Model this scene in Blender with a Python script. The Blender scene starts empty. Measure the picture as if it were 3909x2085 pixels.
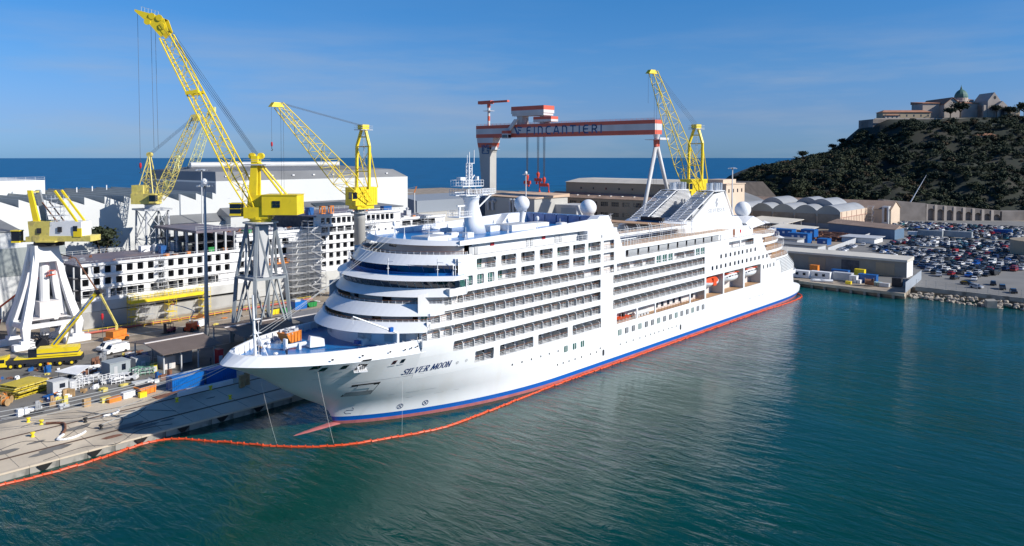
import bpy, bmesh, math, random
from math import sin, cos, pi, sqrt, atan2, radians
from mathutils import Vector, Matrix
random.seed(11)
SC = bpy.context.scene
COL = SC.collection
# ---------------------------------------------------------------- camera, world, sun, exposure
CAM = (-80.95, -111.06, 46.0)          # drone over the basin; x runs bow to stern of the ship, y to the yard side
YAW = radians(40.951)
cd = bpy.data.cameras.new('camera'); cam = bpy.data.objects.new('camera', cd); COL.objects.link(cam)
cd.sensor_width = 36.0; cd.lens = 3000/3909*36; cd.shift_y = -323.0/3909
cd.clip_start = 1.0; cd.clip_end = 60000
cam.location = CAM; cam.rotation_euler = (radians(90-2.3), 0, YAW-pi/2)
SC.camera = cam
SUN_EL = 31.0
SUN_DIR = Vector((0.35*cos(radians(SUN_EL)), -0.937*cos(radians(SUN_EL)), sin(radians(SUN_EL)))).normalized()
W = bpy.data.worlds.new('World'); SC.world = W; W.use_nodes = True
nt = W.node_tree; nt.nodes.clear()
sky = nt.nodes.new('ShaderNodeTexSky'); sky.sky_type = 'NISHITA'; sky.sun_disc = False
sky.sun_elevation = radians(SUN_EL); sky.sun_rotation = atan2(SUN_DIR.x, SUN_DIR.y)
sky.altitude = 50; sky.air_density = 1.0; sky.dust_density = 0.2; sky.ozone_density = 4.0
tc = nt.nodes.new('ShaderNodeTexCoord')
mp = nt.nodes.new('ShaderNodeMapping'); mp.inputs['Scale'].default_value = (1.4, 1.4, 11.0)
nz = nt.nodes.new('ShaderNodeTexNoise'); nz.inputs['Scale'].default_value = 2.1; nz.inputs['Detail'].default_value = 7; nz.inputs['Roughness'].default_value = 0.55
cr = nt.nodes.new('ShaderNodeValToRGB'); cr.color_ramp.elements[0].position = 0.45; cr.color_ramp.elements[0].color = (0,0,0,1)
cr.color_ramp.elements[1].position = 0.78; cr.color_ramp.elements[1].color = (0.6,0.6,0.6,1)
hs = nt.nodes.new('ShaderNodeHueSaturation'); hs.inputs['Saturation'].default_value = 1.25; hs.inputs['Value'].default_value = 0.9
mx = nt.nodes.new('ShaderNodeMix'); mx.data_type = 'RGBA'
gz = nt.nodes.new('ShaderNodeMix'); gz.data_type = 'RGBA'; gz.blend_type = 'MULTIPLY'; gz.inputs[0].default_value = 1.0
bg = nt.nodes.new('ShaderNodeBackground'); bg.inputs['Strength'].default_value = 0.073
wo = nt.nodes.new('ShaderNodeOutputWorld')
nt.links.new(tc.outputs['Generated'], mp.inputs['Vector']); nt.links.new(mp.outputs[0], nz.inputs['Vector'])
nt.links.new(nz.outputs['Fac'], cr.inputs['Fac']); nt.links.new(sky.outputs[0], hs.inputs['Color'])
nt.links.new(hs.outputs[0], gz.inputs[6]); gz.inputs[7].default_value = (0.80, 0.98, 1.0, 1)
sx = nt.nodes.new('ShaderNodeSeparateXYZ'); nt.links.new(tc.outputs['Generated'], sx.inputs[0])
er = nt.nodes.new('ShaderNodeValToRGB'); er.color_ramp.elements[0].position = 0.0; er.color_ramp.elements[0].color = (.25,.40,.90,1)
for p_, c_ in ((.05,(.37,.41,.72)),(.11,(.45,.51,.73)),(.2,(.45,.60,.77))): e_ = er.color_ramp.elements.new(p_); e_.color = (*c_,1)
er.color_ramp.elements[-1].position = .5; er.color_ramp.elements[-1].color = (.48,.57,.68,1)
ek = nt.nodes.new('ShaderNodeMix'); ek.data_type = 'RGBA'; ek.blend_type = 'MULTIPLY'; ek.inputs[0].default_value = 1.0; ek.clamp_result = False
e2 = nt.nodes.new('ShaderNodeMix'); e2.data_type = 'RGBA'; e2.blend_type = 'MULTIPLY'; e2.inputs[0].default_value = 1.0; e2.inputs[7].default_value = (2,2,2,1)
nt.links.new(sx.outputs['Z'], er.inputs['Fac']); nt.links.new(gz.outputs[2], ek.inputs[6]); nt.links.new(er.outputs[0], ek.inputs[7]); nt.links.new(ek.outputs[2], e2.inputs[6])
cm = nt.nodes.new('ShaderNodeMapRange'); nt.links.new(sx.outputs['Z'], cm.inputs[0]); cm.inputs[1].default_value = .10; cm.inputs[2].default_value = .17; cm.inputs[3].default_value = 1; cm.inputs[4].default_value = .1
cf = nt.nodes.new('ShaderNodeMath'); cf.operation = 'MULTIPLY'; nt.links.new(cr.outputs[0], cf.inputs[0]); nt.links.new(cm.outputs[0], cf.inputs[1])
nt.links.new(cf.outputs[0], mx.inputs[0]); nt.links.new(e2.outputs[2], mx.inputs[6]); mx.inputs[7].default_value = (4.6, 5.4, 6.6, 1)
nt.links.new(mx.outputs[2], bg.inputs['Color']); nt.links.new(bg.outputs[0], wo.inputs['Surface'])
sd = bpy.data.lights.new('sun', 'SUN'); sd.energy = 4.9; sd.angle = radians(0.53); sd.color = (1.0, 0.955, 0.88)
so = bpy.data.objects.new('sun', sd); COL.objects.link(so); so.rotation_euler = SUN_DIR.to_track_quat('Z', 'Y').to_euler(); so.location = (0, 0, 300)
SC.view_settings.view_transform = 'Standard'; SC.view_settings.look = 'None'; SC.view_settings.gamma = 1.0
SC.view_settings.exposure = 0.22; SC.view_settings.use_curve_mapping = False
SC.cycles.max_bounces = 6; SC.cycles.diffuse_bounces = 2; SC.cycles.glossy_bounces = 3; SC.cycles.transparent_max_bounces = 12
SC.cycles.sample_clamp_indirect = 6; SC.cycles.sample_clamp_direct = 12

# ---------------------------------------------------------------- materials
def mat(name, col, rough=0.55, metal=0.0, var=0.0, vscale=0.4, bump=0.0, bscale=3.0, dirt=None, dscale=0.15, damt=0.4, spec=0.5, streak=False, wave=None, coat=0.0):
    m = bpy.data.materials.new(name); m.use_nodes = True; t = m.node_tree; N = t.nodes; L = t.links
    b = N['Principled BSDF']; b.inputs['Base Color'].default_value = (*col, 1); b.inputs['Roughness'].default_value = rough
    b.inputs['Metallic'].default_value = metal; b.inputs['Specular IOR Level'].default_value = spec; b.inputs['Coat Weight'].default_value = coat
    co = N.new('ShaderNodeTexCoord'); cur = None
    def noise(scale, detail=5, vec=None):
        n = N.new('ShaderNodeTexNoise'); n.inputs['Scale'].default_value = scale; n.inputs['Detail'].default_value = detail
        if streak:
            mm = N.new('ShaderNodeMapping'); mm.inputs['Scale'].default_value = (1, 1, 0.12); L.new(co.outputs['Object'], mm.inputs['Vector']); L.new(mm.outputs[0], n.inputs['Vector'])
        else: L.new(co.outputs['Object'], n.inputs['Vector'])
        return n
    if var > 0:
        n = noise(vscale); r = N.new('ShaderNodeMapRange'); L.new(n.outputs['Fac'], r.inputs[0]); r.inputs[1].default_value = 0.3; r.inputs[2].default_value = 0.7
        r.inputs[3].default_value = 1-var; r.inputs[4].default_value = 1+var*0.6
        x = N.new('ShaderNodeMix'); x.data_type = 'RGBA'; x.blend_type = 'MULTIPLY'; x.inputs[0].default_value = 1; x.inputs[6].default_value = (*col, 1)
        L.new(r.outputs[0], x.inputs[7]); cur = x.outputs[2]
    if dirt:
        n = noise(dscale, 8); r = N.new('ShaderNodeMapRange'); L.new(n.outputs['Fac'], r.inputs[0]); r.inputs[1].default_value = 0.52; r.inputs[2].default_value = 0.66
        r.inputs[3].default_value = 0; r.inputs[4].default_value = damt
        x = N.new('ShaderNodeMix'); x.data_type = 'RGBA'; L.new(r.outputs[0], x.inputs[0])
        if cur: L.new(cur, x.inputs[6])
        else: x.inputs[6].default_value = (*col, 1)
        x.inputs[7].default_value = (*dirt, 1); cur = x.outputs[2]
    if cur: L.new(cur, b.inputs['Base Color'])
    bsrc = None
    if wave:
        w = N.new('ShaderNodeTexWave'); w.wave_type = 'BANDS'; w.bands_direction = wave[0]; w.inputs['Scale'].default_value = wave[1]
        w.inputs['Distortion'].default_value = 0; L.new(co.outputs['Object'], w.inputs['Vector']); bsrc = w.outputs['Fac']
        bu = N.new('ShaderNodeBump'); bu.inputs['Strength'].default_value = wave[2]; bu.inputs['Distance'].default_value = 0.1
        L.new(bsrc, bu.inputs['Height']); L.new(bu.outputs[0], b.inputs['Normal'])
    elif bump > 0:
        n = noise(bscale, 6); bu = N.new('ShaderNodeBump'); bu.inputs['Strength'].default_value = bump; bu.inputs['Distance'].default_value = 0.2
        L.new(n.outputs['Fac'], bu.inputs['Height']); L.new(bu.outputs[0], b.inputs['Normal'])
    return m
M = {}
M['white'] = mat('white_paint', (0.80, 0.81, 0.82), 0.32, var=0.035, vscale=0.25, dirt=(.70,.68,.63), dscale=.35, damt=.25, streak=True, bump=0.02, bscale=0.5)
M['white_m'] = mat('white_matt', (0.78, 0.78, 0.78), 0.5, var=0.05, vscale=0.6)
M['cream'] = mat('cream_wall', (0.66, 0.62, 0.60), 0.5, var=0.04)
M['blue_deck'] = mat('blue_deck', (0.012, 0.16, 0.44), 0.28, var=0.15, vscale=0.5, bump=0.05, bscale=2)
M['blue_band'] = mat('blue_band', (0.0, 0.10, 0.42), 0.4)
M['antifoul'] = mat('antifouling_pink', (0.42, 0.13, 0.13), 0.6, var=0.2, vscale=0.8)
M['navy'] = mat('navy_paint', (0.01, 0.035, 0.14), 0.4)
M['glass_dark'] = mat('tinted_glass', (0.008, 0.014, 0.028), 0.05, var=0.3, vscale=0.9, spec=0.8)
M['glass_blue'] = mat('blue_tinted_glass', (0.004, 0.03, 0.085), 0.06, var=0.4, vscale=0.5, spec=0.8)
M['glass_green'] = mat('green_curtain_glass', (0.05, 0.14, 0.12), 0.12, var=0.5, vscale=2.5)
M['teak'] = mat('teak_deck', (0.50, 0.31, 0.17), 0.6, var=0.12, vscale=1.5)
M['teak_rail'] = mat('teak_rail', (0.30, 0.14, 0.08), 0.5)
M['partition'] = mat('grey_partition', (0.46, 0.46, 0.45), 0.5, var=0.05)
M['part_edge'] = mat('pale_edge', (0.75, 0.75, 0.75), 0.4)
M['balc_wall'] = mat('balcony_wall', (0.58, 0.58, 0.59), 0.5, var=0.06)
M['steel'] = mat('steel', (0.62, 0.63, 0.65), 0.35, metal=0.7)
M['grey'] = mat('grey_paint', (0.30, 0.33, 0.35), 0.5, var=0.12, vscale=0.4, dirt=(0.16,0.12,0.10), damt=0.35)
M['lgrey'] = mat('light_grey', (0.50, 0.51, 0.52), 0.5, var=0.08)
M['dark'] = mat('dark_interior', (0.025, 0.025, 0.03), 0.7)
M['black'] = mat('black_rubber', (0.015, 0.015, 0.015), 0.6)
M['yellow'] = mat('yellow_paint', (0.88, 0.66, 0.02), 0.4, var=0.08, vscale=0.35, dirt=(0.45,0.32,0.05), dscale=0.5, damt=0.3)
M['yellow_old'] = mat('worn_yellow', (0.72, 0.60, 0.15), 0.5, var=0.25, vscale=0.6, dirt=(0.28,0.22,0.12), dscale=0.6, damt=0.6)
M['yellow_pale'] = mat('pale_yellow', (0.70, 0.68, 0.30), 0.5, var=0.2, vscale=0.6)
M['yellow_dk'] = mat('olive_yellow', (0.62, 0.47, 0.03), 0.5, var=0.25, vscale=0.5, dirt=(0.25,0.17,0.05), dscale=0.5, damt=0.6)
M['orange'] = mat('orange_paint', (0.75, 0.085, 0.02), 0.45, var=0.15, vscale=1.0)
M['orange2'] = mat('machine_orange', (0.70, 0.22, 0.03), 0.5, var=0.2, vscale=1.0)
M['red'] = mat('red_paint', (0.50, 0.02, 0.03), 0.45)
M['gantry_red'] = mat('gantry_red', (0.62, 0.12, 0.07), 0.5, var=0.12, vscale=0.06)
M['gantry_white'] = mat('gantry_white', (0.60, 0.59, 0.58), 0.5, var=0.12, vscale=0.1, streak=True)
M['conc_leg'] = mat('grey_steel_leg', (0.44, 0.43, 0.40), 0.6, var=0.08, vscale=0.1)
M['green'] = mat('green_skip', (0.02, 0.25, 0.06), 0.5, var=0.2)
M['blue_c'] = mat('blue_container', (0.01, 0.10, 0.33), 0.45, var=0.15, vscale=1, wave=('DIAGONAL', 2.2, 0.25))
M['rust'] = mat('rusty_steel', (0.22, 0.10, 0.06), 0.75, var=0.4, vscale=1.5)
M['wood'] = mat('raw_wood', (0.42, 0.27, 0.13), 0.7, var=0.3, vscale=1.5)
# ---------------------------------------------------------------- mesh builder
class MB:
    def __init__(s): s.v = []; s.f = []; s.mi = []; s.cur = 0; s.smooth = False
    def quad(s, *p, m=None):
        i = len(s.v); s.v += [tuple(q) for q in p]; s.f.append(tuple(range(i, i+len(p)))); s.mi.append(s.cur if m is None else m)
    def box(s, x0, x1, y0, y1, z0, z1, m=None):
        i = len(s.v); s.v += [(x0,y0,z0),(x1,y0,z0),(x1,y1,z0),(x0,y1,z0),(x0,y0,z1),(x1,y0,z1),(x1,y1,z1),(x0,y1,z1)]
        for f in ((3,2,1,0),(4,5,6,7),(0,1,5,4),(1,2,6,5),(2,3,7,6),(3,0,4,7)): s.f.append(tuple(i+k for k in f)); s.mi.append(s.cur if m is None else m)
        return s
    def rbox(s, cx, cy, z0, lx, ly, h, a=0.0, m=None):
        i = len(s.v); c, q = cos(a), sin(a)
        for z in (z0, z0+h):
            for (x, y) in ((-1,-1),(1,-1),(1,1),(-1,1)):
                X, Y = x*lx/2, y*ly/2; s.v.append((cx+X*c-Y*q, cy+X*q+Y*c, z))
        for f in ((3,2,1,0),(4,5,6,7),(0,1,5,4),(1,2,6,5),(2,3,7,6),(3,0,4,7)): s.f.append(tuple(i+k for k in f)); s.mi.append(s.cur if m is None else m)
        return s
    def hexa(s, P, m=None):   # 8 points, bottom 4 then top 4
        i = len(s.v); s.v += [tuple(p) for p in P]
        for f in ((3,2,1,0),(4,5,6,7),(0,1,5,4),(1,2,6,5),(2,3,7,6),(3,0,4,7)): s.f.append(tuple(i+k for k in f)); s.mi.append(s.cur if m is None else m)
        return s
    def tube(s, p, q, r, n=5, r2=None, m=None, caps=True):
        p = Vector(p); q = Vector(q); d = q-p
        if d.length < 1e-6: return s
        d.normalize(); a = d.cross(Vector((0,0,1)))
        if a.length < 0.05: a = d.cross(Vector((1,0,0)))
        a.normalize(); b = d.cross(a); r2 = r if r2 is None else r2; i = len(s.v)
        off = pi/4 if n == 4 else 0
        for c, rr in ((p, r), (q, r2)):
            for k in range(n): t = 2*pi*k/n+off; s.v.append(tuple(c+a*(rr*cos(t))+b*(rr*sin(t))))
        for k in range(n): s.f.append((i+k, i+(k+1)%n, i+n+(k+1)%n, i+n+k)); s.mi.append(s.cur if m is None else m)
        if caps: 
            s.f.append(tuple(i+k for k in range(n))[::-1]); s.mi.append(s.cur if m is None else m); s.f.append(tuple(i+n+k for k in range(n))); s.mi.append(s.cur if m is None else m)
        return s
    def poly(s, pts, r, n=5, m=None):
        for a, b in zip(pts, pts[1:]): s.tube(a, b, r, n, m=m)
        return s
    def lathe(s, prof, c, n=16, m=None):
        i = len(s.v); k = len(prof)
        for (r, z) in prof:
            for j in range(n): t = 2*pi*j/n; s.v.append((c[0]+r*cos(t), c[1]+r*sin(t), c[2]+z))
        for a in range(k-1):
            for j in range(n): s.f.append((i+a*n+j, i+a*n+(j+1)%n, i+(a+1)*n+(j+1)%n, i+(a+1)*n+j)); s.mi.append(s.cur if m is None else m)
        s.f.append(tuple(i+j for j in range(n))[::-1]); s.mi.append(s.cur if m is None else m)
        s.f.append(tuple(i+(k-1)*n+j for j in range(n))); s.mi.append(s.cur if m is None else m)
        return s
    def loft(s, rings, closed=False, m=None, caps=False):
        i = len(s.v); n = len(rings[0])
        for r in rings: s.v += [tuple(p) for p in r]
        for a in range(len(rings)-1):
            for j in range(n if closed else n-1):
                k = (j+1) % n; s.f.append((i+a*n+j, i+a*n+k, i+(a+1)*n+k, i+(a+1)*n+j)); s.mi.append(s.cur if m is None else m)
        if caps:
            s.f.append(tuple(i+j for j in range(n))[::-1]); s.mi.append(s.cur if m is None else m)
            s.f.append(tuple(i+(len(rings)-1)*n+j for j in range(n))); s.mi.append(s.cur if m is None else m)
        return s
    def prism(s, pts, z0, z1, m=None):
        return s.loft([[(p[0], p[1], z0) for p in pts], [(p[0], p[1], z1) for p in pts]], True, m, True)
    def extr(s, pts, vec, m=None):
        v = Vector(vec); return s.loft([[tuple(p) for p in pts], [tuple(Vector(p)+v) for p in pts]], True, m, True)
    def mesh(s, name, mats, smooth=False):
        me = bpy.data.meshes.new(name); me.from_pydata(s.v, [], s.f)
        if not isinstance(mats, (list, tuple)): mats = [mats]
        for m in mats: me.materials.append(M[m] if isinstance(m, str) else m)
        if len(mats) > 1: me.polygons.foreach_set('material_index', s.mi)
        if smooth: me.polygons.foreach_set('use_smooth', [True]*len(s.f))
        me.update(); return me
    def build(s, name, mats, parent=None, smooth=False, loc=(0,0,0), rz=0):
        return place(s.mesh(name, mats, smooth), name, parent, loc, rz)
def place(me, name, parent=None, loc=(0,0,0), rz=0):
    o = bpy.data.objects.new(name, me); COL.objects.link(o); o.location = loc; o.rotation_euler = (0,0,rz)
    if parent: o.parent = parent
    return o
def thing(name, label, cat, loc=(0,0,0), rz=0, group=None):
    o = bpy.data.objects.new(name, None); COL.objects.link(o); o.location = loc; o.rotation_euler = (0,0,rz); o.empty_display_size = 0.5
    o['label'] = label; o['category'] = cat
    if group: o['group'] = group
    return o
def tag(o, label, cat, group=None):
    o['label'] = label; o['category'] = cat
    if group: o['group'] = group
    return o
def struct(o, kind='structure'): o['kind'] = kind; return o
def dup(root, loc, rz=None, label=None, group=None):
    r = root.copy(); COL.objects.link(r); r.location = loc
    if rz is not None: r.rotation_euler = (0,0,rz)
    if label: r['label'] = label
    if group: r['group'] = group
    for ch in list(root.children):
        c = ch.copy(); COL.objects.link(c); c.parent = r
        for g_ in list(ch.children): d_ = g_.copy(); COL.objects.link(d_); d_.parent = c
    return r
def weld(o, ang=28):
    bm = bmesh.new(); bm.from_mesh(o.data); bmesh.ops.remove_doubles(bm, verts=bm.verts, dist=.004); bm.to_mesh(o.data); bm.free()
    for p_ in o.data.polygons: p_.use_smooth = True
    o.data.set_sharp_from_angle(angle=radians(ang)); return o
def facade(mb, us, zs, holes, f, depth=0.25, step=2.8, m=0, mr=None, chamf=0.0, ucuts=()):
    # sheet with real holes; f(u, z, inset) -> 3D point
    U = {us[0], us[1]}; Z = {zs[0], zs[1]}
    for (a, b, c, d) in holes: U |= {a, b}; Z |= {c, d}
    x = us[0]+step
    while x < us[1]:
        if min(abs(x-u) for u in U) > 0.4: U.add(x)
        x += step
    for u in ucuts: U.add(u)
    zz = zs[0]+2.0
    while zz < zs[1]:
        if min(abs(zz-u) for u in Z) > 0.5: Z.add(zz)
        zz += 2.0
    U = sorted(u for u in U if us[0] <= u <= us[1]); Z = sorted(z for z in Z if zs[0] <= z <= zs[1])
    for a, b in zip(U, U[1:]):
        for c, d in zip(Z, Z[1:]):
            mu, mz = (a+b)/2, (c+d)/2
            if any(h[0] < mu < h[1] and h[2] < mz < h[3] for h in holes): continue
            mb.quad(f(a,c,0), f(b,c,0), f(b,d,0), f(a,d,0), m=m)
    mr = m if mr is None else mr
    for (a, b, c, d) in holes:
        a, b, c, d = max(a, us[0]), min(b, us[1]), max(c, zs[0]), min(d, zs[1])
        if b <= a or d <= c: continue
        seg = [u for u in U if a <= u <= b]
        for p, q in zip(seg, seg[1:]):
            mb.quad(f(p,c,0), f(p,c,depth), f(q,c,depth), f(q,c,0), m=mr); mb.quad(f(p,d,0), f(q,d,0), f(q,d,depth), f(p,d,depth), m=mr)
        mb.quad(f(a,c,0), f(a,d,0), f(a,d,depth), f(a,c,depth), m=mr); mb.quad(f(b,c,0), f(b,c,depth), f(b,d,depth), f(b,d,0), m=mr)
        k = chamf
        if k > 0:
            for (x, z, sx, sz) in ((a,c,1,1),(b,c,-1,1),(b,d,-1,-1),(a,d,1,-1)):
                mb.quad(f(x,z,.005), f(x+sx*k,z,.005), f(x+sx*k*.42,z+sz*k*.12,.005), f(x+sx*k*.12,z+sz*k*.42,.005), f(x,z+sz*k,.005), m=m)
# ---------------------------------------------------------------- cruise ship
def lerp(a, b, t): return a+(b-a)*t
def tab(T, z):
    if z <= T[0][0]: return T[0][1]
    for (a, x), (b, y) in zip(T, T[1:]):
        if z <= b: return x+(y-x)*(z-a)/(b-a)
    return T[-1][1]
STEM = [(-1.5,0.5),(0,0.0),(1,-.2),(2.3,-.9),(3.6,-2.0),(4.7,-4.0),(5.8,-6.1),(8.5,-10.4),(11,-13.9),(12.6,-17.0),(13.3,-18.6),(14.2,-20.4)]
STERN = [(-1.5,181),(0,185),(1.4,189),(2.6,189.4),(3.4,185.5),(3.8,182.5),(7,181.7),(9,182),(11,182),(12.5,179),(14.2,175.5)]
HB = 14.5
def ustem(z): return tab(STEM, z)
def hullb(u, z):
    if u > 150:
        ue = tab(STERN, z); t = min(1, (u-150)/(ue-150)); return HB*max(0.0, 1-t**3.2)**(1/3.2)
    if z > 14.9:
        if u >= 22: return HB
        return lerp(hullb(u, 14.9), HB, max(0, (u-8)/14))
    w = min(1, max(0, z)/13.5)**1.25
    L = lerp(47, 39, w); q = lerp(.76, .60, w); t = min(1, max(0, (u-ustem(min(z, 14.2)))/L))
    return HB*sin(pi/2*t**q)
def zk(u): return tab([(-20.5,14.2),(-12,13.75),(-4,13.3),(8,13.0)], u)
def HP(u, z, off=0.0): return (u, -(hullb(u, z)+off), z)
SHIP = thing('cruise_ship', 'large white cruise ship moored along the quay with blue foredeck and balcony rows', 'cruise ship')
def sym(f):   # port and starboard
    for s in (-1, 1): f(s)
# hull fore body
def build_hull():
    mb = MB()
    lv = [-1.5, -0.4, 0.55, 1.35, 2.4, 3.4, 4.4, 5.4, 6.6, 8.0, 9.4, 10.8, 12.0, 12.6]
    T = [0, .01, .03, .06, .1, .15, .21, .28, .36, .45, .54, .63, .72, .81, .9, 1]
    for s in (-1, 1):
        for k in range(len(lv)):
            z0 = lv[k]; last = k == len(lv)-1
            m = 2 if z0 < 0.5 else (1 if z0 < 1.3 else 0)
            r0 = []; r1 = []
            for t in T:
                u0 = lerp(ustem(z0), 8, t)
                if last:
                    u1 = lerp(-20.4, 8, t); z1 = zk(u1)
                else: z1 = lv[k+1]; u1 = lerp(ustem(z1), 8, t)
                r0.append((u0, s*hullb(u0, z0), z0)); r1.append((u1, s*hullb(u1, z1), z1))
            for j in range(len(T)-1):
                q = (r0[j], r0[j+1], r1[j+1], r1[j]); mb.quad(*(q if s < 0 else q[::-1]), m=m)
        # mid and aft body below row seven
        US = [8+i*3 for i in range(47)]+[150]; US = sorted(set(US)); UA = [150+i*2 for i in range(1, 12)]
        for z0, z1 in zip(lv[:9], lv[1:10]):
            m = 2 if z0 < 0.5 else (1 if z0 < 1.3 else 0)
            for a, b in zip(US, US[1:]):
                q = ((a, s*hullb(a,z0), z0), (b, s*hullb(b,z0), z0), (b, s*hullb(b,z1), z1), (a, s*hullb(a,z1), z1)); mb.quad(*(q if s < 0 else q[::-1]), m=m)
    # stern rounded plan, both sides
    sl = [-1.5, -0.4, 0.55, 1.35, 2.0, 2.6, 3.1, 3.5, 3.9, 5.5, 7, 8, 9, 11, 12.5, 14.2, 15.0]
    rings = []
    for z in sl:
        ue = tab(STERN, z); a = ue-150; pts = []
        for i in range(41):
            th = -pi/2+pi*i/40; c = abs(cos(th))**(2/3.2); sn = abs(sin(th))**(2/3.2)*(1 if th > 0 else -1); pts.append((150+a*c, HB*sn, z))
        rings.append(pts)
    for k in range(len(sl)-1):
        m = 2 if sl[k] < 0.5 else (1 if sl[k] < 1.3 else 0)
        for j in range(40): mb.quad(rings[k][j], rings[k][j+1], rings[k+1][j+1], rings[k+1][j], m=m)
    return mb.build('hull', ['white', 'blue_band', 'antifoul'], SHIP, smooth=False)
hull = build_hull()
weld(hull)
# bulbous bow, pink, breaking the surface
mb = MB(); R = []
for i in range(13):
    t = i/12; u = 1.5-9.5*t; r = 2.6*sqrt(max(0, 1-t**2.6))*(0.55+0.45*(1-t)); zc = -r*1.05+.30*(1-t)**.5+.02
    R.append([(u, r*0.9*cos(2*pi*k/16), zc+r*1.05*sin(2*pi*k/16)) for k in range(16)])
mb.loft(R, True, caps=True).build('bulbous_bow', 'antifoul', SHIP, smooth=True)
# forecastle bulwark, rim and deck
def rimpt(u_, s, z=None, inn=0.0):
    pass
T = [0, .008, .02, .04, .07, .11, .16, .22, .29, .37, .46, .56, .67, .78, .89, 1]
def bulw():
    mb = MB(); mi = MB(); deck = []
    for s in (-1, 1):
        lo = []; hi = []; ri = []; dk = []
        for t in T:
            u = lerp(-20.4, 9, t); z = zk(u); b = hullb(u, min(z, 14.15)); lo.append((u, s*b, z))
            u2 = lerp(-18.4, 9, t); b2 = max(0, hullb(max(-20.4, u2-1.2*(1-t)), 14.0)-0.75*min(1, t*6))*min(1, t/.015)**.5; zt = lerp(15.55, 15.15, t)
            hi.append((u2, s*b2, zt)); bi = max(0, b2-0.28); ri.append((u2+0.35*(1-t), s*bi, zt)); dk.append((u2+0.5*(1-t), s*max(0, bi-.02), 14.0))
        for j in range(len(T)-1):
            for (A, B, tgt) in ((lo, hi, mb), (hi, ri, mb), (ri, dk, mi)):
                q = (A[j], A[j+1], B[j+1], B[j]); tgt.quad(*(q if s < 0 else q[::-1]))
        deck.append(dk)
    o = mb.build('bulwark', 'white', SHIP); mi.build('bulwark_lining', 'white_m', SHIP)
    ob = MB(); 
    for j in range(len(T)-1): ob.quad(deck[0][j], deck[0][j+1], deck[1][j+1], deck[1][j])
    ob.quad((9,-13.6,14.0),(16,-13.6,14.0),(16,13.6,14.0),(9,13.6,14.0))
    ob.build('foredeck', 'blue_deck', SHIP)
    # bulwark stays
    st = MB(); st.box(-.05, .05, 0, .75, 0, .35); st.box(-.05, .05, 0, .45, .35, 1.3); me = st.mesh('bulwark_stay', 'white_m')
    for s in (-1, 1):
        for u in [-16.5+1.55*i for i in range(16)]:
            t = (u+18.4)/27.4; b2 = max(0, hullb(max(-20.4, u-1.2*(1-t)), 14.0)-0.75*min(1, t*6))-0.3
            o = place(me, 'bulwark_stay', SHIP, (u, s*b2, 14.0), 0 if s < 0 else pi)
bulw()
# superstructure side shells with real openings
HOL = []
def hol(*a): HOL.append(a)
for a, b in ((20.7,25.9),(27.3,31.6),(33.0,37.1),(38.6,42.8),(44.2,48.4),(49.6,53.9),(55.0,59.7),(60.7,64.9)): hol(a, b, 25.75, 27.75)
for a, b in ((26.3,31.6),(33.0,37.1),(38.6,42.8),(44.2,48.4),(49.6,53.9),(55.0,59.7),(60.7,64.9)): hol(a, b, 23.1, 25.02)
SUITE = ((18.0,19.7),(20.8,22.6),(23.6,25.4))
for a, b in SUITE: hol(a, b, 23.2, 24.95)
hol(12.4,59.7,20.38,22.2); hol(60.7,64.9,20.38,22.2)
hol(9.0,59.7,17.65,19.45); hol(7.9,59.7,14.98,16.8); hol(15.0,59.7,12.0,13.85)
for a, b in ((20.5,25.3),(26.9,36.7),(38.2,47.9),(49.5,59.9)): hol(a, b, 8.9, 11.0)
for zz in ((17.9,19.75),(15.2,17.05),(12.15,14.2)): hol(64.6,107.7,*zz)
hol(65.9,82.4,20.45,22.2); hol(91.5,102.1,20.45,22.2)
GREENW = ((83.1,85.4),(85.9,88.2),(88.7,91.0),(102.7,105.0),(105.4,107.7))
for a, b in GREENW: hol(a, b, 20.45, 22.3)
hol(69.5,117.0,23.22,24.9)
for a, b in ((66,74.3),(74.9,82.5),(83.0,99.6),(100.2,107.8)): hol(a, b, 8.58, 11.0)
for a, b in ((108.6,118.5),(119.2,131.3),(132.2,143.2)): hol(a, b, 8.5, 14.25)
for a, b in ((121.8,128.8),(129.6,138.0)): hol(a, b, 20.62, 22.4)
fs = lambda s: (lambda u, z, d: (u, s*(hullb(u, z)-d), z))
sh = MB()
for s in (-1, 1):
    f = fs(s); H = HOL
    for us, zs in (((8,15),(8,16.9)),((15,60.2),(8,16.9)),((60.2,150),(8,15.0)),((9.6,60.2),(16.9,19.6)),((12.5,60.2),(19.6,22.4)),((16,60.2),(22.4,28.45)),
                   ((60.2,147),(15.0,17.6)),((60.2,66.6),(17.6,29.2)),((66.6,144.5),(17.6,20.3)),((66.6,143),(20.3,22.95)),((66.6,118),(22.95,25.85))):
        facade(sh, us, zs, H, f, depth=0.22, step=5.6, chamf=0.28)
    # slanted ends
    for (u0, u1, z0, z1) in ((150,152.5,15,15.0),(147,150.6,15.0,17.6),(144.5,147.4,17.6,20.3),(143,144.6,20.3,22.95)):
        if z1 > z0: sh.quad((u0,s*HB,z0),(u1,s*HB,z0),(u0+.2,s*HB,z1),(u0,s*HB,z1))
    sh.quad((66.6,s*HB,25.85),(68.2,s*HB,25.85),(66.6,s*HB,29.0))
weld(sh.build('side_shell', 'white', SHIP))
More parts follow.
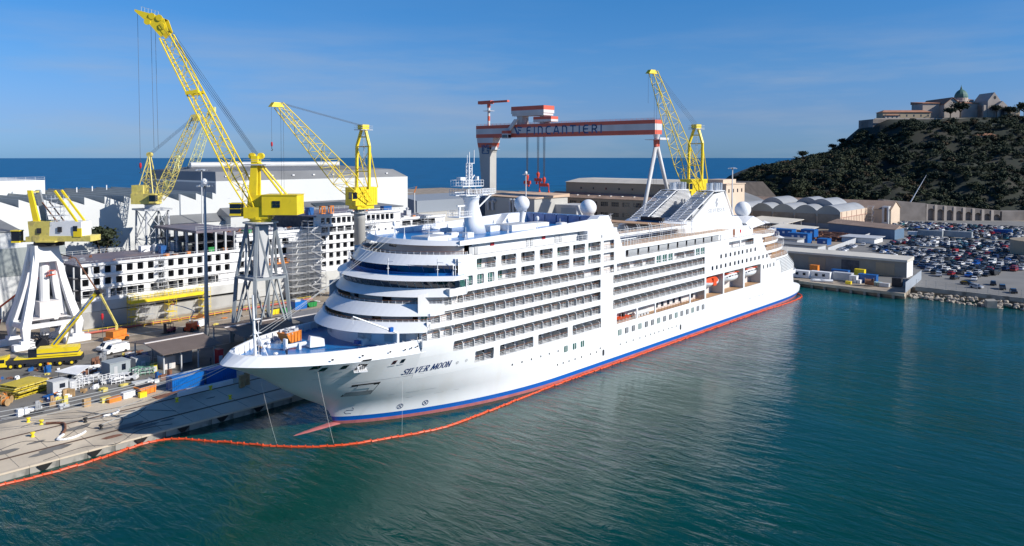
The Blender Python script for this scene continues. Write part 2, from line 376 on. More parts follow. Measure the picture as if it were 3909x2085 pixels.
# inner walls and deck slabs (the open galleries are 2 m deep)
IW = 12.45
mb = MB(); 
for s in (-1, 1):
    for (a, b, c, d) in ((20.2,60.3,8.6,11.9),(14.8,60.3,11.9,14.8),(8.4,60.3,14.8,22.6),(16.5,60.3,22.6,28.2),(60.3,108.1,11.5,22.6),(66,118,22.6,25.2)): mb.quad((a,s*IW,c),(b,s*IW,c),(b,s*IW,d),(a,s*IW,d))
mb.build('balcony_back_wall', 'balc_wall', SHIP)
mb = MB()
for s in (-1, 1):
    for (a, b, c, d) in ((65.5,108.1,8.4,11.6),(118,144,20.3,22.9)): mb.quad((a,s*12.2,c),(b,s*12.2,c),(b,s*12.2,d),(a,s*12.2,d))
    mb.quad((108,s*10.9,8.4),(144,s*10.9,8.4),(144,s*10.9,14.6),(108,s*10.9,14.6))
    for u in (60.35,64.95,107.95,118.8,131.75,143.6,65.4): mb.quad((u,s*10.8,8.5),(u,s*14.3,8.5),(u,s*14.3,14.8),(u,s*10.8,14.8))
    for (a, b, c, d) in ((60.5,65.1,20.3,28.0),): mb.quad((a,s*13.6,c),(b,s*13.6,c),(b,s*13.6,d),(a,s*13.6,d))
mb.build('promenade_wall', 'cream', SHIP)
mb = MB()
for s in (-1, 1):
    y0, y1 = (-14.42, -10.8) if s < 0 else (10.8, 14.42)
    for (a, b, c, d) in ((8.1,60.3,16.85,17.6),(8.1,60.3,13.9,14.94),(15,60.3,11.05,11.95),(20,60.3,8.0,8.85),(13,60.3,19.5,20.33),(16,60.3,22.25,23.05),(16,60.3,25.07,25.7),(16,66.4,27.8,28.1),
                         (60.3,108.2,14.25,15.15),(60.3,108.2,17.1,17.85),(60.3,144,19.8,20.4),(66,144,22.35,23.15),(66,117.8,24.95,25.82),(60.3,108.2,11.05,12.1),(65,144,7.6,8.5),(108.2,144,14.3,15.0)):
        n_ = max(1, int((min(b,45)-a)/2.5)) if a < 45 else 1; E_ = [a+(min(b,45)-a)*i/n_ for i in range(n_+1)]+([b] if b > 45 and a < 45 else []); E_ = [a, b] if a >= 45 else E_
        for p_, q_ in zip(E_, E_[1:]):
            yp, yq = min(hullb(p_,c),hullb(p_,d))-.1, min(hullb(q_,c),hullb(q_,d))-.1
            mb.hexa([(p_,-yp,c),(q_,-yq,c),(q_,-10.8,c),(p_,-10.8,c),(p_,-yp,d),(q_,-yq,d),(q_,-10.8,d),(p_,-10.8,d)] if s < 0 else [(p_,10.8,c),(q_,10.8,c),(q_,yq,c),(p_,yp,c),(p_,10.8,d),(q_,10.8,d),(q_,yq,d),(p_,yp,d)])
mb.build('deck_slab', 'white_m', SHIP)
mb = MB()
for s in (-1, 1):
    y0, y1 = (-14.2, -10.9) if s < 0 else (10.9, 14.2)
    mb.box(65.5, 107.9, y0, y1, 8.5, 8.52); mb.box(108.2, 143.8, y0, y1, 8.5, 8.52)
mb.build('promenade_planking', 'teak', SHIP)
# core walls behind (end caps, decks between)
mb = MB(); mb.box(16, 150, -12.3, 12.3, 14, 22.7); mb.box(17.5, 64, -12.3, 12.3, 22.7, 27.9); mb.box(66.5, 118, -12.2, 12.2, 22.7, 25.6); mb.box(118,143,-12,12,22.7,22.85)
mb.build('inner_block', 'white_m', SHIP)
# repeated balcony pieces -------------------------------------------------
pg = MB(); prof = [(0,0),(1.93,0),(1.93,1.02),(1.84,1.27),(1.62,1.4),(1.0,1.42),(1.0,1.8),(0,1.8)]
pg.extr([(-.04, -y, z) for y, z in prof], (.08, 0, 0), m=0)
for a, b in zip(prof[1:5], prof[2:6]): pg.tube((0,-a[0],a[1]), (0,-b[0],b[1]), .07, 4, m=1)
ME_PART = pg.mesh('balcony_partition', ['partition', 'part_edge'])
M['letter_grey'] = mat('lettering_grey', (.36,.37,.40), .5); M['balcony_glass'] = mat('balcony_door_glass', (.045,.05,.055), .12, var=.4, vscale=1.5)
dg = MB(); dg.box(0, 1.5, -.05, 0, .05, 1.7, m=0); dg.box(-.05, 0.03, -.07, 0, 0, 1.75, m=1); dg.box(.72,.8,-.07,0,.05,1.7,m=1); dg.box(1.5,1.58,-.07,0,0,1.75,m=1)
ME_DOOR = dg.mesh('balcony_door', ['balcony_glass', 'part_edge']); ME_DOORG = dg.mesh('balcony_door', ['glass_green', 'part_edge'])
rnd = random.Random(5); cnt = 0
ROWS = [(20.38,13.5,55.0,17.3),(17.65,8.9,59.7,17.4),(14.98,8.2,59.7,17.4),(12.0,15.0,59.7,17.4)]
def bays(z, a, b, first, pitch=2.8):
    u = first
    while u-pitch > a+0.3: u -= pitch
    out = []
    while u < b-0.5: out.append(u); u += pitch
    return out
def add_part(u, z): place(ME_PART, 'balcony_partition', SHIP, (u, -IW+max(0, 14.48-hullb(u, z+.1)), z))
def add_door(u, z): place(ME_DOORG if rnd.random() < .3 else ME_DOOR, 'balcony_door', SHIP, (u, -IW, z))
for z, a, b, first in ROWS:
    bs = bays(z, a, b, first)
    for u in bs: add_part(u, z)
    for u in [a-.2]+bs: add_door(u+.25, z)
for z, a, b in ((25.75,20.7,25.9),(25.75,27.3,31.6),(25.75,33,37.1),(25.75,38.6,42.8),(25.75,44.2,48.4),(25.75,49.6,53.9),(25.75,55,59.7),(23.1,26.3,31.6),(23.1,33,37.1),(23.1,38.6,42.8),(23.1,44.2,48.4),(23.1,49.6,53.9),(23.1,55,59.7)):
    add_door(a+.15, z); add_part(b-.1, z); add_door(a+1.9, z)
for z in (17.9,15.2,12.2):
    bs = bays(z, 64.6, 107.7, 68.1, 2.76)
    for u in bs: add_part(u, z)
    for u in [64.7]+bs: add_door(u+.25, z)
for u in (71.5,77.0,82.2,97,101.9): add_part(u, 20.5)
for u in (66.4,72.2,77.6,93,98): add_door(u, 20.5)
for z, a, b in ((8.9,20.5,25.3),(8.9,26.9,36.7),(8.9,38.2,47.9),(8.9,49.5,59.9)):
    for u in bays(z, a, b, 17.4): add_part(u, z); add_door(u+.25, z)
# balcony railings, one per opening, teak top rail
def railing(u0, u1, z, y=-14.42, post=1.4, h=1.05, parent=SHIP, mats=('white_m','teak_rail'), n=3):
    mb = MB()
    for k in range(n): mb.tube((u0,y,z+.12+(h-.2)*k/n), (u1,y,z+.12+(h-.2)*k/n), .028, 4, m=0)
    mb.tube((u0,y,z+h), (u1,y,z+h), .045, 4, m=1)
    k = max(1, round((u1-u0)/post))
    for i in range(k+1): x = lerp(u0, u1, i/k); mb.tube((x,y,z), (x,y,z+h), .035, 4, m=0)
    return mb.build('railing', list(mats), parent)
for (a, b, c, d) in HOL:
    if c > 14 and (b-a) > 3 and not (a == 69.5) or (c in (12.0, 8.9, 12.15)): 
        if a < 22 and c < 13: a_ = a
        y = -(hullb((a+b)/2, c)-.1) if b < 60 else -14.42
        railing(a, b, c, y=min(-12.6, -(min(hullb(a, c), hullb(b, c))-.08)))
for a, b in ((66,74.3),(83.0,99.6),(100.2,107.8)): railing(a, b, 8.52, mats=('teak_rail','teak_rail') if a > 70 else ('white_m','teak_rail'))
railing(66.2,117,25.9,y=-14.3,post=1.5,h=1.1,mats=('white_m','white_m')); railing(118,154,22.95,y=-14.3,post=1.5,mats=('white_m','white_m'))
railing(22,56,28.5,y=-14.3,post=1.4,mats=('white_m','white_m'),n=2)
# white framed windows with green curtains
wg = MB(); wg.box(0,2.2,-.06,0,0,1.75,m=0); wg.box(0,.12,-.12,0,0,1.75,m=1); wg.box(2.08,2.2,-.12,0,0,1.75,m=1); wg.box(1.04,1.16,-.12,0,0,1.75,m=1); wg.box(0,2.2,-.12,0,.55,.65,m=1); wg.box(0,2.2,-.12,0,0,.1,m=1)
MEW = wg.mesh('cabin_window', ['glass_green', 'white_m'])
for a, b in GREENW: place(MEW, 'cabin_window', SHIP, (a+.05, -14.25, 20.5))
wg = MB(); wg.box(0,1.6,-.05,0,0,1.6,m=0); wg.box(.75,.85,-.1,0,0,1.6,m=1); wg.box(0,.08,-.1,0,0,1.6,m=1); wg.box(1.52,1.6,-.1,0,0,1.6,m=1); wg.box(0,1.6,-.3,-.25,.35,.4,m=1); wg.box(0,1.6,-.3,-.25,.65,.7,m=1)
MEW2 = wg.mesh('suite_window', ['glass_green', 'white_m'])
for a, b in SUITE: place(MEW2, 'suite_window', SHIP, (a+.05, -14.1, 23.25))
# curtains of the open deck restaurant
cg = MB()
for k in range(9): cg.hexa([(k*.42,-.03,0),(k*.42+.18,-.03,0),(k*.42+.18,.03,0),(k*.42,.03,0),(k*.42-.03,-.05,1.65),(k*.42+.36,-.05,1.65),(k*.42+.36,.05,1.65),(k*.42-.03,.05,1.65)])
MEC = cg.mesh('curtain', 'lgrey')
for k in range(10): place(MEC, 'curtain', SHIP, (71.3+k*4.6, -14.1, 23.2))
mb = MB(); mb.box(69,117,-12.5,-12.4,23.2,24.9); mb.build('restaurant_glazing', 'glass_dark', SHIP)
# port holes and hull windows
def disc(mb, u, z, ru, rz, n=10, off=.025, m=0): mb.quad(*[HP(u+ru*cos(2*pi*k/n), z+rz*sin(2*pi*k/n), off) for k in range(n)], m=m)
def rwin(u, z, w, h, name='hull_window', mt='glass_dark', bars=0, off=.03, r=.22):
    mb = MB(); P = []
    for (sx, sz) in ((1,-1),(1,1),(-1,1),(-1,-1)):
        cx_, cz_ = u+sx*(w/2-r), z+sz*(h/2-r); a0 = {(1,-1):-pi/2,(1,1):0,(-1,1):pi/2,(-1,-1):pi}[(sx,sz)]
        for k in range(4): a = a0+pi/2*k/3; P.append(HP(cx_+r*cos(a), cz_+r*sin(a), off))
    mb.quad(*P, m=0)
    for k in range(1, bars+1):
        x = u-w/2+w*k/(bars+1); mb.quad(HP(x-.07,z-h/2,off+.02),HP(x+.07,z-h/2,off+.02),HP(x+.07,z+h/2,off+.02),HP(x-.07,z+h/2,off+.02), m=1)
    return mb.build(name, [mt, 'white_m'], SHIP)
for i in range(15): rwin(67.3+i*2.83, 6.58, 1.35, 1.35, bars=2, mt='glass_green' if i % 3 == 0 else 'glass_dark')
for u in (47.2,50.2,53.0): rwin(u, 6.56, 1.2, 1.3, bars=1, mt='glass_green')
for u in (117.1,120.0,122.8,125.6,128.1,130.5,133.5,136.1,139.1): rwin(u, 18.94, .95, 1.1)
for u in (112.1,114.6,117.1,119.9,122.7,125.6,128.0,130.5,133.4,136.2,139.0,141.8,144.7,147.5): rwin(u, 16.24, .95, 1.1)
for u in (145.2,148.1,150.0,152.8): rwin(u, 13.1, .65, 1.2, r=.3)
for u in (60.8,95.0): rwin(u, 3.2, .75, 1.35, name='shell_door', mt='dark', r=.3)
mb = MB(); disc(mb, 0, 0, 0, 0) if False else None
for (u, z) in [(30.6,6.6),(33.3,6.6),(36.1,6.6),(39,6.6),(41.7,6.6),(44.6,6.6),(44.4,3.82),(46.3,3.82),(48.3,3.82),(50.4,3.82),(52.7,3.82),(55.9,3.82),(58.2,3.82),(59.6,4.37)]+[(x,3.82) for x in (67.5,70,72.9,75.8,78.2,80.6,82.3,84.4,86.6,89.1,90.7,92.8)]+[(x,4.9) for x in (135.4,136.3,138.5,139.4,141.6,142.5,144.7,145.6)]:
    mb = MB(); disc(mb, u, z, .2 if z != 4.9 else .13, .22 if z != 4.9 else .15); mb.build('porthole', 'dark', SHIP)
for (u, z) in ((-7.5,14.3),(-2.8,14.3),(2.0,14.2),(4.8,14.1),(6.0,14.2),(7.2,14.3)):
    mb = MB(); disc(mb, u, z, .22, .16, off=-.28 if u < 8 else .03); mb.build('fairlead', 'dark', SHIP)
for u, z in ((14.6,9.6),(16.6,9.7),(18.6,9.75)):
    mb = MB(); disc(mb, u, z, .3, .3, 12, .02); mb.build('porthole', 'lgrey', SHIP)
# promenade deck windows (inner wall)
wg = MB(); wg.box(0,1.1,-.06,0,0,1.5); MEP = wg.mesh('promenade_window', 'glass_dark')
for u in (86.5,89.3,92.2,95.0,98.0,104.5): place(MEP, 'promenade_window', SHIP, (u, -12.22, 9.0))
# lettering helpers: strokes laid on the hull
GL = {
'S': [[(.9,.85),(.6,1),(.25,.92),(.15,.72),(.35,.56),(.7,.44),(.88,.25),(.7,.05),(.35,0),(.05,.15)]],
'I': [[(.5,0),(.5,1)]], 'L': [[(.25,1),(.25,0),(.9,0)]], 'V': [[(.05,1),(.5,0),(.95,1)]],
'E': [[(.9,1),(.2,1),(.2,0),(.9,0)],[(.2,.52),(.75,.52)]], 'R': [[(.2,0),(.2,1),(.65,1),(.85,.85),(.85,.68),(.65,.52),(.2,.52)],[(.5,.52),(.95,0)]],
'M': [[(.0,0),(.12,1),(.5,.1),(.88,1),(1,0)]], 'O': [[(.5,1),(.15,.85),(.08,.5),(.15,.15),(.5,0),(.85,.15),(.92,.5),(.85,.85),(.5,1)]],
'N': [[(.1,0),(.1,1),(.9,0),(.9,1)]], 'F': [[(.2,0),(.2,.8),(.38,1),(.9,1)],[(.2,.52),(.8,.52)]],
'n': [[(.12,0),(.12,1),(.65,1),(.88,.78),(.88,0)]], 'C': [[(.92,1),(.4,1),(.12,.75),(.12,.25),(.4,0),(.92,0)]],
'A': [[(.02,0),(.42,1),(.58,1),(.98,0)],[(.22,.3),(.78,.3)]], 'T': [[(.02,1),(.98,1)],[(.5,1),(.5,0)]],
'e': [[(.9,1),(.35,1),(.1,.78),(.1,.22),(.35,0),(.92,0)],[(.1,.52),(.85,.52)]], 'r': [[(.12,0),(.12,1),(.6,1),(.85,.85),(.85,.65),(.62,.48),(.12,.48)],[(.55,.48),(.92,0)]]}
def strokes(text, f, h, w, gap, thick, shear=0.0, slope=0.0, widths=None, serif=False):
    mb = MB(); x0 = 0
    for ch in text:
        if ch == ' ': x0 += w*.9; continue
        cw = w*(widths or {}).get(ch, 1)
        for st in GL[ch]:
            P = [(x0+cw*x+shear*y*h, y*h+slope*(x0+cw*x)) for x, y in st]
            for (a, b) in zip(P, P[1:]):
                dx, dy = b[0]-a[0], b[1]-a[1]; L = sqrt(dx*dx+dy*dy) or 1; th = thick*(0.45+0.9*abs(dy)/L) if serif else thick
                nx, ny = -dy/L*th/2, dx/L*th/2; ex, ey = dx/L*th*.3, dy/L*th*.3
                mb.quad(f(a[0]-ex-nx,a[1]-ey-ny), f(b[0]+ex-nx,b[1]+ey-ny), f(b[0]+ex+nx,b[1]+ey+ny), f(a[0]-ex+nx,a[1]-ey+ny))
            if serif:
                for p in (P[0], P[-1]): mb.quad(f(p[0]-.22,p[1]-.03), f(p[0]+.22,p[1]-.03), f(p[0]+.22,p[1]+.03), f(p[0]-.22,p[1]+.03))
        x0 += cw+gap
    return mb
o = strokes('SILVER', lambda x, y: HP(5.7+x, 9.3+y, .04), 1.0, .76, .15, .15, shear=.35, widths={'I': .3}, serif=True); o.build('ship_name', 'navy', SHIP)
o = strokes('MOON', lambda x, y: HP(11.2+x, 9.3+y, .04), 1.0, .76, .18, .15, shear=.3, widths={'M': 1.2}, serif=True); o.build('ship_name', 'navy', SHIP)
# load marks
mb = MB()
for u in (9.0, 13.3):
    for k in range(16):
        a, b = 2*pi*k/16, 2*pi*(k+1)/16
        mb.quad(*[HP(u+r*cos(t), 2.3+r*sin(t), .03) for r, t in ((.42,a),(.42,b),(.52,b),(.52,a))])
    for sg in (1, -1): mb.quad(HP(u-.34,2.3-sg*.34,.03),HP(u-.28,2.3-sg*.4,.03),HP(u+.34,2.3+sg*.34,.03),HP(u+.28,2.3+sg*.4,.03))
P = [(1.6,3.0),(1.9,2.7),(1.95,2.45),(1.5,2.5),(1.0,2.45),(.8,2.1),(1.1,1.8),(1.8,1.8)]
for a, b in zip(P, P[1:]): mb.quad(HP(a[0],a[1],.03),HP(b[0],b[1],.03),HP(b[0],b[1]+.1,.03),HP(a[0],a[1]+.1,.03))
mb.build('load_mark', 'navy', SHIP)
# anchor pocket, mooring platform, mooring windows on the bow
def patch(u0, u1, z0, z1, off, name, mt, sk=0.0, par=SHIP):
    mb = MB(); n = 4
    for i in range(n):
        a, b = lerp(u0, u1, i/n), lerp(u0, u1, (i+1)/n); mb.quad(HP(a,z0,off),HP(b,z0,off),HP(b+sk,z1,off),HP(a+sk,z1,off))
    return mb.build(name, mt, par)
ap = patch(-1.9, 2.4, 6.0, 8.5, .04, 'anchor_pocket', 'dark', sk=.3)  # flat dark patch on the plating, recess shade put into its colour
patch(-1.7, 2.3, 6.05, 6.9, .07, 'pocket_lip', 'grey', par=ap); patch(-.7, 1.7, 7.5, 8.25, .10, 'anchor', 'white_m', par=ap); patch(-1.75, 2.5, 8.35, 8.5, .09, 'pocket_lintel', 'dark', par=ap)
mw = patch(-3.1, -1.5, 11.7, 13.6, .04, 'mooring_hatch', 'dark', sk=.35)
mb = MB(); p = HP(-2.4, 11.6); mb.rbox(p[0], p[1]-.6, 11.5, 2.2, 1.4, .18, -.55)
for k in range(5): q = (-1.4+.55*k, 0, 0); mb.tube((p[0]-1.1+.5*k, p[1]-1.25+.3*k*.5, 11.6), (p[0]-1.1+.5*k, p[1]-1.25+.3*k*.5, 12.5), .04, 4)
mb.tube((p[0]-1.1, p[1]-1.25, 12.5), (p[0]+.9, p[1]-.6, 12.5), .05, 4); mb.tube((p[0]-.5,p[1],13.2),(p[0]-.5,p[1]-1.1,11.6),.08,4); mb.build('mooring_platform', 'white_m', SHIP)
for u, w in ((-10.2,1.6),(-8.6,1.1),(-5.6,1.2),(2.9,.9),(4.4,.9)):
    z = 12.6 if u > -9 and u < 0 else (13.2 if u < 0 else 12.1); a = patch(u, u+w*.8, z-.35, z+.35, .04, 'mooring_window', 'glass_dark', sk=.15)
    patch(u-.3, u+w*.95, z-.62, z-.45, .12, 'window_sill', 'white_m', par=a)
for (u, z, L_) in ((-12,10.4,9),(-4,8.9,14),(-2,5.2,16),(1,4.0,18),(-9,12.1,8)):
    patch(u, u+L_, z, z+.05, .02, 'plating_seam', 'lgrey')
# rounded front: tiers
def fc(u0, hb, v, k=8.0, p=2.2): return u0+k*(abs(v)/hb)**p
def band(mb, a, b, n=40, m=0, hb2=None, k1=8.0, k2=8.0, close=None):
    (u0, z0, h0), (u1, z1, h1) = a, b; r0 = []; r1 = []
    for i in range(n+1):
        t = -1+2*i/n; v0 = h0*sin(pi/2*t); v1 = h1*sin(pi/2*t); r0.append((fc(u0,h0,v0,k1), v0, z0)); r1.append((fc(u1,h1,v1,k2), v1, z1))
    if close is not None:
        r0 = [(close, -h0, z0)]+r0+[(close, h0, z0)]; r1 = [(close, -h1, z1)]+r1+[(close, h1, z1)]
    mb.loft([r0[::-1], r1[::-1]], m=m)
    return r0, r1
def capdeck(name, u0, z, hb, mt, back, k=8.0, par=SHIP, n=40):
    mb = MB(); P = [(fc(u0,hb,hb*sin(pi/2*(-1+2*i/n)),k), hb*sin(pi/2*(-1+2*i/n)), z) for i in range(n+1)]
    for a, b in zip(P, P[1:]): mb.quad(a, (back, a[1], z), (back, b[1], z), b)
    return mb.build(name, mt, par)
def tier(name, lo, hi, back, th=.35, floor=None, mt='white', closeu=None):
    mb = MB(); band(mb, lo, hi, close=closeu); r = band(mb, (hi[0],hi[1],hi[2]), (hi[0]+th,hi[1],hi[2]-th), close=closeu)
    band(mb, (hi[0]+th,hi[1],hi[2]-th), (hi[0]+th,floor or lo[1],hi[2]-th), close=closeu); band(mb, (lo[0]+.9,lo[1]+.05,lo[2]-.3), lo, close=closeu)
    o = mb.build(name, mt, SHIP, smooth=False); return o
tier('tier_bulwark', (-.3,16.6,14.5), (1.5,18.15,14.4), 12, floor=17.1, closeu=8.6)
tier('tier_bulwark', (2.2,19.05,14.55), (4.4,20.85,14.5), 14, floor=19.8, closeu=12.6)
for u0, z, b in ((0,16.65,17),(1.9,17.15,17),(2.5,19.1,18),(4.8,19.85,18)): capdeck('tier_deck', u0, z, 14.3, 'teak' if z in (17.15,19.85) else 'white_m', b)
def frontwall(name, u0, z0, z1, hb, mt, k=6.5, closeu=None, lean=0.0): mb = MB(); band(mb, (u0,z0,hb), (u0+lean,z1,hb), k1=k, k2=k, close=closeu); return mb.build(name, mt, SHIP)
frontwall('front_wall', 2.4, 14.0, 16.4, 12.8, 'white', closeu=16); frontwall('front_wall', 5.6, 17.1, 19.1, 13.4, 'cream', closeu=16); frontwall('front_wall', 8.0, 19.8, 22.0, 13.4, 'cream', closeu=17)
# windows in front walls
def frontwin(u0, hb, z0, z1, v0, v1, k=6.5, mt='glass_dark', name='front_window', off=.05):
    mb = MB(); n = 3
    for i in range(n):
        a, b = lerp(v0, v1, i/n), lerp(v0, v1, (i+1)/n); mb.quad((fc(u0,hb,a,k)-off,a,z0),(fc(u0,hb,a,k)-off,a,z1),(fc(u0,hb,b,k)-off,b,z1),(fc(u0,hb,b,k)-off,b,z0))
    return mb.build(name, mt, SHIP)
for v in (-12.2,-9.6,9.6,12.2): pass
for v0, v1 in ((-11.9,-10.3),(-5.2,-3.4),(3.4,5.2),(10.3,11.9)):
    frontwin(5.6, 13.4, 17.75, 18.75, v0, v1, off=.12); frontwin(8.0, 13.4, 20.4, 21.5, v0, v1, off=.12)
for v0 in (-11,-9.3,-6,-4.7,4.2,6.3): frontwin(2.4, 12.8, 14.7, 15.9, v0, v0+1.2, mt='lgrey', name='louvre_panel', off=.12)
# bridge
mb = MB(); band(mb, (4.9,22.0,15.2), (6.7,23.35,15.3), close=17); band(mb, (5.6,21.95,14.6),(4.9,22.0,15.2), close=17); band(mb,(6.6,24.75,15.3),(5.5,24.7,15.6),close=17.6); band(mb, (5.5,24.7,15.6), (7.4,25.35,15.2), close=17.4); band(mb,(7.0,21.95,13),(5.6,21.95,14.6),close=17)
mb.build('bridge_wall', 'white', SHIP)
capdeck('bridge_roof', 7.4, 25.35, 15.2, 'blue_deck', 17.3)
mb = MB(); n = 30
for i in range(n):
    t0, t1 = (-1+2*(i+.07)/n), (-1+2*(i+.93)/n); q = []
    for t, (u0, z, h) in ((t0,(6.75,23.4,15.3)),(t1,(6.75,23.4,15.3)),(t1,(5.95,24.68,15.5)),(t0,(5.95,24.68,15.5))):
        v = h*sin(pi/2*t); q.append((fc(u0,h,v), v, z))
    b1 = MB(); b1.quad(*q[::-1]); b1.build('bridge_window', 'glass_dark', SHIP)
mb = MB(); band(mb, (6.95,23.3,15.25), (6.2,24.72,15.4), close=16.8); mb.build('bridge_window_frame', 'white_m', SHIP)
for x0, x1 in ((14.3,15.4),(15.6,16.8)):
    b1 = MB(); b1.quad((x0,-15.42,23.4),(x1,-15.42,23.4),(x1-.25,-15.55,24.6),(x0-.25,-15.55,24.6)); b1.build('bridge_window', 'glass_dark' if x0 < 15 else 'glass_green', SHIP)
mb = MB(); mb.box(13,17.2,-15.4,-14.5,22.0,23.3); mb.box(17.0,17.25,-15.5,-14.5,22.2,25.3); mb.box(13,17.2,14.5,15.4,22,23.3); mb.build('bridge_wing', 'white', SHIP)
# observation lounge glass and forward deck 10 band
mb = MB(); band(mb, (9.5,25.7,13.9), (8.9,27.15,14.2), k1=6, k2=6); mb.build('lounge_glass', 'glass_blue', SHIP)
mb = MB(); band(mb, (9.45,25.3,13.95), (9.45,25.75,13.95), k1=6, k2=6); mb.build('lounge_sill', 'blue_deck', SHIP)
for t in [(-1+2*i/16) for i in range(1, 16)]:
    v = 14*sin(pi/2*t); mb = MB(); mb.tube((fc(9.5,13.9,v*.993,6)-.04,v*.993,25.7),(fc(8.9,14.2,v,6)-.04,v,27.1),.05,4); mb.build('glass_mullion', 'navy', SHIP)
mb = MB(); mb.box(15.4,17.2,-14.1,-13.8,25.35,27.0); mb.build('lounge_glass', 'glass_dark', SHIP)
mb = MB(); mb.box(15.2,16.6,-14,14,25.3,27.1); mb.build('lounge_side_wall', 'white', SHIP)
tier('tier_bulwark', (8.4,27.0,14.6), (10.2,28.75,14.5), 12, floor=28.0, closeu=19.5)
capdeck('tier_deck', 8.9, 27.05, 14.3, 'white_m', 17, k=7); capdeck('tier_deck', 10.6, 28.02, 14.15, 'teak', 22)
frontwall('front_wall', 15.2, 28.0, 30.3, 12.0, 'cream', k=4.5, closeu=22)
frontwin(15.2, 12.0, 29.2, 29.9, 1, 3.2, k=4.5, off=.1)
def front_rail(u0, hb, z, h, parent=SHIP, n=36, k=8.0):
    mb = MB(); P = [(fc(u0,hb,hb*sin(pi/2*(-1+2*i/n)),k), hb*sin(pi/2*(-1+2*i/n)), z) for i in range(n+1)]
    for a, b in zip(P, P[1:]):
        A = (a[0],a[1],z+h); B = (b[0],b[1],z+h); mb.tube(A, B, .045, 4, m=1); mb.tube((a[0],a[1],z+h*.5),(b[0],b[1],z+h*.5),.02,4,m=0); mb.tube(a, A, .035, 4, m=0)
    return mb.build('railing', ['white_m', 'teak_rail'], parent)
front_rail(1.9,14.2,18.05,.45); front_rail(4.8,14.2,20.85,.45); front_rail(10.6,14.2,28.75,.5)
# top house, blue roof deck
mb = MB()
for s in (-1, 1):
    mb.quad((20,s*12,28),(66,s*12,28),(66,s*12,30.5),(20,s*12,30.5))
mb.quad((66,-12,28),(66,12,28),(66,12,30.5),(66,-12,30.5)); mb.build('house_wall', 'white', SHIP)
mb = MB(); mb.box(17,66,-14.3,-12,27.9,28.1); mb.box(17,66,12,14.3,27.9,28.1); mb.build('walkway', 'blue_deck', SHIP)
for u, w, z0, z1, mt, nm in ((27,1.0,29.4,30.2,'red','fire_cabinet'),(42.4,1.0,29.4,30.2,'red','fire_cabinet'),(21.2,1.0,28.2,29.8,'lgrey','louvre_panel'),(22.6,1.0,28.2,29.8,'lgrey','louvre_panel'),(37.4,.9,28.4,29.9,'lgrey','louvre_panel'),(38.7,.9,28.4,29.9,'lgrey','louvre_panel'),(46.6,.9,28.4,29.8,'lgrey','louvre_panel'),(48,.9,28.4,29.8,'lgrey','louvre_panel')):
    mb = MB(); mb.box(u, u+w, -12.12, -12, z0, z1); mb.build(nm, mt, SHIP)
capdeck('roof_deck', 13.6, 30.4, 12.6, 'blue_deck', 20, k=4.5)
mb = MB(); mb.quad((20,-12.8,30.4),(66,-12.8,30.4),(66,12.8,30.4),(20,12.8,30.4)); mb.build('roof_deck', 'blue_deck', SHIP)
mb = MB(); band(mb, (12.4,30.2,13.1), (13.4,31.05,12.9), k1=5.5, k2=5.2); band(mb, (13.4,31.05,12.9), (13.7,31.05,12.7), k1=5.2, k2=5.0); band(mb, (13.7,31.05,12.7), (13.7,30.4,12.7), k1=5.0, k2=5.0); band(mb, (14.5,30.2,12.0), (12.4,30.2,13.1), k1=5, k2=5.5)
for s in (-1, 1):
    top = [(17.9,31.05),(30,31.35),(44,31.9),(58,32.5),(63,32.3),(66.5,30.9)]
    for (a, za), (b, zb) in zip(top, top[1:]):
        for y0, y1 in (((s*13.1),(s*12.7)),):
            mb.hexa([(a,min(y0,y1),30.2),(b,min(y0,y1),30.2),(b,max(y0,y1),30.2),(a,max(y0,y1),30.2),(a,min(y0,y1),za),(b,min(y0,y1),zb),(b,max(y0,y1),zb),(a,max(y0,y1),za)])
    mb.box(17.5,66,*sorted((s*13.0,s*11.9)),30.18,30.3)
mb.build('roof_parapet', 'white', SHIP)
st = MB(); st.hexa([(-.25,0,0),(.25,0,0),(.25,.5,0),(-.25,.5,0),(-.04,0,1.0),(.04,0,1.0),(.04,.1,1.0),(-.04,.1,1.0)]); me = st.mesh('parapet_stay', 'white')
for u in range(20, 62, 5): place(me, 'parapet_stay', SHIP, (u, 12.7, 30.4), pi)
mb = MB(); mb.hexa([(57,-13.2,30.3),(66.5,-13.2,30.3),(66.5,-10.2,30.3),(57,-10.2,30.3),(61.5,-12.9,33.0),(65,-12.9,33.0),(65,-10.6,33.0),(61.5,-10.6,33.0)]); mb.hexa([(55,10.2,30.3),(66.5,10.2,30.3),(66.5,13.2,30.3),(55,13.2,30.3),(58,10.6,32.6),(65,10.6,32.6),(65,12.9,32.6),(58,12.9,32.6)])
mb.box(55,66.3,-14.3,-11.9,28.1,30.3); mb.build('wind_deflector', 'white', SHIP)
mb = MB()
for k in range(7): mb.box(64.5,66.2,-12+3.4*k,-8.9+3.4*k,30.4,32.6)
mb.build('glass_screen', mat('screen_glass', (.10,.2,.42), .2, var=.3), SHIP)
for (u, v, lx, ly, h_) in ((19.5,-4,6,4.5,.9),(25,1,3,2.2,.8),(26.5,-2.5,2,1.5,.9),(28.5,-4.8,1.8,1.4,.9),(38,3,2,1.6,.9),(41,.5,3,2.2,1.1),(47,-1,8,5,1.2),(56,1,6,3.5,.8),(60,-3.5,2,1.6,.8),(33,6,2,1.5,.8)):
    b = MB(); b.box(u-lx/2,u+lx/2,v-ly/2,v+ly/2,30.4,30.4+h_,m=0); b.box(u-lx/2+.3,u+lx/2-.3,v-ly/2+.3,v+ly/2-.3,30.4+h_,30.4+h_+.08,m=1); b.build('roof_hatch' if h_ < .95 else 'skylight_box', ['white','lgrey'], SHIP)
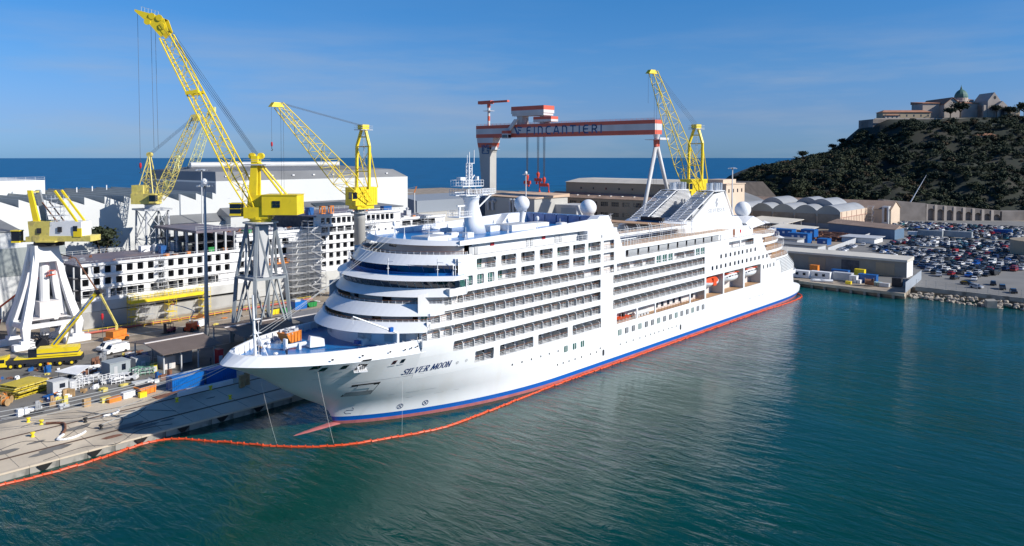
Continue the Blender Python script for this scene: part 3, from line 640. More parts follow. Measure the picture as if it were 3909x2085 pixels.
for u, v in ((16.5,3),(15.5,-1),(17,-6),(23,-9.5),(36,-8.5),(44,-9.5),(51,-10)):
    b = MB(); b.tube((u,v,30.4),(u,v,33.0),.09,6,.05); b.tube((u-.4,v,30.4),(u,v,31.8),.05,4); b.tube((u+.4,v,30.4),(u,v,31.8),.05,4); b.lathe([(.0,0),(.32,.1),(.38,.5),(.3,.85),(.0,1.0)],(u,v,32.9),8) if u in (16.5,36,44) else None; b.build('antenna', 'white', SHIP)
# domes
def dome(u, v, zb, zc, r, name='satellite_dome'):
    b = MB(); b.lathe([(r*.45,0),(r*.34,(zc-zb)*.25),(r*.3,(zc-zb)-r*1.15),(r*.62,(zc-zb)-r*.92)],(u,v,zb),14)
    b.lathe([(r*.64,zc-zb-r*.95),(r*.66,zc-zb-r*.72)]+[(r*cos(t),zc-zb+r*sin(t)) for t in [radians(-44+134*i/14) for i in range(15)]],(u,v,zb),24); return b.build(name, 'white', SHIP, smooth=True)
dome(50.7,.3,30.4,35.75,1.7); dome(69.7,-4,28.2,34.1,1.95); dome(151.2,-5,24.2,29.6,2.5); dome(138,3,30,32.6,2.1)
# main mast
mst = MB(); R = []
for z, a, b, w in ((30.4,32.6,38.2,1.9),(33,32.8,37.3,1.7),(35.5,32.9,36.2,1.5),(36.8,32.8,35.9,1.5),(37.6,32.4,36.1,1.7),(38.2,31.2,36.9,2.4)):
    R.append([((a+b)/2+(b-a)/2*cos(2*pi*k/16), w*sin(2*pi*k/16), z) for k in range(16)])
mst.loft(R, True, caps=True)
mo = mst.build('mast', 'white', SHIP, smooth=True)
mb = MB(); mb.box(29.6,41,-.35,.35,38.2,38.4); mb.box(30.5,36.8,-2.4,2.4,38.2,38.35); mb.box(29.2,33,-1.6,1.6,33.9,34.05); mb.box(30.2,36.2,-1.7,1.7,40.0,40.15); mb.tube((40.5,0,38.2),(36,0,35.3),.15,5)
mb.tube((29.6,0,38.9),(32.5,0,38.9),.12,4); mb.tube((33.8,-3.9,38.4),(33.8,3.9,38.4),.09,4); mb.build('mast_platform', 'white', mo)
mb = MB()
for (x0, x1, w, z, h_) in ((30.5,36.8,2.4,38.35,1.1),(29.2,33,1.6,34.05,1.1),(30.2,36.2,1.7,40.15,1.15),(37,40.8,.8,38.4,1.0)):
    for k in range(9):
        for y in (-w, w): mb.tube((lerp(x0,x1,k/8),y,z),(lerp(x0,x1,k/8),y,z+h_),.045,4)
    for zz in (.5, 1.0):
        for y in (-w, w): mb.tube((x0,y,z+h_*zz),(x1,y,z+h_*zz),.04,4)
        for x in (x0, x1): mb.tube((x,-w,z+h_*zz),(x,w,z+h_*zz),.04,4)
mb.build('mast_railing', 'white_m', mo)
mb = MB()
for (x, y) in ((32.4,-1),(32.4,1),(35,-1),(35,1)): mb.tube((x,y,38.3),(x+(33.9-x)*.3,y*.8,40.1),.12,5)
for z0, z1 in ((40.1,41.3),(41.3,42.5),(42.5,43.6),(43.6,44.7)):
    for (a, b) in (((33.3,-.4),(34.2,-.4)),((34.2,-.4),(34.2,.4)),((34.2,.4),(33.3,.4)),((33.3,.4),(33.3,-.4))):
        mb.tube((*a,z0),(*a,z1),.09,4); mb.tube((*a,z0),(*b,z1),.05,4); mb.tube((*a,z1),(*b,z1),.06,4)
mb.tube((33,0,44.7),(35.3,0,44.7),.07,4); mb.tube((35.2,0,44.6),(35.2,0,47.4),.08,5); mb.tube((33.8,0,44.7),(33.8,0,47.0),.1,5); mb.tube((33.2,0,44.7),(33.2,0,46.4),.06,4)
mb.box(30.7,32.1,-.6,.6,41.3,41.9); mb.box(35.9,36.3,-.3,.3,41.2,42.0); mb.tube((34.4,0,41.4),(35.3,0,42.3),.12,4); mb.tube((31,0,34),(31,0,36.3),.25,6); mb.box(30.3,32.6,-.15,.15,36.0,36.3); mb.build('radar_tower', 'white_m', mo)
# pool deck ring, screens
mb = MB()
for s in (-1, 1): mb.box(66.5,104,*sorted((s*8.5,s*12.4)),28.1,28.3)
mb.box(66.5,72,-8.5,8.5,28.1,28.3); mb.box(98,104,-8.5,8.5,28.1,28.3); mb.build('upper_deck', 'teak', SHIP)
mb = MB()
for s in (-1, 1): mb.box(66.5,104,*sorted((s*12.4,s*12.6)),27.9,28.45)
mb.build('upper_deck_edge', 'white', SHIP)
mb = MB(); mb.box(66,122,-14.3,14.3,25.82,25.88); mb.build('sun_deck', 'teak', SHIP)
mb = MB(); mb.box(72,98,-6,6,25.9,26.1,m=0); mb.box(75,84,-3,3,26.1,26.2,m=1); mb.build('swimming_pool', ['lgrey', 'glass_blue'], SHIP)
railing(66.5,104,28.3,y=-12.4,mats=('white_m','white_m')); railing(66.5,104,28.3,y=12.4,mats=('white_m','white_m')); railing(66.5,104,25.9,y=-13.4,h=1.9,mats=('steel','white_m'),n=4)
mb = MB(); mb.box(66.6,74.2,-14.4,-14.3,27.3,27.5)
for k in range(6): mb.box(68+k*1.2,68.12+k*1.2,-14.4,-14.3,25.9,27.4)
mb.build('screen_frame', 'white', SHIP)
for k in range(7):
    for s in (-1, 1):
        b = MB(); x = 72+k*5.2; b.tube((x,s*12.9,25.9),(x,s*12.9,29.6),.07,5); b.tube((x,s*12.9,29.6),(x+.5,s*12.2,30.1),.06,4); b.tube((x+.9,s*12.9,25.9),(x+.9,s*12.9,29.6),.07,5); b.tube((x+.9,s*12.9,29.6),(x+1.4,s*12.2,30.1),.06,4); b.build('deck_lamp', 'white_m', SHIP)
# funnel block
fb = MB(); P0 = []; P1 = []
def plan(u0, u1, w, z, n=10, r=5):
    P = []
    for k in range(n+1): a = pi/2+pi*k/n/1; P.append((u0+r+r*cos(a), w*sin(a), z))
    return P+[(u1,-w,z),(u1,w,z)]
fb.loft([plan(101,137.5,11.2,25.9),plan(101.2,137.5,11,27.0),plan(104.2,137.4,9.8,28.6)], True, caps=True)
fun = fb.build('funnel_housing', 'white', SHIP)
b = MB(); b.quad((101.6,-4.2,26.6),(101.6,4.2,26.6),(104.3,3.9,28.62),(104.3,-3.9,28.62)); b.quad((101.0,-4.5,26.4),(101.0,4.5,26.4),(104.15,4.0,28.7),(104.15,-4.0,28.7)); b.build('sloping_window', 'glass_blue', fun)
b = MB(); b.box(104.8,106,-3.4,3.4,28.6,29.6); b.build('engine_casing', 'dark', fun)
for s in (-1, 1):
    b = MB(); Pp = [(112,28.4),(124.9,35.3),(131.2,35.9),(133.2,33.5),(137.4,27.5),(137.4,26.5),(112,26.5)]
    b.extr([(x, s*8.2, z) for x, z in Pp], (0, -s*.45, 0)); b.build('funnel_panel', 'white', fun)
    b = MB(); y0, y1 = sorted((s*3.4, s*8.5)); ya, yb = sorted((s*3.2, s*3.5))
    for k in range(21):
        t = k/20; z = 28.7+7.4*t; x = 107.2+17.0*t; b.box(x, x+.75, y0, y1, z, z+.16)
        xr = 137-5.5*t; b.box(x+1.5, xr, ya, yb, z, z+.16)
        b.box(xr-.2, xr+.6, y0, y1, z, z+.16)
    for yy in (y0+.1, (y0+y1)/2, y1-.1): b.tube((107,yy,28.5),(124.6,yy,36.2),.16,4)
    b.box(124.2,132,y0,y1,36.1,36.3); b.build('louvre_slats', 'white_m', fun)
    b = MB(); b.box(114,135,*sorted((s*4,s*7.4)),28.5,31.5); b.box(120,134,*sorted((s*4,s*7.4)),31.5,34.8); b.build('uptake_casing', 'lgrey', fun)
    for (x, r, y) in ((126.9,.95,6),(129.9,.5,6.4),(131.3,.5,6.4),(133,.5,6.4),(130.4,.5,4.8),(132,.5,4.8)):
        b = MB(); b.tube((x,s*y,34),(x,s*y,38.4),r,14); b.build('exhaust_pipe', 'steel', fun)
# emblem and name on the port funnel panel
FP = lambda x, z: (x, -8.66 if False else -8.24, z)
b = strokes('SILVERSEA', lambda x, y: (121.6+x, -8.26, 30.25+y), 1.05, 1.02, .2, .1, shear=.15, widths={'I': .35}, serif=True); b.build('funnel_lettering', 'letter_grey', fun)
b = MB()
for P in ([(126.2,33.6),(127,34.3),(127.8,33.9),(127.1,33.2)],[(126,33.2),(126.5,33.5),(127.6,32.7),(127.9,32.9),(127.2,31.9),(126.3,32.5)],[(126.1,32.3),(126.7,31.7),(127,31.5),(126.9,32.2)]): b.quad(*[(x,-8.26,z) for x, z in P])
b.build('funnel_emblem', 'letter_grey', fun)
# aft house and terraces
mb = MB()
for s in (-1, 1): mb.quad((118,s*12,22.9),(143,s*12,22.9),(143,s*12,25.6),(118,s*12,25.9))
mb.quad((143,-12,22.9),(143,12,22.9),(143,12,25.6),(143,-12,25.6)); mb.box(118,143,-12.2,12.2,25.6,25.85); mb.build('aft_house', 'white', SHIP)
mb = MB(); mb.box(121.9,154,-14.3,14.3,22.86,22.93); mb.build('aft_deck', 'teak', SHIP)
mb = MB(); mb.box(129.4,130.8,-12.1,-12,23,25.3); mb.build('wooden_door', 'rust', SHIP)
mb = MB(); mb.box(134,134.8,-12.1,-12,24,24.9); mb.build('fire_cabinet', 'red', SHIP)
mb = MB(); mb.hexa([(141,-12.4,24.8),(152,-12,25.5),(152,12,25.5),(141,12.4,24.8),(139,-11.5,26.5),(150,-9,27.8),(150,9,27.8),(139,11.5,26.5)]); mb.build('aft_fairing', 'white', SHIP)
mb = MB(); mb.lathe([(5,0),(5.2,.2),(5.2,1.2),(5.0,1.2)],(151,-4,25.4),20); mb.build('dome_deck', 'white', SHIP)
def aft_plan(ue, z, n=24, u0=140, hb=HB, p=3.2):
    P = []
    for i in range(n+1):
        th = -pi/2+pi*i/n; c = abs(cos(th))**(2/p); sn = abs(sin(th))**(2/p)*(1 if th > 0 else -1); P.append((u0+(ue-u0)*c, hb*sn, z))
    return P
for (ue, z, zt) in ((163.5,22.0,22.95),(167.2,19.6,20.4),(172.3,16.85,17.7),(177.0,14.1,15.0)):
    b = MB(); b.loft([aft_plan(ue-.5,z,u0=142 if z > 15 else 146), aft_plan(ue,z+.25,u0=142 if z > 15 else 146), aft_plan(ue,zt,u0=142 if z > 15 else 146)], m=0)
    P = aft_plan(ue,zt,u0=142); b.quad(*P, m=1); b.quad(*aft_plan(ue-.5,z,u0=142)[::-1], m=0); b.build('terrace_deck', ['white','teak'], SHIP)
    b = MB(); P = aft_plan(ue-.2,zt,u0=146)
    for a, c in zip(P, P[1:]):
        for hh in (.35,.7,1.05): b.tube((a[0],a[1],zt+hh),(c[0],c[1],zt+hh),.035,4)
        b.tube(a,(a[0],a[1],zt+1.05),.04,4)
        if zt < 22: b.tube(a,(a[0],a[1],zt+1.9),.05,4)
    b.build('terrace_railing', 'white_m', SHIP)
mb = MB()
for z0, z1, u in ((15,17,158),(17.7,19.7,153.5),(20.4,22,149)): mb.box(140,u,-11.5,11.5,z0,z1)
mb.build('terrace_house', 'cream', SHIP)
um = MB(); um.lathe([(1.9,0),(0,.75)],(0,0,2.1),8); um.tube((0,0,0),(0,0,2.2),.06,5); meu = um.mesh('deck_parasol','white_m')
for (u, v, z) in ((160.5,-8,22.9),(164,-8.5,20.4),(168.5,-9.5,17.7),(160,2,22.9)): place(meu, 'deck_parasol', SHIP, (u,v,z))
# stern louvres
mb = MB(); md = MB()
for k in range(10):
    z = 14.0-k*.46; P = [p for p in aft_plan(tab(STERN,z)+.15,z,n=48,u0=150,hb=HB+.1) if p[0] > 154.5+(14-z)*.9 and p[1] < 12]
    if len(P) > 1: mb.loft([P,[(p[0],p[1],p[2]+.22) for p in P]]); 
    Q = [p for p in aft_plan(tab(STERN,z)+.05,z,n=48,u0=150,hb=HB+.04) if p[0] > 154.5+(14-z)*.9 and p[1] < 12]
    if len(Q) > 1: md.loft([Q,[(p[0],p[1],p[2]+.46) for p in Q]])
mb.build('stern_louvre', 'white_m', SHIP); md.build('stern_recess_shade', 'grey', SHIP)  # grey backing sheet paints the shade behind the open slats
mb = MB(); Q = [p for p in aft_plan(185.5,7.2,n=40,u0=172,hb=11.5)]; mb.loft([Q,[(p[0],p[1],8.4) for p in Q]]); mb.quad(*[(p[0],p[1],7.2) for p in Q]); mb.build('stern_balcony', 'white', SHIP)
# bow gear --------------------------------------------------------------
fm = MB(); fm.tube((-15.3,-1.0,14),(-15.6,-.9,24.5),.28,8,.14); fm.tube((-13.2,-1.6,14),(-15.5,-1,19.5),.1,5); fm.box(-15.6,-14.4,-1.3,-.7,18.4,18.5); fm.box(-15.6,-14.4,-1.3,-.7,20.6,20.7)
for z in (14.5,15.5,16.5,17.5): fm.tube((-15.1,-.8,z),(-14.6,-.8,z),.04,4)
fm.tube((-14.6,-.8,14),(-14.6,-.8,20.5),.04,4); fm.box(-16.2,-14.6,-1.6,-.2,14,15.0); fm.build('foremast', 'white', SHIP)
wd = MB(); wd.tube((-8,1.6,14.6),(-3.2,.1,14.9),.35,8); wd.box(-8.4,-8.0,1.3,2.1,14,15.9); wd.hexa([(-5,-.6,14.2),(-2.6,-1.4,14.2),(-2.3,.6,14.2),(-4.6,1.2,14.2),(-4.6,-.2,16),(-2.6,-1.2,15.4),(-2.3,.4,15.4),(-4.4,.6,16)]); wd.box(-6.4,-6,.4,1.5,14,15); wd.build('anchor_windlass', 'white', SHIP)
ht = MB(); ht.box(2,4.6,-5.6,-3.6,14,15.0,m=0); ht.box(2.2,4.4,-5.4,-3.8,15,15.15,m=0); ht.box(1.3,2,-5.2,-4.2,14.3,14.9,m=1); ht.build('deck_hatch', ['white','blue_c'], SHIP)
dc = MB(); dc.tube((4.2,-12.0,14.1),(4.2,-12.0,16.8),.3,8,m=0); dc.tube((4.2,-12,16.8),(-3.2,-9.8,20.4),.22,6,.12,m=0); dc.box(2.7,3.4,-12,-11.5,17.2,17.9,m=1); dc.tube((-3.2,-9.8,20.4),(-3.2,-9.8,19.2),.04,4,m=0); dc.build('deck_crane', ['white','blue_band'], SHIP)
for (u,v) in ((-12.5,-2.2),(-11,3.5),(-9,5.5)): b = MB(); b.lathe([(.35,0),(.3,.2),(.12,.5),(.4,.9),(.3,1.1),(0,1.15)],(u,v,14),10); b.build('deck_vent','white',SHIP)
# signal masts on the bridge roof
for t in (-.85,-.62,-.2,.35,.55):
    v = 14.9*sin(pi/2*t); u = fc(7.9,15.0,v); b = MB(); b.tube((u,v,25.35),(u,v,28.3),.08,5); b.tube((u,v,27.7),(u+.2,v-1.3,27.7),.05,4); b.tube((u,v,26.4),(u,v,26.5),.25,6); b.build('signal_mast','white_m',SHIP)
# ---- things on the ship
def lifeboat(u, covered, label):
    t = thing('lifeboat', label, 'lifeboat', (u, -12.7, 10.9), group='lifeboats hung in the side bays')
    R = []; L_ = 9.6
    for i in range(11):
        s = -1+2*i/10; w = 1.75*(1-abs(s)**3.2)+.03; zb = .5*abs(s)**2.4; R.append([(s*L_/2, w*c, zb+zz) for c, zz in ((0,0),(-.55,.25),(-.9,.8),(-1,1.35),(1,1.35),(.9,.8),(.55,.25))])
    b = MB(); b.loft(R, True, caps=True); b.build('boat_hull', 'white', t, smooth=False)
    R = []
    for i in range(11):
        s = -1+2*i/10; w = 1.6*(1-abs(s)**3)+.03; hh = 1.25*(1-abs(s)**3.5)+.1; R.append([(s*L_/2*.97, w*c, 1.35+hh*zz) for c, zz in ((-1,0),(-.95,.55),(-.6,.95),(.6,.95),(.95,.55),(1,0))])
    b = MB(); b.loft(R, True, caps=True); b.build('boat_canopy', 'orange' if covered else 'white', t)
    if not covered:
        b = MB(); b.box(-3.9,3.9,-1.3,1.3,2.45,2.56); b.build('orange_roof', 'orange', t)
        w = MB(); w.box(0,.5,-.04,0,0,.4); mw_ = w.mesh('boat_window','dark')
        for k in range(7): place(mw_, 'boat_window', t, (-3.4+k*1.0,-1.56,1.7))
    else:
        b = MB(); b.box(-1,.8,-1.82,1.82,.5,2.5); b.build('orange_cover', 'orange', t)
    b = MB(); 
    for s in (-1,1): b.tube((s*3.4,0,2.4),(s*3.4,0.6,3.5),.07,4); b.box(s*3.4-.2,s*3.4+.2,-.3,1.6,3.4,3.6)
    b.build('davit_fall','white_m',t); return t
lifeboat(113.8, True, 'lifeboat under a bright orange cover, foremost of the side bay boats')
lifeboat(125.8, False, 'white lifeboat with orange roof in the middle bay of the ship side')
lifeboat(138.2, False, 'white lifeboat with orange roof nearest the stern of the ship')
r = thing('rescue_boat', 'small open orange rescue boat in the recess below the balconies', 'boat', (70.2,-12.9,8.7))
R = []
for i in range(9):
    s = -1+2*i/8; w = .95*(1-max(0,-s)**2.5)+.03; R.append([(s*2.9, w*c, .45*max(0,-s)**2+zz) for c, zz in ((0,0),(-.7,.2),(-1,.75),(1,.75),(.7,.2))])
b = MB(); b.loft(R, True, caps=True); b.build('boat_hull','orange',r); b = MB(); b.box(.4,1.1,-.4,.4,.75,1.5); b.build('outboard','dark',r); b = MB(); b.tube((-1,-.7,.75),(-1,-.7,1.7),.05,4); b.tube((-1,.7,.75),(-1,.7,1.7),.05,4); b.tube((-1,-.7,1.7),(-1,.7,1.7),.05,4); b.build('roll_bar','white_m',r)
for k in range(5):
    c = thing('life_raft_canister', ['white life raft canister nearest the orange rescue boat','second white raft canister in the rack behind the rescue boat','middle raft canister of the white rack below the balconies','fourth raft canister of the rack, counted from the rescue boat','raft canister at the stern end of the white rack'][k], 'life raft', (75.6+k*1.32,-13.2,9.35), group='white life raft canisters')
    b = MB(); b.tube((-.6,0,0),(.6,0,0),.48,12); b.build('canister','white',c); b = MB(); b.tube((-.1,0,0),(.02,0,0),.51,12); b.box(-.4,.4,-.4,.4,-.85,-.4); b.build('strap','lgrey',c)
sk = thing('waste_skip', 'rusty orange skip heaped with scrap on the blue foredeck', 'skip', (-4.3,6.3,14.0), rz=.2)
b = MB(); b.hexa([(-.9,-1.1,.1),(1.3,-1.1,.1),(1.3,1.1,.1),(-.9,1.1,.1),(-2.0,-1.2,1.9),(1.5,-1.2,1.9),(1.5,1.2,1.9),(-2.0,1.2,1.9)]); b.build('skip_body','orange2',sk)
b = MB()
for k in range(4): b.box(-.9+k*.75,-.8+k*.75,-1.28,-1.15,.1,1.9)
b.box(-1.9,1.5,-1.28,-1.15,1.8,1.95); b.build('skip_rib','orange2',sk)
rr = random.Random(3); b = MB()
for k in range(26): b.rbox(-1.6+rr.random()*2.8, -1+rr.random()*2, 1.6, .3+.4*rr.random(), .3+.3*rr.random(), .3+.5*rr.random(), rr.random()*3)
b.build('scrap_load','lgrey',sk)
pl = thing('wrapped_pallet', 'pallet load under white plastic sheet on the foredeck', 'pallet', (-9.2,6.6,14.0))
b = MB(); b.box(-.9,.9,-.6,.6,0,.25); b.build('pallet','wood',pl); b = MB(); b.hexa([(-.8,-.55,.25),(.8,-.55,.25),(.8,.55,.25),(-.8,.55,.25),(-1.0,-.65,1.3),(.9,-.6,1.35),(.85,.6,1.3),(-.95,.6,1.4)]); b.build('plastic_sheet','white_m',pl)
# people
def person(loc, rz, label, lean=0.0, helmet=True):
    t = thing('person', label, 'person', loc, rz)
    V = [(0,0,.95),(0,0,1.12),(lean*.5,0,1.35),(lean*.6,0,1.47),(lean*.7,0,1.56),
         (0,.12,.9),(.02,.13,.5),(-.02,.13,.07),(.12,.13,.04),(0,-.12,.9),(.05,-.13,.5),(.0,-.13,.07),(.14,-.13,.04),
         (lean*.5,.21,1.4),(lean*.5+.02,.27,1.12),(lean*.5+.14,.24,.88),(lean*.5+.2,.22,.8),(lean*.5,-.21,1.4),(lean*.5+.03,-.27,1.12),(lean*.5+.16,-.23,.9),(lean*.5+.22,-.21,.83)]
    E = [(0,1),(1,2),(2,3),(3,4),(0,5),(5,6),(6,7),(7,8),(0,9),(9,10),(10,11),(11,12),(2,13),(13,14),(14,15),(15,16),(2,17),(17,18),(18,19),(19,20)]
    Rr = [.16,.15,.17,.07,.06,.1,.075,.055,.045,.1,.075,.055,.045,.075,.055,.04,.035,.075,.055,.04,.035]
    me = bpy.data.meshes.new('body'); me.from_pydata(V, E, []); o = place(me, 'body', t)
    m = o.modifiers.new('skin','SKIN'); 
    for i, sv in enumerate(me.skin_vertices[0].data): sv.radius = (Rr[i], Rr[i]); sv.use_root = (i == 0)
    o.modifiers.new('sub','SUBSURF').levels = 1; me.materials.append(M['navy_cloth'])
    b = MB(); b.lathe([(.03,-.12),(.075,-.08),(.095,0),(.1,.06),(.08,.12),(0,.14)],(lean*.75,0,1.66),10); b.box(lean*.75+.08,lean*.75+.12,-.015,.015,1.63,1.68); b.build('head','skin',t,smooth=True)
    if helmet: b = MB(); b.lathe([(.125,0),(.12,.06),(.08,.12),(0,.14)],(lean*.75,0,1.70),10); b.build('helmet','white_m',t)
    return t
M['navy_cloth'] = mat('navy_overalls', (.015,.02,.05), .8); M['skin'] = mat('skin', (.45,.27,.2), .6)
person((-10.9,-2.9,14.0), 1.9, 'person in dark overalls and white helmet standing on the blue foredeck', .06)
person((-13.2,1.4,14.0), -2.0, 'person in dark clothes by the ladder at the bow bulwark', .18, False)
# ---------------------------------------------------------------- water
def water_mat():
    m = bpy.data.materials.new('sea_water'); m.use_nodes = True; t = m.node_tree; N = t.nodes; L = t.links; b = N['Principled BSDF']
    g = N.new('ShaderNodeNewGeometry'); sep = N.new('ShaderNodeSeparateXYZ'); L.new(g.outputs['Position'], sep.inputs[0])
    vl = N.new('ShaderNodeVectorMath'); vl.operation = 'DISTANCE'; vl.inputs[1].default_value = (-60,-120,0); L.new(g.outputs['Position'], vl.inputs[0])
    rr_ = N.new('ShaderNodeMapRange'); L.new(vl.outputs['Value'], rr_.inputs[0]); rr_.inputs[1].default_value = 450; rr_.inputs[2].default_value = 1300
    mixc = N.new('ShaderNodeMix'); mixc.data_type = 'RGBA'; L.new(rr_.outputs[0], mixc.inputs[0]); rm_ = N.new('ShaderNodeMapRange'); L.new(vl.outputs['Value'], rm_.inputs[0]); rm_.inputs[1].default_value = 150; rm_.inputs[2].default_value = 330; m0_ = N.new('ShaderNodeMix'); m0_.data_type = 'RGBA'; L.new(rm_.outputs[0], m0_.inputs[0]); m0_.inputs[6].default_value = (0.0,.046,.034,1); m0_.inputs[7].default_value = (0.0,.078,.092,1); L.new(m0_.outputs[2], mixc.inputs[6]); mixc.inputs[7].default_value = (0.0,0.082,0.20,1)  # harbour and sea tints; lightening with distance stands in for sky reflection
    n0 = N.new('ShaderNodeTexNoise'); n0.inputs['Scale'].default_value = .018; n0.inputs['Detail'].default_value = 4; L.new(g.outputs['Position'], n0.inputs['Vector'])
    r0 = N.new('ShaderNodeMapRange'); L.new(n0.outputs['Fac'], r0.inputs[0]); r0.inputs[1].default_value = .3; r0.inputs[2].default_value = .7; r0.inputs[3].default_value = .75; r0.inputs[4].default_value = 1.2
    mu = N.new('ShaderNodeMix'); mu.data_type = 'RGBA'; mu.blend_type = 'MULTIPLY'; mu.inputs[0].default_value = 1; L.new(mixc.outputs[2], mu.inputs[6]); L.new(r0.outputs[0], mu.inputs[7])
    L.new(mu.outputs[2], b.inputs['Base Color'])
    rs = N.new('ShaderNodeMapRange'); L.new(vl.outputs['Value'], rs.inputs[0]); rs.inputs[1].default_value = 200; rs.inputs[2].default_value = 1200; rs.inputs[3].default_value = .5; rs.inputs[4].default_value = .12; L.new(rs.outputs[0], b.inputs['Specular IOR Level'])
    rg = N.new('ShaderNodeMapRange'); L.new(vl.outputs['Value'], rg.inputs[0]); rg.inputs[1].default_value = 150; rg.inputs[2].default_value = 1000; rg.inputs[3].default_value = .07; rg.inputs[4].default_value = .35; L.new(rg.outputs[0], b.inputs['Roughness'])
    b.inputs['IOR'].default_value = 1.33
    mp = N.new('ShaderNodeMapping'); mp.inputs['Rotation'].default_value = (0,0,radians(9)); mp.inputs['Scale'].default_value = (1.9,.62,1); L.new(g.outputs['Position'], mp.inputs['Vector'])
    n1 = N.new('ShaderNodeTexNoise'); n1.inputs['Scale'].default_value = .34; n1.inputs['Detail'].default_value = 5; n1.inputs['Roughness'].default_value = .6; n1.inputs['Distortion'].default_value = .5; L.new(mp.outputs[0], n1.inputs['Vector'])
    n2 = N.new('ShaderNodeTexNoise'); n2.inputs['Scale'].default_value = .05; n2.inputs['Detail'].default_value = 3; L.new(mp.outputs[0], n2.inputs['Vector'])
    ad = N.new('ShaderNodeMath'); ad.operation = 'MULTIPLY_ADD'; L.new(n2.outputs['Fac'], ad.inputs[0]); ad.inputs[1].default_value = 1.5; L.new(n1.outputs['Fac'], ad.inputs[2])
    bu = N.new('ShaderNodeBump'); bu.inputs['Strength'].default_value = .8; bu.inputs['Distance'].default_value = .34; L.new(ad.outputs[0], bu.inputs['Height']); L.new(bu.outputs[0], b.inputs['Normal'])
    n3 = N.new('ShaderNodeTexNoise'); n3.inputs['Scale'].default_value = .022; n3.inputs['Detail'].default_value = 3; n3.inputs['Distortion'].default_value = 1.2; L.new(g.outputs['Position'], n3.inputs['Vector']); r3 = N.new('ShaderNodeMapRange'); L.new(n3.outputs['Fac'], r3.inputs[0]); r3.inputs[1].default_value = .36; r3.inputs[2].default_value = .62; r3.inputs[3].default_value = .35; r3.inputs[4].default_value = 1.0; L.new(r3.outputs[0], bu.inputs['Strength'])
    return m
M['water'] = water_mat()
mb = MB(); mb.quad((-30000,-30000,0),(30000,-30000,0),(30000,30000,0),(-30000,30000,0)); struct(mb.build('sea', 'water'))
# ---------------------------------------------------------------- ground, quays
M['concrete'] = mat('quay_concrete', (0.58,0.49,0.37), .8, var=.14, vscale=.12, dirt=(.20,.17,.14), dscale=.09, damt=.5, bump=.25, bscale=2)
M['asphalt'] = mat('yard_asphalt', (.19,.18,.165), .85, var=.2, vscale=.15, dirt=(.07,.065,.06), dscale=.12, damt=.6, bump=.2, bscale=3)
M['brown_ground'] = mat('brown_yard_ground', (.33,.27,.205), .85, var=.25, vscale=.12, dirt=(.13,.11,.09), dscale=.2, damt=.6)
M['lot'] = mat('car_park_asphalt', (.20,.195,.185), .85, var=.15, vscale=.08, dirt=(.12,.115,.11), dscale=.03, damt=.5)
M['rail_rust'] = mat('rail_rust', (.10,.06,.04), .7)
M['quay_wall'] = mat('quay_wall_concrete', (.34,.32,.28), .85, var=.25, vscale=.3, dirt=(.08,.08,.07), dscale=.4, damt=.7)
M['line_white'] = mat('road_paint', (.6,.6,.58), .7, var=.2, vscale=2)
M['rock'] = mat('pale_rock', (.38,.33,.27), .9, var=.3, vscale=.6, bump=.4, bscale=1.5)
b = MB(); b.prism([(-400,27),(197,27),(197,-6),(193,-41.5),(208,-39.5),(204,-62),(200,-80),(196,-110),(200,-420),(540,-420),(620,60),(700,700),(430,700),(372,402),(150,560),(-400,620)], -3, 2.0)
struct(b.build('ground', 'brown_ground'))
def gz(y): return 1.2+.8*min(1,max(0,(y-15.6)/11.4))
b = MB(); b.hexa([(-400,15.6,-3),(197,15.6,-3),(197,27,-3),(-400,27,-3),(-400,15.6,1.2),(197,15.6,1.2),(197,27,2.0),(-400,27,2.0)]); struct(b.build('quay_apron', 'concrete'))
b = MB(); b.prism([(-400,27),(197,27),(197,36.5),(-400,36.5)], 2.0, 2.004); struct(b.build('quay_apron', 'concrete'))
b = MB(); b.prism([(-400,36.5),(195,36.5),(195,74),(-400,74)], 2.0, 2.006); struct(b.build('yard_road', 'asphalt'))
b = MB(); b.prism([(229,9),(209,-39),(205,-62),(201,-80),(200,-300),(520,-300),(560,40),(402,42),(395,20),(300,24)], 2.0, 2.005); struct(b.build('car_park', 'lot'))
for y in (20.2, 28.2):
    z_ = gz(y); b = MB(); b.box(-400,195,y-.22,y-.1,z_,z_+.03); b.box(-400,195,y+.1,y+.22,z_,z_+.05); b.box(-400,195,y-.1,y+.1,z_,z_+.025); struct(b.build('crane_rail', 'rail_rust'))
b = MB(); b.box(-400,195,38.3,38.45,2.0,2.012); b.box(-400,195,60,60.15,2.0,2.012); b.box(-400,100,86,86.2,2.0,2.012); struct(b.build('road_marking', 'line_white'))
# quay wall panels with fender brackets
qw = thing('quay_wall', 'weathered concrete quay wall below the crane rails in front of the bow', 'quay wall', (0,15.6,0))
pm = MB(); pm.box(0,3.9,-.22,0,-.5,.95); me = pm.mesh('wall_panel', 'quay_wall')
fmb = MB(); fmb.hexa([(-.5,-.4,.1),(.1,-.4,.1),(.1,-.22,.1),(-.5,-.22,.1),(-1.1,-.55,.9),(.9,-.55,.9),(.9,-.22,.9),(-1.1,-.22,.9)]); fme = fmb.mesh('fender_bracket', 'black')
cmb = MB(); cmb.box(0,3.96,-.35,.4,.95,1.24); cme = cmb.mesh('cope_beam', 'concrete')
for k in range(34): place(me, 'wall_panel', qw, (-134+4*k,0,0)); place(cme, 'cope_beam', qw, (-134+4*k,0,0))
for k in range(19): place(fme, 'fender_bracket', qw, (-131+7*k,0,0))
bol = MB(); bol.lathe([(.35,0),(.22,.15),(.2,.45),(.38,.6),(.35,.75),(0,.8)],(0,0,2.0),10); bme = bol.mesh('bollard','yellow'); bme2 = bol.mesh('bollard','black')
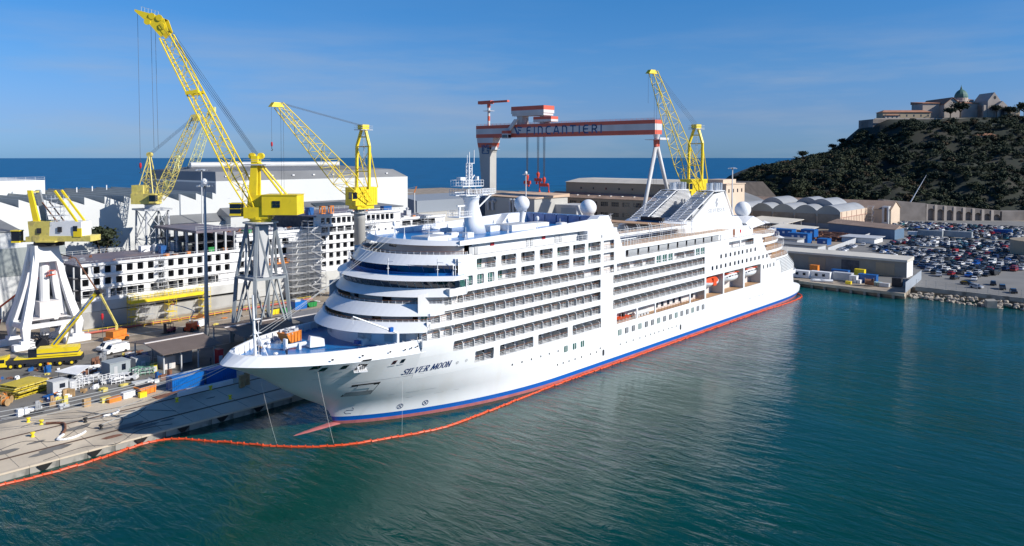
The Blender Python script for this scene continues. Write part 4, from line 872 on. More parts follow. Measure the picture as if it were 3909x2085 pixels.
for i, (x, y, c, l) in enumerate(((-36.3,34,'r','bollard with the red winch left of the curved hose'),(-35.3,31.1,'y','yellow bollard beside the curved hose on the apron'),(-38.2,26,'y','yellow bollard nearest the left edge of the quay'),(-30.1,26.8,'b','dark bollard on the inner crane rail'),(-29.4,20.9,'b','dark bollard near the outer crane rail with taut ropes'),(-14.9,24.7,'y','yellow bollard inside the bow shadow'),(-7.3,28.3,'y','yellow bollard close to the blue container'),(-7.2,20,'y','yellow bollard under the ship bow'))):
    y = y if y > 25 else y+1.4; o = place(bme2 if c == 'b' else bme, 'bollard', None, (x,y,gz(y)-2)); tag(o, l, 'bollard', 'bollards along the quay'); 
# floating boom -------------------------------------------------
BP = [(-71.7,108.3),(-67.0,112.7),(-62.9,118.0),(-57.4,126.0),(-47.4,125.1),(-37.1,123.1),(-27.7,123.4),(-18.8,127.3),(-11.4,132.0),(-3.5,141.5),(4.8,152.5),(13.7,165.8),(27.9,181.0),(48.0,203.6),(72.0,230.9),(82.9,242.2),(91.0,251.0),(95.2,258.2),(96.3,263),(94.5,266.5)]
def CW(X, D):   # camera aligned metres to scene metres
    c, s = cos(YAW), sin(YAW); return (CAM[0]+D*c+X*s, CAM[1]+D*s-X*c)
BW = [(-58,12.6),(-52,13.6),(-46.2,14.0),(-39.8,13.4),(-33.1,13.7),(-23.4,14.6),(-17.5,6.7),(-12.3,-2.4),(-5.9,-9.2),(2.9,-13.4),(11.3,-15.9),(23.7,-15.9),(37.4,-15.1),(53.3,-14.9),(74,-14.85),(104.3,-14.85),(140.7,-14.9),(156.3,-15.4),(168.2,-15.5),(177,-14.2),(182,-9.7)]
def catmull(P, step):
    out = []
    for i in range(len(P)-1):
        p0, p1, p2, p3 = P[max(0,i-1)], P[i], P[i+1], P[min(len(P)-1,i+2)]; n = 24
        for k in range(n):
            t = k/n; out.append(tuple(.5*(2*p1[j]+(p2[j]-p0[j])*t+(2*p0[j]-5*p1[j]+4*p2[j]-p3[j])*t*t+(3*p1[j]-p0[j]-3*p2[j]+p3[j])*t**3) for j in (0,1)))
    out.append(P[-1]); res = [out[0]]; acc = 0
    for a, c in zip(out, out[1:]):
        L = math.dist(a, c)
        while acc+L >= step:
            t = (step-acc)/L; a = (a[0]+(c[0]-a[0])*t, a[1]+(c[1]-a[1])*t); L = math.dist(a, c); res.append(a); acc = 0
        acc += L
    return res
BS = catmull(BW, 1.15)
bm = thing('floating_boom', 'long orange floating boom curving round the bow and along the ship side', 'floating boom', (BS[0][0], BS[0][1], 0))
fl = MB(); fl.tube((0,0,.04),(1.0,0,.04),.2,8); fl.box(.98,1.16,-.16,.16,-.05,.3); fme = fl.mesh('boom_float','orange')
rnd = random.Random(8); run = MB(); k = 0
for a, c in zip(BS, BS[1:]):
    if a[0] < -50: continue
    an = atan2(c[1]-a[1], c[0]-a[0])+rnd.uniform(-.12,.12); x = a[0]-BS[0][0]; y = a[1]-BS[0][1]+rnd.uniform(-.06,.06)
    if k < 290: o = place(fme, 'boom_float', bm, (x,y,rnd.uniform(-.05,.06)), an); k += 1
    else: run.rbox(x, y, -.1, 1.05, .4, .4, an)
if run.v: struct(run.build('boom_floats', 'orange', bm), 'stuff')
# mooring lines
M['rope'] = mat('pale_rope', (.62,.62,.58), .8); M['cable'] = mat('steel_cable', (.05,.05,.055), .5)
def sag(p, q, s, r, name, label, mt='rope', n=10, grp='mooring lines'):
    b = MB(); P = [tuple(p[j]+(q[j]-p[j])*i/n-(s*4*(i/n)*(1-i/n) if j == 2 else 0) for j in range(3)) for i in range(n+1)]; b.poly(P, r, 4)
    return tag(b.build(name, mt), label, 'rope', grp)
hz_ = (-12.5, 5.5, 13.2)
for i, (q, s, l) in enumerate((((-64,49,2.4),1.3,'longest white mooring line from the bow to the left quay'),((-60,43,2.4),1.2,'second white mooring line running left over the apron'),((-39,38.2,2.3),1.0,'third mooring line ending left of the yellow bollards'),((-36.3,34,2.6),.8,'mooring line to the bollard with the red winch'),((-30.1,26.8,2.6),.7,'mooring line to the dark bollard on the inner rail'),((-29.4,22.3,2.4),.6,'mooring line to the dark bollard on the outer rail'))):
    sag((-13+i*.9, 6.5+i*.5, 13.0), q, s, .055, 'mooring_line', l)
for i, (u, z, q, l) in enumerate(((-14,11,(-12.0,-1.4,0.2),'thin line from the bow tip down to the floating boom'),(-8.6,12.2,(-6.0,-8.3,.2),'thin line hanging from the flare to the boom below the name'),(6.5,8,(3.6,-13.7,.2),'thin line from the hull beside the anchor pocket to the boom'))):
    sag(HP(u,z,.1), q, .5, .018, 'hanging_line', l, grp='lines tying the boom to the hull')
for i, y in enumerate((-1.5,.2,1.8)): sag((13.5,y,32.2),(-10+i*2.5,9.5+i*.8,15.5),.8,.035,'dressing_line',['upper','middle','lower'][i]+' stay line from the top deck to the starboard bow rail',grp='stay lines over the foredeck')
# wharf on the far side of the basin
b = MB(); b.prism([(196.8,-6),(192.8,-41.7),(191.8,-41.7),(195.6,-6)], 1.0, 2.02); struct(b.build('wharf_edge','concrete'))
wh = MB(); wh.box(-.4,.4,-.4,.4,-1,1.1); me = wh.mesh('wharf_pile','quay_wall')
wt = thing('wharf_piles', 'row of short concrete piles under the stern wharf', 'piles', (196.8,-6,0))
for k in range(8): place(me, 'wharf_pile', wt, (-.5-.55*k,-4.6*k,0))
rr = random.Random(21)
def rock_mesh(seed, s=1):
    r = random.Random(seed); bm_ = bmesh.new(); bmesh.ops.create_icosphere(bm_, subdivisions=1, radius=1)
    for v in bm_.verts: v.co = Vector((v.co.x*r.uniform(.7,1.15), v.co.y*r.uniform(.7,1.15), v.co.z*r.uniform(.5,.95)))*s
    me = bpy.data.meshes.new('boulder'); bm_.to_mesh(me); bm_.free(); me.materials.append(M['rock']); return me
import bmesh
RM = [rock_mesh(i) for i in range(6)]
rk = thing('rock_revetment', 'heap of pale boulders along the water below the car park wall', 'boulders', (200,-55,0))
for k in range(260):
    y = -41-rr.random()**.9*62; t = rr.random(); x = lerp(196.5,201.5,t)-(.045*(-y-41)) ; o = place(RM[k%6],'boulder',rk,(x-200,y+55,-.2+t*1.7),rr.random()*6); s = rr.uniform(.35,1.1); o.scale = (s,s,s)
o = MB(); o.hexa([(-1.6,-1.4,-1),(1.6,-1.2,-1),(1.5,1.5,-1),(-1.5,1.3,-1),(-1.3,-1.6,2.2),(1.4,-1.3,2.4),(1.3,1.3,2.2),(-1.5,1.1,2.0)]); tag(o.build('concrete_block','quay_wall',loc=(195.6,-65,0),rz=.4),'large tilted concrete block among the boulders','concrete block')
b = MB(); b.hexa([(203.6,-42,1.5),(204.4,-42,1.5),(200,-110,1.5),(199,-110,1.5),(203.6,-42,2.9),(204.4,-42,2.9),(200,-110,2.9),(199,-110,2.9)]); tag(b.build('sea_wall','quay_wall'),'low concrete wall between the car park and the boulders','wall')
M['mesh_fence'] = mat('fence_wire', (.28,.30,.32), .6)
fe = thing('wire_fence', 'tall thin wire fence along the front of the car park', 'fence', (204.5,-42,2))
pm = MB(); pm.tube((0,0,0),(0,0,3.2),.06,4); me = pm.mesh('fence_post','mesh_fence')
for k in range(22): place(me,'fence_post',fe,(.1-.19*k,-3*k,0))
b = MB()
for z in (1.0,1.9,3.1): b.tube((0.1,0,z),(-3.9,-63,z),.02,4)
b.build('fence_wire','mesh_fence',fe)
pf = thing('panel_fence', 'grey solid panel fence at the end of the long store', 'fence', (193.5,-41.5,2)); pm = MB(); pm.box(0,1.95,-.04,.04,0,3.4); me = pm.mesh('fence_panel', mat('fence_panel_grey',(.33,.37,.42),.5,var=.1)); 
for k in range(17): place(me,'fence_panel',pf,(2.0*k*.995,.1*2*k,0),.1)
# ---------------------------------------------------------------- cranes
LEFT = Vector((-.655,.755,0)); TOW = Vector((-.755,-.655,0)); UP = Vector((0,0,1))
def lattice(name, A, B, side, w, h, n, rc, rb, mt, parent):
    # four-chord truss from A to B; w(t), h(t) are width (along side) and depth
    A = Vector(A); B = Vector(B); ax = (B-A).normalized(); side = side.normalized(); up = ax.cross(side).normalized()
    if up.z < 0: up = -up
    P = []
    for i in range(n+1):
        t = i/n; c = A.lerp(B, t); ww, hh = w(t)/2, h(t)/2; P.append([c+side*ww+up*hh, c-side*ww+up*hh, c-side*ww-up*hh, c+side*ww-up*hh])
    ch = MB(); br = MB()
    for i in range(n):
        for k in range(4): ch.tube(P[i][k], P[i+1][k], rc, 5, caps=False)
        for k in range(4):
            l = (k+1)%4
            br.tube(P[i+1][k], P[i+1][l], rb, 4, caps=False)
            if (i+k) % 2: br.tube(P[i][k], P[i+1][l], rb, 4, caps=False)
            else: br.tube(P[i][l], P[i+1][k], rb, 4, caps=False)
    j = ch.build(name, mt, parent); br.build('lattice_bracing', mt, j); return j, P
def local(root): return lambda v: Vector(v)-Vector(root.location)
def obox(mb, c, a, b, la, lb, z0, z1, m=None, ta=1.0, tb=1.0):
    zc = c[2] if len(c) > 2 and abs(c[2]) < 1.5 else 0; c = Vector((c[0],c[1],0)); z0 += zc; z1 += zc; P = []
    for (z, fa, fb) in ((z0,1,1),(z1,ta,tb)):
        for (x, y) in ((-1,-1),(1,-1),(1,1),(-1,1)): q = c+a*(x*la/2*fa)+b*(y*lb/2*fb); P.append((q.x,q.y,z))
    mb.hexa(P, m)
def ropes(parent, pairs, r=.06, name='hoist_rope'):
    b = MB()
    for p, q in pairs: b.tube(p, q, r, 4, caps=False)
    return b.build(name, 'cable', parent)
def hook(parent_label, loc, grp=None, zt=0):
    t = thing('hook_block', parent_label, 'hook block', loc); b = MB(); b.lathe([(.1,1.0),(.28,.8),(.3,.1),(.18,-.2),(.08,-.4)],(0,0,0),8); b.build('block','red',t)
    b = MB(); b.poly([(0,0,-.4),(0,0,-.9),(.3,0,-1.2),(.1,0,-1.5),(-.25,0,-1.3)],.09,5); b.build('hook','cable',t); return t
# --- big yellow crane on grey portal
c = Vector((20.5,56,0)); RA = thing('shipyard_crane', 'tallest yellow luffing crane on a grey four legged portal beside the bow', 'crane', (0,0,0))
a = LEFT; bb = -TOW
lv = [(2.0,9.9),(17.5,8.2),(30.4,4.4)]
legs = MB()
def corner(s, i, j): return (c.x+i*s/2, c.y+j*s/2)
for i, j in ((-1,-1),(1,-1),(1,1),(-1,1)):
    b = MB()
    for (z0, s0), (z1, s1) in zip(lv, lv[1:]):
        p, q = corner(s0,i,j), corner(s1,i,j); w = .55 if z0 < 10 else .48
        b.tube((p[0],p[1],z0),(q[0],q[1],z1),w,4)
        b.tube((p[0],p[1],z0),(lerp(p[0],c.x+ (0 if z0<10 else i*.3),.96),lerp(p[1],c.y,.6) if 0 else q[1]*1,z1),.01,3) if 0 else None
    b.build('portal_leg','grey',RA)
b = MB()
cs = [(-1,-1),(1,-1),(1,1),(-1,1)]
for k in range(4):
    i, j = cs[k]; i2, j2 = cs[(k+1)%4]
    for z, s, r in ((17.5,8.2,.38),(30.0,4.5,.35),(4.2,9.7,.3)): p, q = corner(s,i,j), corner(s,i2,j2); b.tube((p[0],p[1],z),(q[0],q[1],z),r,4)
    m0 = ((corner(8.2,i,j)[0]+corner(8.2,i2,j2)[0])/2, (corner(8.2,i,j)[1]+corner(8.2,i2,j2)[1])/2, 17.5)
    for (ii, jj) in ((i,j),(i2,j2)):
        p = corner(9.9,ii,jj); b.tube((p[0],p[1],2.2),m0,.26,4); p = corner(4.6,ii,jj); b.tube((p[0],p[1],29.8),m0,.32,4)
b.build('portal_bracing','grey',RA)
b = MB(); b.rbox(c.x,c.y,17,2.6,2.6,13.2); b.build('centre_shaft','lgrey',RA)
b = MB(); b.rbox(c.x,c.y,17.3,8.6,8.6,.2); 
for z in (18.3,): 
    for k in range(4): p, q = corner(8.6,*cs[k]), corner(8.6,*cs[(k+1)%4]); b.tube((p[0],p[1],z),(q[0],q[1],z),.05,4)
b.lathe([(3.9,30.35),(4.1,30.35),(4.1,30.6),(3.0,30.7)],(c.x,c.y,0),24); b.build('walkway','lgrey',RA)
b = MB(); b.lathe([(2.5,30.6),(2.5,31.2),(2.9,31.3),(2.9,31.9)],(c.x,c.y,0),20); b.build('slewing_ring','yellow',RA)
b = MB(); obox(b,c+a*.3,a,bb,5.6,5.6,31.6,34.2); obox(b,c-a*.2+a*.6,a,bb,3.4,3.6,34.2,37); b.build('crane_body','yellow',RA)
b = MB(); obox(b,c-a*5.4,a,bb,8.2,6.2,32.4,37.0); obox(b,c-a*5.4,a,bb,8.5,6.5,37.0,37.15); b.build('machinery_house','yellow',RA)
for k in range(2):
    b = MB(); q = c-a*(4.2+.95*k)+TOW*3.16
    for z in (34.2,35.0): obox(b,q,a,bb,.85,.1,z,z+.72)
    b.build('house_window','glass_dark',RA)
b = MB(); q = c+a*5.1+TOW*1.6; obox(b,q,a,bb,2.6,2.4,32.2,32.7,0); obox(b,q,a,bb,2.5,2.3,32.7,35.0,1); obox(b,q,a,bb,2.8,2.6,35.0,35.2,0)
for z in (33.8,): obox(b,q,a,bb,2.56,2.36,z,z+.12,0)
obox(b,c+a*3.2+TOW*1.2,a,bb,2.5,1.4,32.0,32.4,0); b.build('driver_cab',['yellow','glass_dark'],RA)
for s in (-1,1):
    b = MB(); p = c+a*1.6+bb*(s*1.5); q = c+a*.9+bb*(s*1.0); b.hexa([tuple(p+a*x+bb*y+UP*34) for x,y in ((-1.2,-.4),(1.0,-.4),(1.0,.4),(-1.2,.4))]+[tuple(q+a*x+bb*y+UP*45.2) for x,y in ((-.7,-.35),(.7,-.35),(.7,.35),(-.7,.35))]); b.build('mast_leg','yellow',RA)
    b = MB(); b.tube(tuple(c+a*.2+bb*(s*1.0)+UP*44.6),tuple(c-a*(5.8)+bb*(s*1.8)+UP*37),.26,6); b.build('back_stay','yellow',RA)
b = MB(); obox(b,c+a*.9,a,bb,1.6,2.6,44.6,46.2); 
for s in (1.6,-.5): q = c+a*(s+.2)+TOW*.6; b.tube(tuple(q+UP*46.2),tuple(q-TOW*1.2+UP*46.2),.75,12)
b.build('mast_head','yellow',RA)
b = MB(); obox(b,c+a*.7,a,bb,5.4,3.6,44.0,44.3); 
for z in (44.9,45.4):
    for s in (-1,1): b.tube(tuple(c+a*3.3+bb*(s*1.8)+UP*z),tuple(c-a*2+bb*(s*1.8)+UP*z),.04,4)
b.build('mast_platform','lgrey',RA)
jb = c+a*1.2+UP*33.2; je = c+a*21.6+UP*74.3
jib,_ = lattice('jib', jb, je, bb, lambda t: 4.6-2.2*t, lambda t: 1.4+1.9*min(1,t*5)*(1-.35*t), 15, .19, .075, 'yellow', RA)
b = MB(); q = jb.lerp(je,.68); 
for s in (-1,1): b.tube(tuple(q+bb*(s*1.7)-a*1.5+UP*.2),tuple(q+bb*(s*1.7)+a*1.5-UP*.3),.55,4)
b.build('jib_plate','yellow',jib)
b = MB()
for s in (-1,1):
    n_ = bb*(s*1.15); pts = [c+a*20.6+UP*75.4, c+a*22.4+UP*74.0, c+a*25.1+UP*77.1, c+a*28.4+UP*80.0, c+a*28.3+UP*80.4, c+a*23.2+UP*79.0, c+a*21.6+UP*78.3]
    b.extr([tuple(p+n_) for p in pts], tuple(bb*(.25*s)))
b.extr([tuple(p-bb*1.1) for p in (c+a*21.6+UP*78.3, c+a*23.2+UP*79.0, c+a*28.3+UP*80.4, c+a*28.3+UP*80.1, c+a*23.3+UP*78.6)], tuple(bb*2.2)); hd = b.build('jib_head','yellow',RA)
for (s, z) in ((22.0,75.9),(24.3,78.3),(22.6,77.9),(25.4,77.0)):
    b = MB(); q = c+a*s+UP*(z+.5); b.tube(tuple(q+TOW*1.6),tuple(q+TOW*1.35),.75,14); b.build('sheave','yellow',hd)
b = MB()
for k in range(6): b.tube(tuple(c+a*(23.4+.8*k)+UP*(79.0+.23*k)),tuple(c+a*(23.4+.8*k)+UP*(80.1+.23*k)),.035,4)
b.tube(tuple(c+a*23.4+UP*80.1),tuple(c+a*27.4+UP*81.25),.04,4); b.build('head_railing','lgrey',hd)
top = c+a*.9+UP*46.6
ropes(RA, [(top+bb*o_, c+a*22.4+UP*z+bb*o_) for o_, z in ((-1.7,77.0),(-1.0,77.8),(-.3,77.2),(.4,77.9),(1.1,77.3),(1.8,78.0))]+[(c+a*28.3+UP*80, c+a*28.3+UP*44.8),(c+a*25.2+UP*76.6,c+a*25.0+UP*48),(c+a*24.2+UP*76.3,c+a*24.0+UP*48)], .04)
q = c+a*28.3; hook('small red hook block hanging from the tip of the tallest crane', (q.x,q.y,43.6))
# --- column cranes (B and E): lattice jib wide at the middle
def column_crane(label, cx_, cy_, head, L_, ztip, mt, zb=31.0):
    c = Vector((cx_,cy_,0)); h_ = head.normalized(); b_ = Vector((-h_.y,h_.x,0)); 
    if b_.dot(TOW) < 0: b_ = -b_
    R = thing('column_crane', label, 'crane', (cx_,cy_,2)); lo = Vector((cx_,cy_,2)); V = lambda v: v-lo
    class Sh(MB): pass
    def bx(mb, off, la, lb, z0, z1, m=None, ta=1, tb=1): obox(mb, Vector((0,0,0))+off, h_, b_, la, lb, z0-2, z1-2, m, ta, tb)
    b = MB(); b.lathe([(1.75,0),(1.75,zb-6.2),(1.9,zb-6),(1.5,zb-3.4)],(0,0,0),24); b.build('column','conc_leg',R,smooth=True)
    b = MB(); b.lathe([(2.6,zb-4.6),(2.7,zb-4.6),(2.7,zb-4.3),(2.4,zb-4.3)],(0,0,0),20)
    for k in range(16): t = 2*pi*k/16; b.tube((2.6*cos(t),2.6*sin(t),zb-4.3),(2.6*cos(t),2.6*sin(t),zb-3.3),.04,4)
    b.lathe([(2.6,zb-3.3),(2.65,zb-3.3),(2.65,zb-3.25)],(0,0,0),20); b.build('ring_walkway','grey',R)
    b = MB(); b.lathe([(1.5,zb-3.4),(2.4,zb-2.6),(2.6,zb-2.0)],(0,0,0),16); bx(b, -h_*.8, 8.6, 5.0, zb, zb+5.6); b.hexa([tuple(Vector((0,0,0))+h_*x+b_*y+UP*(zb-2)) for x,y in ((3.5,-2.5),(-5.1,-2.5),(-5.1,2.5),(3.5,2.5))][::1]+[]) if 0 else None
    bx(b, -h_*.8, 6.5, 4.2, zb-2.0+2-1.2, zb+0.0); b.build('machinery_house',mt,R)
    b = MB()
    for k in range(9): bx(b, -h_*(4.4-.85*k)+b_*2.53, .35, .12, zb+.5, zb+5.4)
    b.build('cladding_rib',mt,R)
    b = MB(); q = h_*3.9+b_*1.7; bx(b, q, 2.0, 1.9, zb+1.6, zb+2.1, 0); bx(b, q, 1.95, 1.85, zb+2.1, zb+4.2, 1); bx(b, q, 2.2, 2.1, zb+4.2, zb+4.4, 0)
    for sx in (-1,1): 
        for sy in (-1,1): bx(b, q+h_*(sx*.95)+b_*(sy*.9), .18,.18, zb+2, zb+4.3, 0)
    b.build('driver_cab',[mt,'glass_dark'],R)
    # A-frame
    fw = 3.0
    for s in (-1,1):
        b = MB(); p = [(-1.4,s*fw,zb+5.4),(-1.6,s*fw,zb+18.3),(-1.8,s*.9,zb+23.6)]; pts = [h_*x+b_*y+UP*(z-2) for x,y,z in p]
        for i in range(2): b.tube(pts[i],pts[i+1],.52,4)
        b.build('frame_leg',mt,R)
        b = MB(); b.tube(pts[1],h_*(-5.4)+b_*(s*2.4)+UP*(zb+5.4-2),.17,5); b.build('back_stay',mt,R)
    b = MB()
    for z, w in ((zb+18.2,fw),(zb+10.5,fw),(zb+21.2,1.9)): b.tube(h_*-1.6+b_*w+UP*(z-2),h_*-1.6-b_*w+UP*(z-2),.26,4)
    b.tube(h_*-1.5+b_*fw+UP*(zb+8.5),h_*-1.6-b_*fw+UP*(zb+15),.1,4); b.tube(h_*-1.5-b_*fw+UP*(zb+8.5),h_*-1.6+b_*fw+UP*(zb+15),.1,4)
    bx(b, -h_*1.8, 2.6, 2.4, zb+23.6, zb+25.0); b.build('frame_beam',mt,R)
    b = MB(); bx(b, -h_*1.8, 4.6, 3.6, zb+23.3, zb+23.5); 
    for z in (zb+24.0,zb+24.6):
        for s in (-1,1): b.tube(h_*.5+b_*(s*1.8)+UP*(z-2),h_*-4.1+b_*(s*1.8)+UP*(z-2),.05,4); b.tube(h_*(-1.8+s*2.3)+b_*1.8+UP*(z-2),h_*(-1.8+s*2.3)-b_*1.8+UP*(z-2),.05,4)
    for z in range(int(zb+6),int(zb+23)): b.tube(h_*-2+b_*.3+UP*(z-2),h_*-2-b_*.3+UP*(z-2),.05,4)
    b.tube(h_*-2+b_*.3+UP*(zb+4),h_*-2+b_*.3+UP*(zb+21),.06,4); b.tube(h_*-2-b_*.3+UP*(zb+4),h_*-2-b_*.3+UP*(zb+21),.06,4); bx(b,-h_*1.7,2,3.4,zb+18.2,zb+18.35); b.build('platform_ladder','lgrey',R)
    # jib
    A = h_*-1.5+UP*(zb+1.2-2); B = h_*L_+UP*(ztip-2)
    prof = lambda t: 7.6 if t < .1 else 7.6-5.6*(t-.1)/.9
    jb_, P = lattice('jib', A, B, b_, prof, lambda t: .8+3.6*min(1,t/.22)*(1 if t < .25 else 1-.62*(t-.25)/.75), 12, .15, .065, mt, R)
    b = MB(); bx(b, h_*(L_+.8), 4.2, 1.8, ztip-.5, ztip+.8, None, .5, .8); b.build('jib_head',mt,R)
    tp = -h_*1.8+UP*(zb+24.6-2)
    ropes(R, [(tp+b_*o_, B+b_*o_+UP*.8) for o_ in (-1.1,-.4,.3,1.0)]+[(h_*(L_+2.4)+UP*(ztip-2), h_*(L_+2.4)+UP*(ztip-2-10.5)),(h_*(L_-.6)+UP*(ztip-3), h_*(L_-.6)+UP*(zb+0)),(h_*(L_-.9)+b_*.8+UP*(ztip-3), h_*(L_-.9)+b_*.8+UP*(zb+0))], .035)
    return R, c+h_*(L_+2.4)
R1, q1 = column_crane('yellow column crane with wide lattice jib pointing left over the unfinished ship', 72.5, 85, LEFT*.643+TOW*.766, 28.5, 60.5, 'yellow_dk' if 0 else 'yellow')
tag_h = hook('small yellow and red hook on a thin rope from the middle crane jib', (q1.x,q1.y,49.2))
R2, q2 = column_crane('yellow column crane with steep lattice jib standing behind the ship funnels', 172, 23.5, LEFT*.80+TOW*.60, 20.5, 74.5, 'yellow', zb=32.5)
# --- old lattice cranes on lattice portals (C and D)
def old_crane(label, cx_, cy_, head, L_, ztip, mt, zp, s):
    R = thing('lattice_crane', label, 'crane', (cx_,cy_,2)); h_ = head.normalized(); b_ = Vector((-h_.y,h_.x,0))
    b = MB(); br = MB(); z1 = zp-2
    for i,j in cs:
        b.tube((i*s/2,j*s/2,0),(i*s/2*.86,j*s/2*.86,z1),.32,4)
    for k in range(4):
        (i,j),(i2,j2) = cs[k], cs[(k+1)%4]
        for za, zb_ in ((0,z1*.34),(z1*.34,z1*.67),(z1*.67,z1)):
            fa, fb = 1-.14*za/z1, 1-.14*zb_/z1; p = lambda I,J,f,z: (I*s/2*f,J*s/2*f,z)
            br.tube(p(i,j,fa,za),p(i2,j2,fb,zb_),.14,4); br.tube(p(i2,j2,fa,za),p(i,j,fb,zb_),.14,4); br.tube(p(i,j,fb,zb_),p(i2,j2,fb,zb_),.16,4)
    b.build('portal_leg','lgrey',R); br.build('portal_bracing','lgrey',R)
    b = MB(); b.rbox(0,0,z1,s*1.1,s*1.1,.5); b.lathe([(2.2,z1+.5),(2.2,z1+1.6),(2.6,z1+1.8)],(0,0,0),16); b.build('portal_deck','lgrey',R)
    b = MB(); obox(b,-h_*1.8,h_,b_,7.6,4.6,z1+1.9,z1+5.2); obox(b,-h_*3.6,h_,b_,3.6,4.2,z1+5.2,z1+7.8); b.build('machinery_house',mt,R)
    b = MB(); q = h_*1.6+TOW*2.6; obox(b,q,h_,b_,1.9,1.8,z1+2.6,z1+4.8,1); obox(b,q,h_,b_,2.1,2,z1+4.8,z1+5.0,0); obox(b,q,h_,b_,2.0,1.9,z1+2.3,z1+2.8,0); b.build('driver_cab',[mt,'glass_dark'],R)
    ap = -h_*.5+UP*(z1+17.3)
    b = MB()
    for s_ in (-1,1):
        b.tube(-h_*3.8+b_*(s_*2)+UP*(z1+5.2),ap+b_*(s_*.5),.2,4); b.tube(h_*1.2+b_*(s_*2)+UP*(z1+5.2),ap+b_*(s_*.5),.2,4)
        for t0, t1 in ((.1,.35),(.35,.6),(.6,.85)):
            A1, B1 = (-h_*3.8+b_*(s_*2)+UP*(z1+5.2)), ap+b_*(s_*.5); A2 = h_*1.2+b_*(s_*2)+UP*(z1+5.2); b.tube(A1.lerp(B1,t0),A2.lerp(B1,t1),.1,4); b.tube(A2.lerp(B1,t0),A1.lerp(B1,t1),.1,4); b.tube(A1.lerp(B1,t1),A2.lerp(B1,t1),.1,4)
    b.tube(ap-b_*.7,ap+b_*.7,.8,10); b.build('mast_frame',mt,R)
    A = h_*2.2+UP*(z1+3.0); B = h_*L_+UP*(ztip-2); lattice('jib',A,B,b_,lambda t: 4.4*(1-.62*t),lambda t:.9+2.6*min(1,t/.15)*(1-.6*t),16,.14,.075,mt,R)
    b = MB(); obox(b,h_*(L_+.3),h_,b_,1.8,1.8,ztip-3.4,ztip-1.4); b.build('jib_head',mt,R)
    ropes(R,[(ap+b_*o_,B+b_*o_) for o_ in (-1.4,-.7,0,.7,1.4)],.03); return R
old_crane('worn yellow lattice crane on a lattice portal behind the unfinished ship deck', 30.7, 134.9, -LEFT, 14, 58.6, 'yellow_old', 29.4, 8.0)
old_crane('pale greenish yellow lattice crane farthest back left of the white hall', 75, 207, -LEFT, 14.0, 66, 'yellow_pale', 28.6, 8.6)
# --- white portal crane under repair, left edge
W0 = Vector((-10,99,0)); R = thing('portal_crane', 'old yellow crane without jib on a white boxy four legged portal at the left edge', 'crane', (0,0,0))
ft = [(-19.6,97.4),(-19.2,89.5),(-8.9,97.6),(-8.4,89.4)]
ctr = Vector((-14,93.4,0))
for (fx, fy) in ft:
    d = Vector((fx,fy,0))-ctr; b = MB(); p0 = ctr+d*1.0; p1 = ctr+d*1.04; p2 = ctr+d*.58
    def sec(p, w, z): return [(p.x-w,p.y-w,z),(p.x+w,p.y-w,z),(p.x+w,p.y+w,z),(p.x-w,p.y+w,z)]
    b.loft([sec(p0,.5,2.0),sec(p1,.88,7.0),sec(ctr+d*.8,.8,12.0),sec(p2,.7,17.5),sec(ctr+d*.36,.6,25.0)],True,caps=True); b.build('portal_leg','white_m',R)
    b = MB(); b.rbox(p0.x,p0.y,2,5.6,1.6,1.4,.02); b.rbox(p0.x,p0.y,3.4,2.6,1.5,.7,.02); b.build('bogie','white_m',R)
b = MB()
pr_ = [Vector((fx,fy,0)) for fx,fy in (ft[0],ft[1],ft[3],ft[2])]
for k in range(4):
    p, q = pr_[k], pr_[(k+1)%4]; b.tube((p.x,p.y,7.0),(q.x,q.y,7.0),.7,4)
b.build('portal_beam','white_m',R)
b = MB(); b.rbox(ctr.x,ctr.y,8.2,7.5,6.5,.3); b.rbox(ctr.x+.5,ctr.y-.5,8.5,4.4,3.2,3.6); b.build('machine_platform','cream',R)
k_ = ctr+Vector((0.9,-1.3,.8)); rt = -LEFT
b = MB(); b.lathe([(.9,4),(1.0,4),(1.2,23)],(ctr.x,ctr.y,0),12); b.rbox(ctr.x,ctr.y,21.5,5.2,5.2,3.9); b.build('centre_column','white_m',R)
b = MB(); b.lathe([(3.2,25.2),(3.2,26.0),(2.6,26.4)],(k_.x,k_.y,0),20); b.build('slewing_ring','black',R)
b = MB(); obox(b,k_+rt*4.2,rt,TOW,13.5,4.6,25.5,26.8,None); obox(b,k_-rt*2.2,rt,TOW,4.0,4.4,25.4,26.6); b.build('slewing_frame','yellow_old',R)
b = MB(); obox(b,k_-rt*1.0,rt,TOW,4.6,4.4,26.6,30.2,None,1.12,1.05); b.build('machinery_house','yellow_old',R)
b = MB(); obox(b,k_+rt*5.0,rt,TOW,7.6,4.4,26.7,30.1); b.build('white_house','white_m',R)
for s, z in ((-.9,27.4),(3.9,27.7),(7.5,27.9)):
    b = MB(); obox(b,k_+rt*s+TOW*2.4,rt,TOW,1.0,.12,z,z+1.25); b.build('house_window','glass_dark',R)
b = MB(); obox(b,k_+rt*8.0+TOW*2.3,rt,TOW,1.9,.3,26.6,28.6); b.build('yellow_panel','yellow',R)
b = MB(); obox(b,k_-rt*6.6+TOW*1.4,rt,TOW,1.9,1.8,25.2,25.6,0); obox(b,k_-rt*6.6+TOW*1.4,rt,TOW,1.8,1.7,25.6,27.9,1); obox(b,k_-rt*6.6+TOW*1.4,rt,TOW,2.1,2.0,27.9,28.1,0); obox(b,k_-rt*5.0+TOW*1.0,rt,TOW,2.6,1.0,25.3,25.6,0); b.build('driver_cab',['yellow','glass_dark'],R)
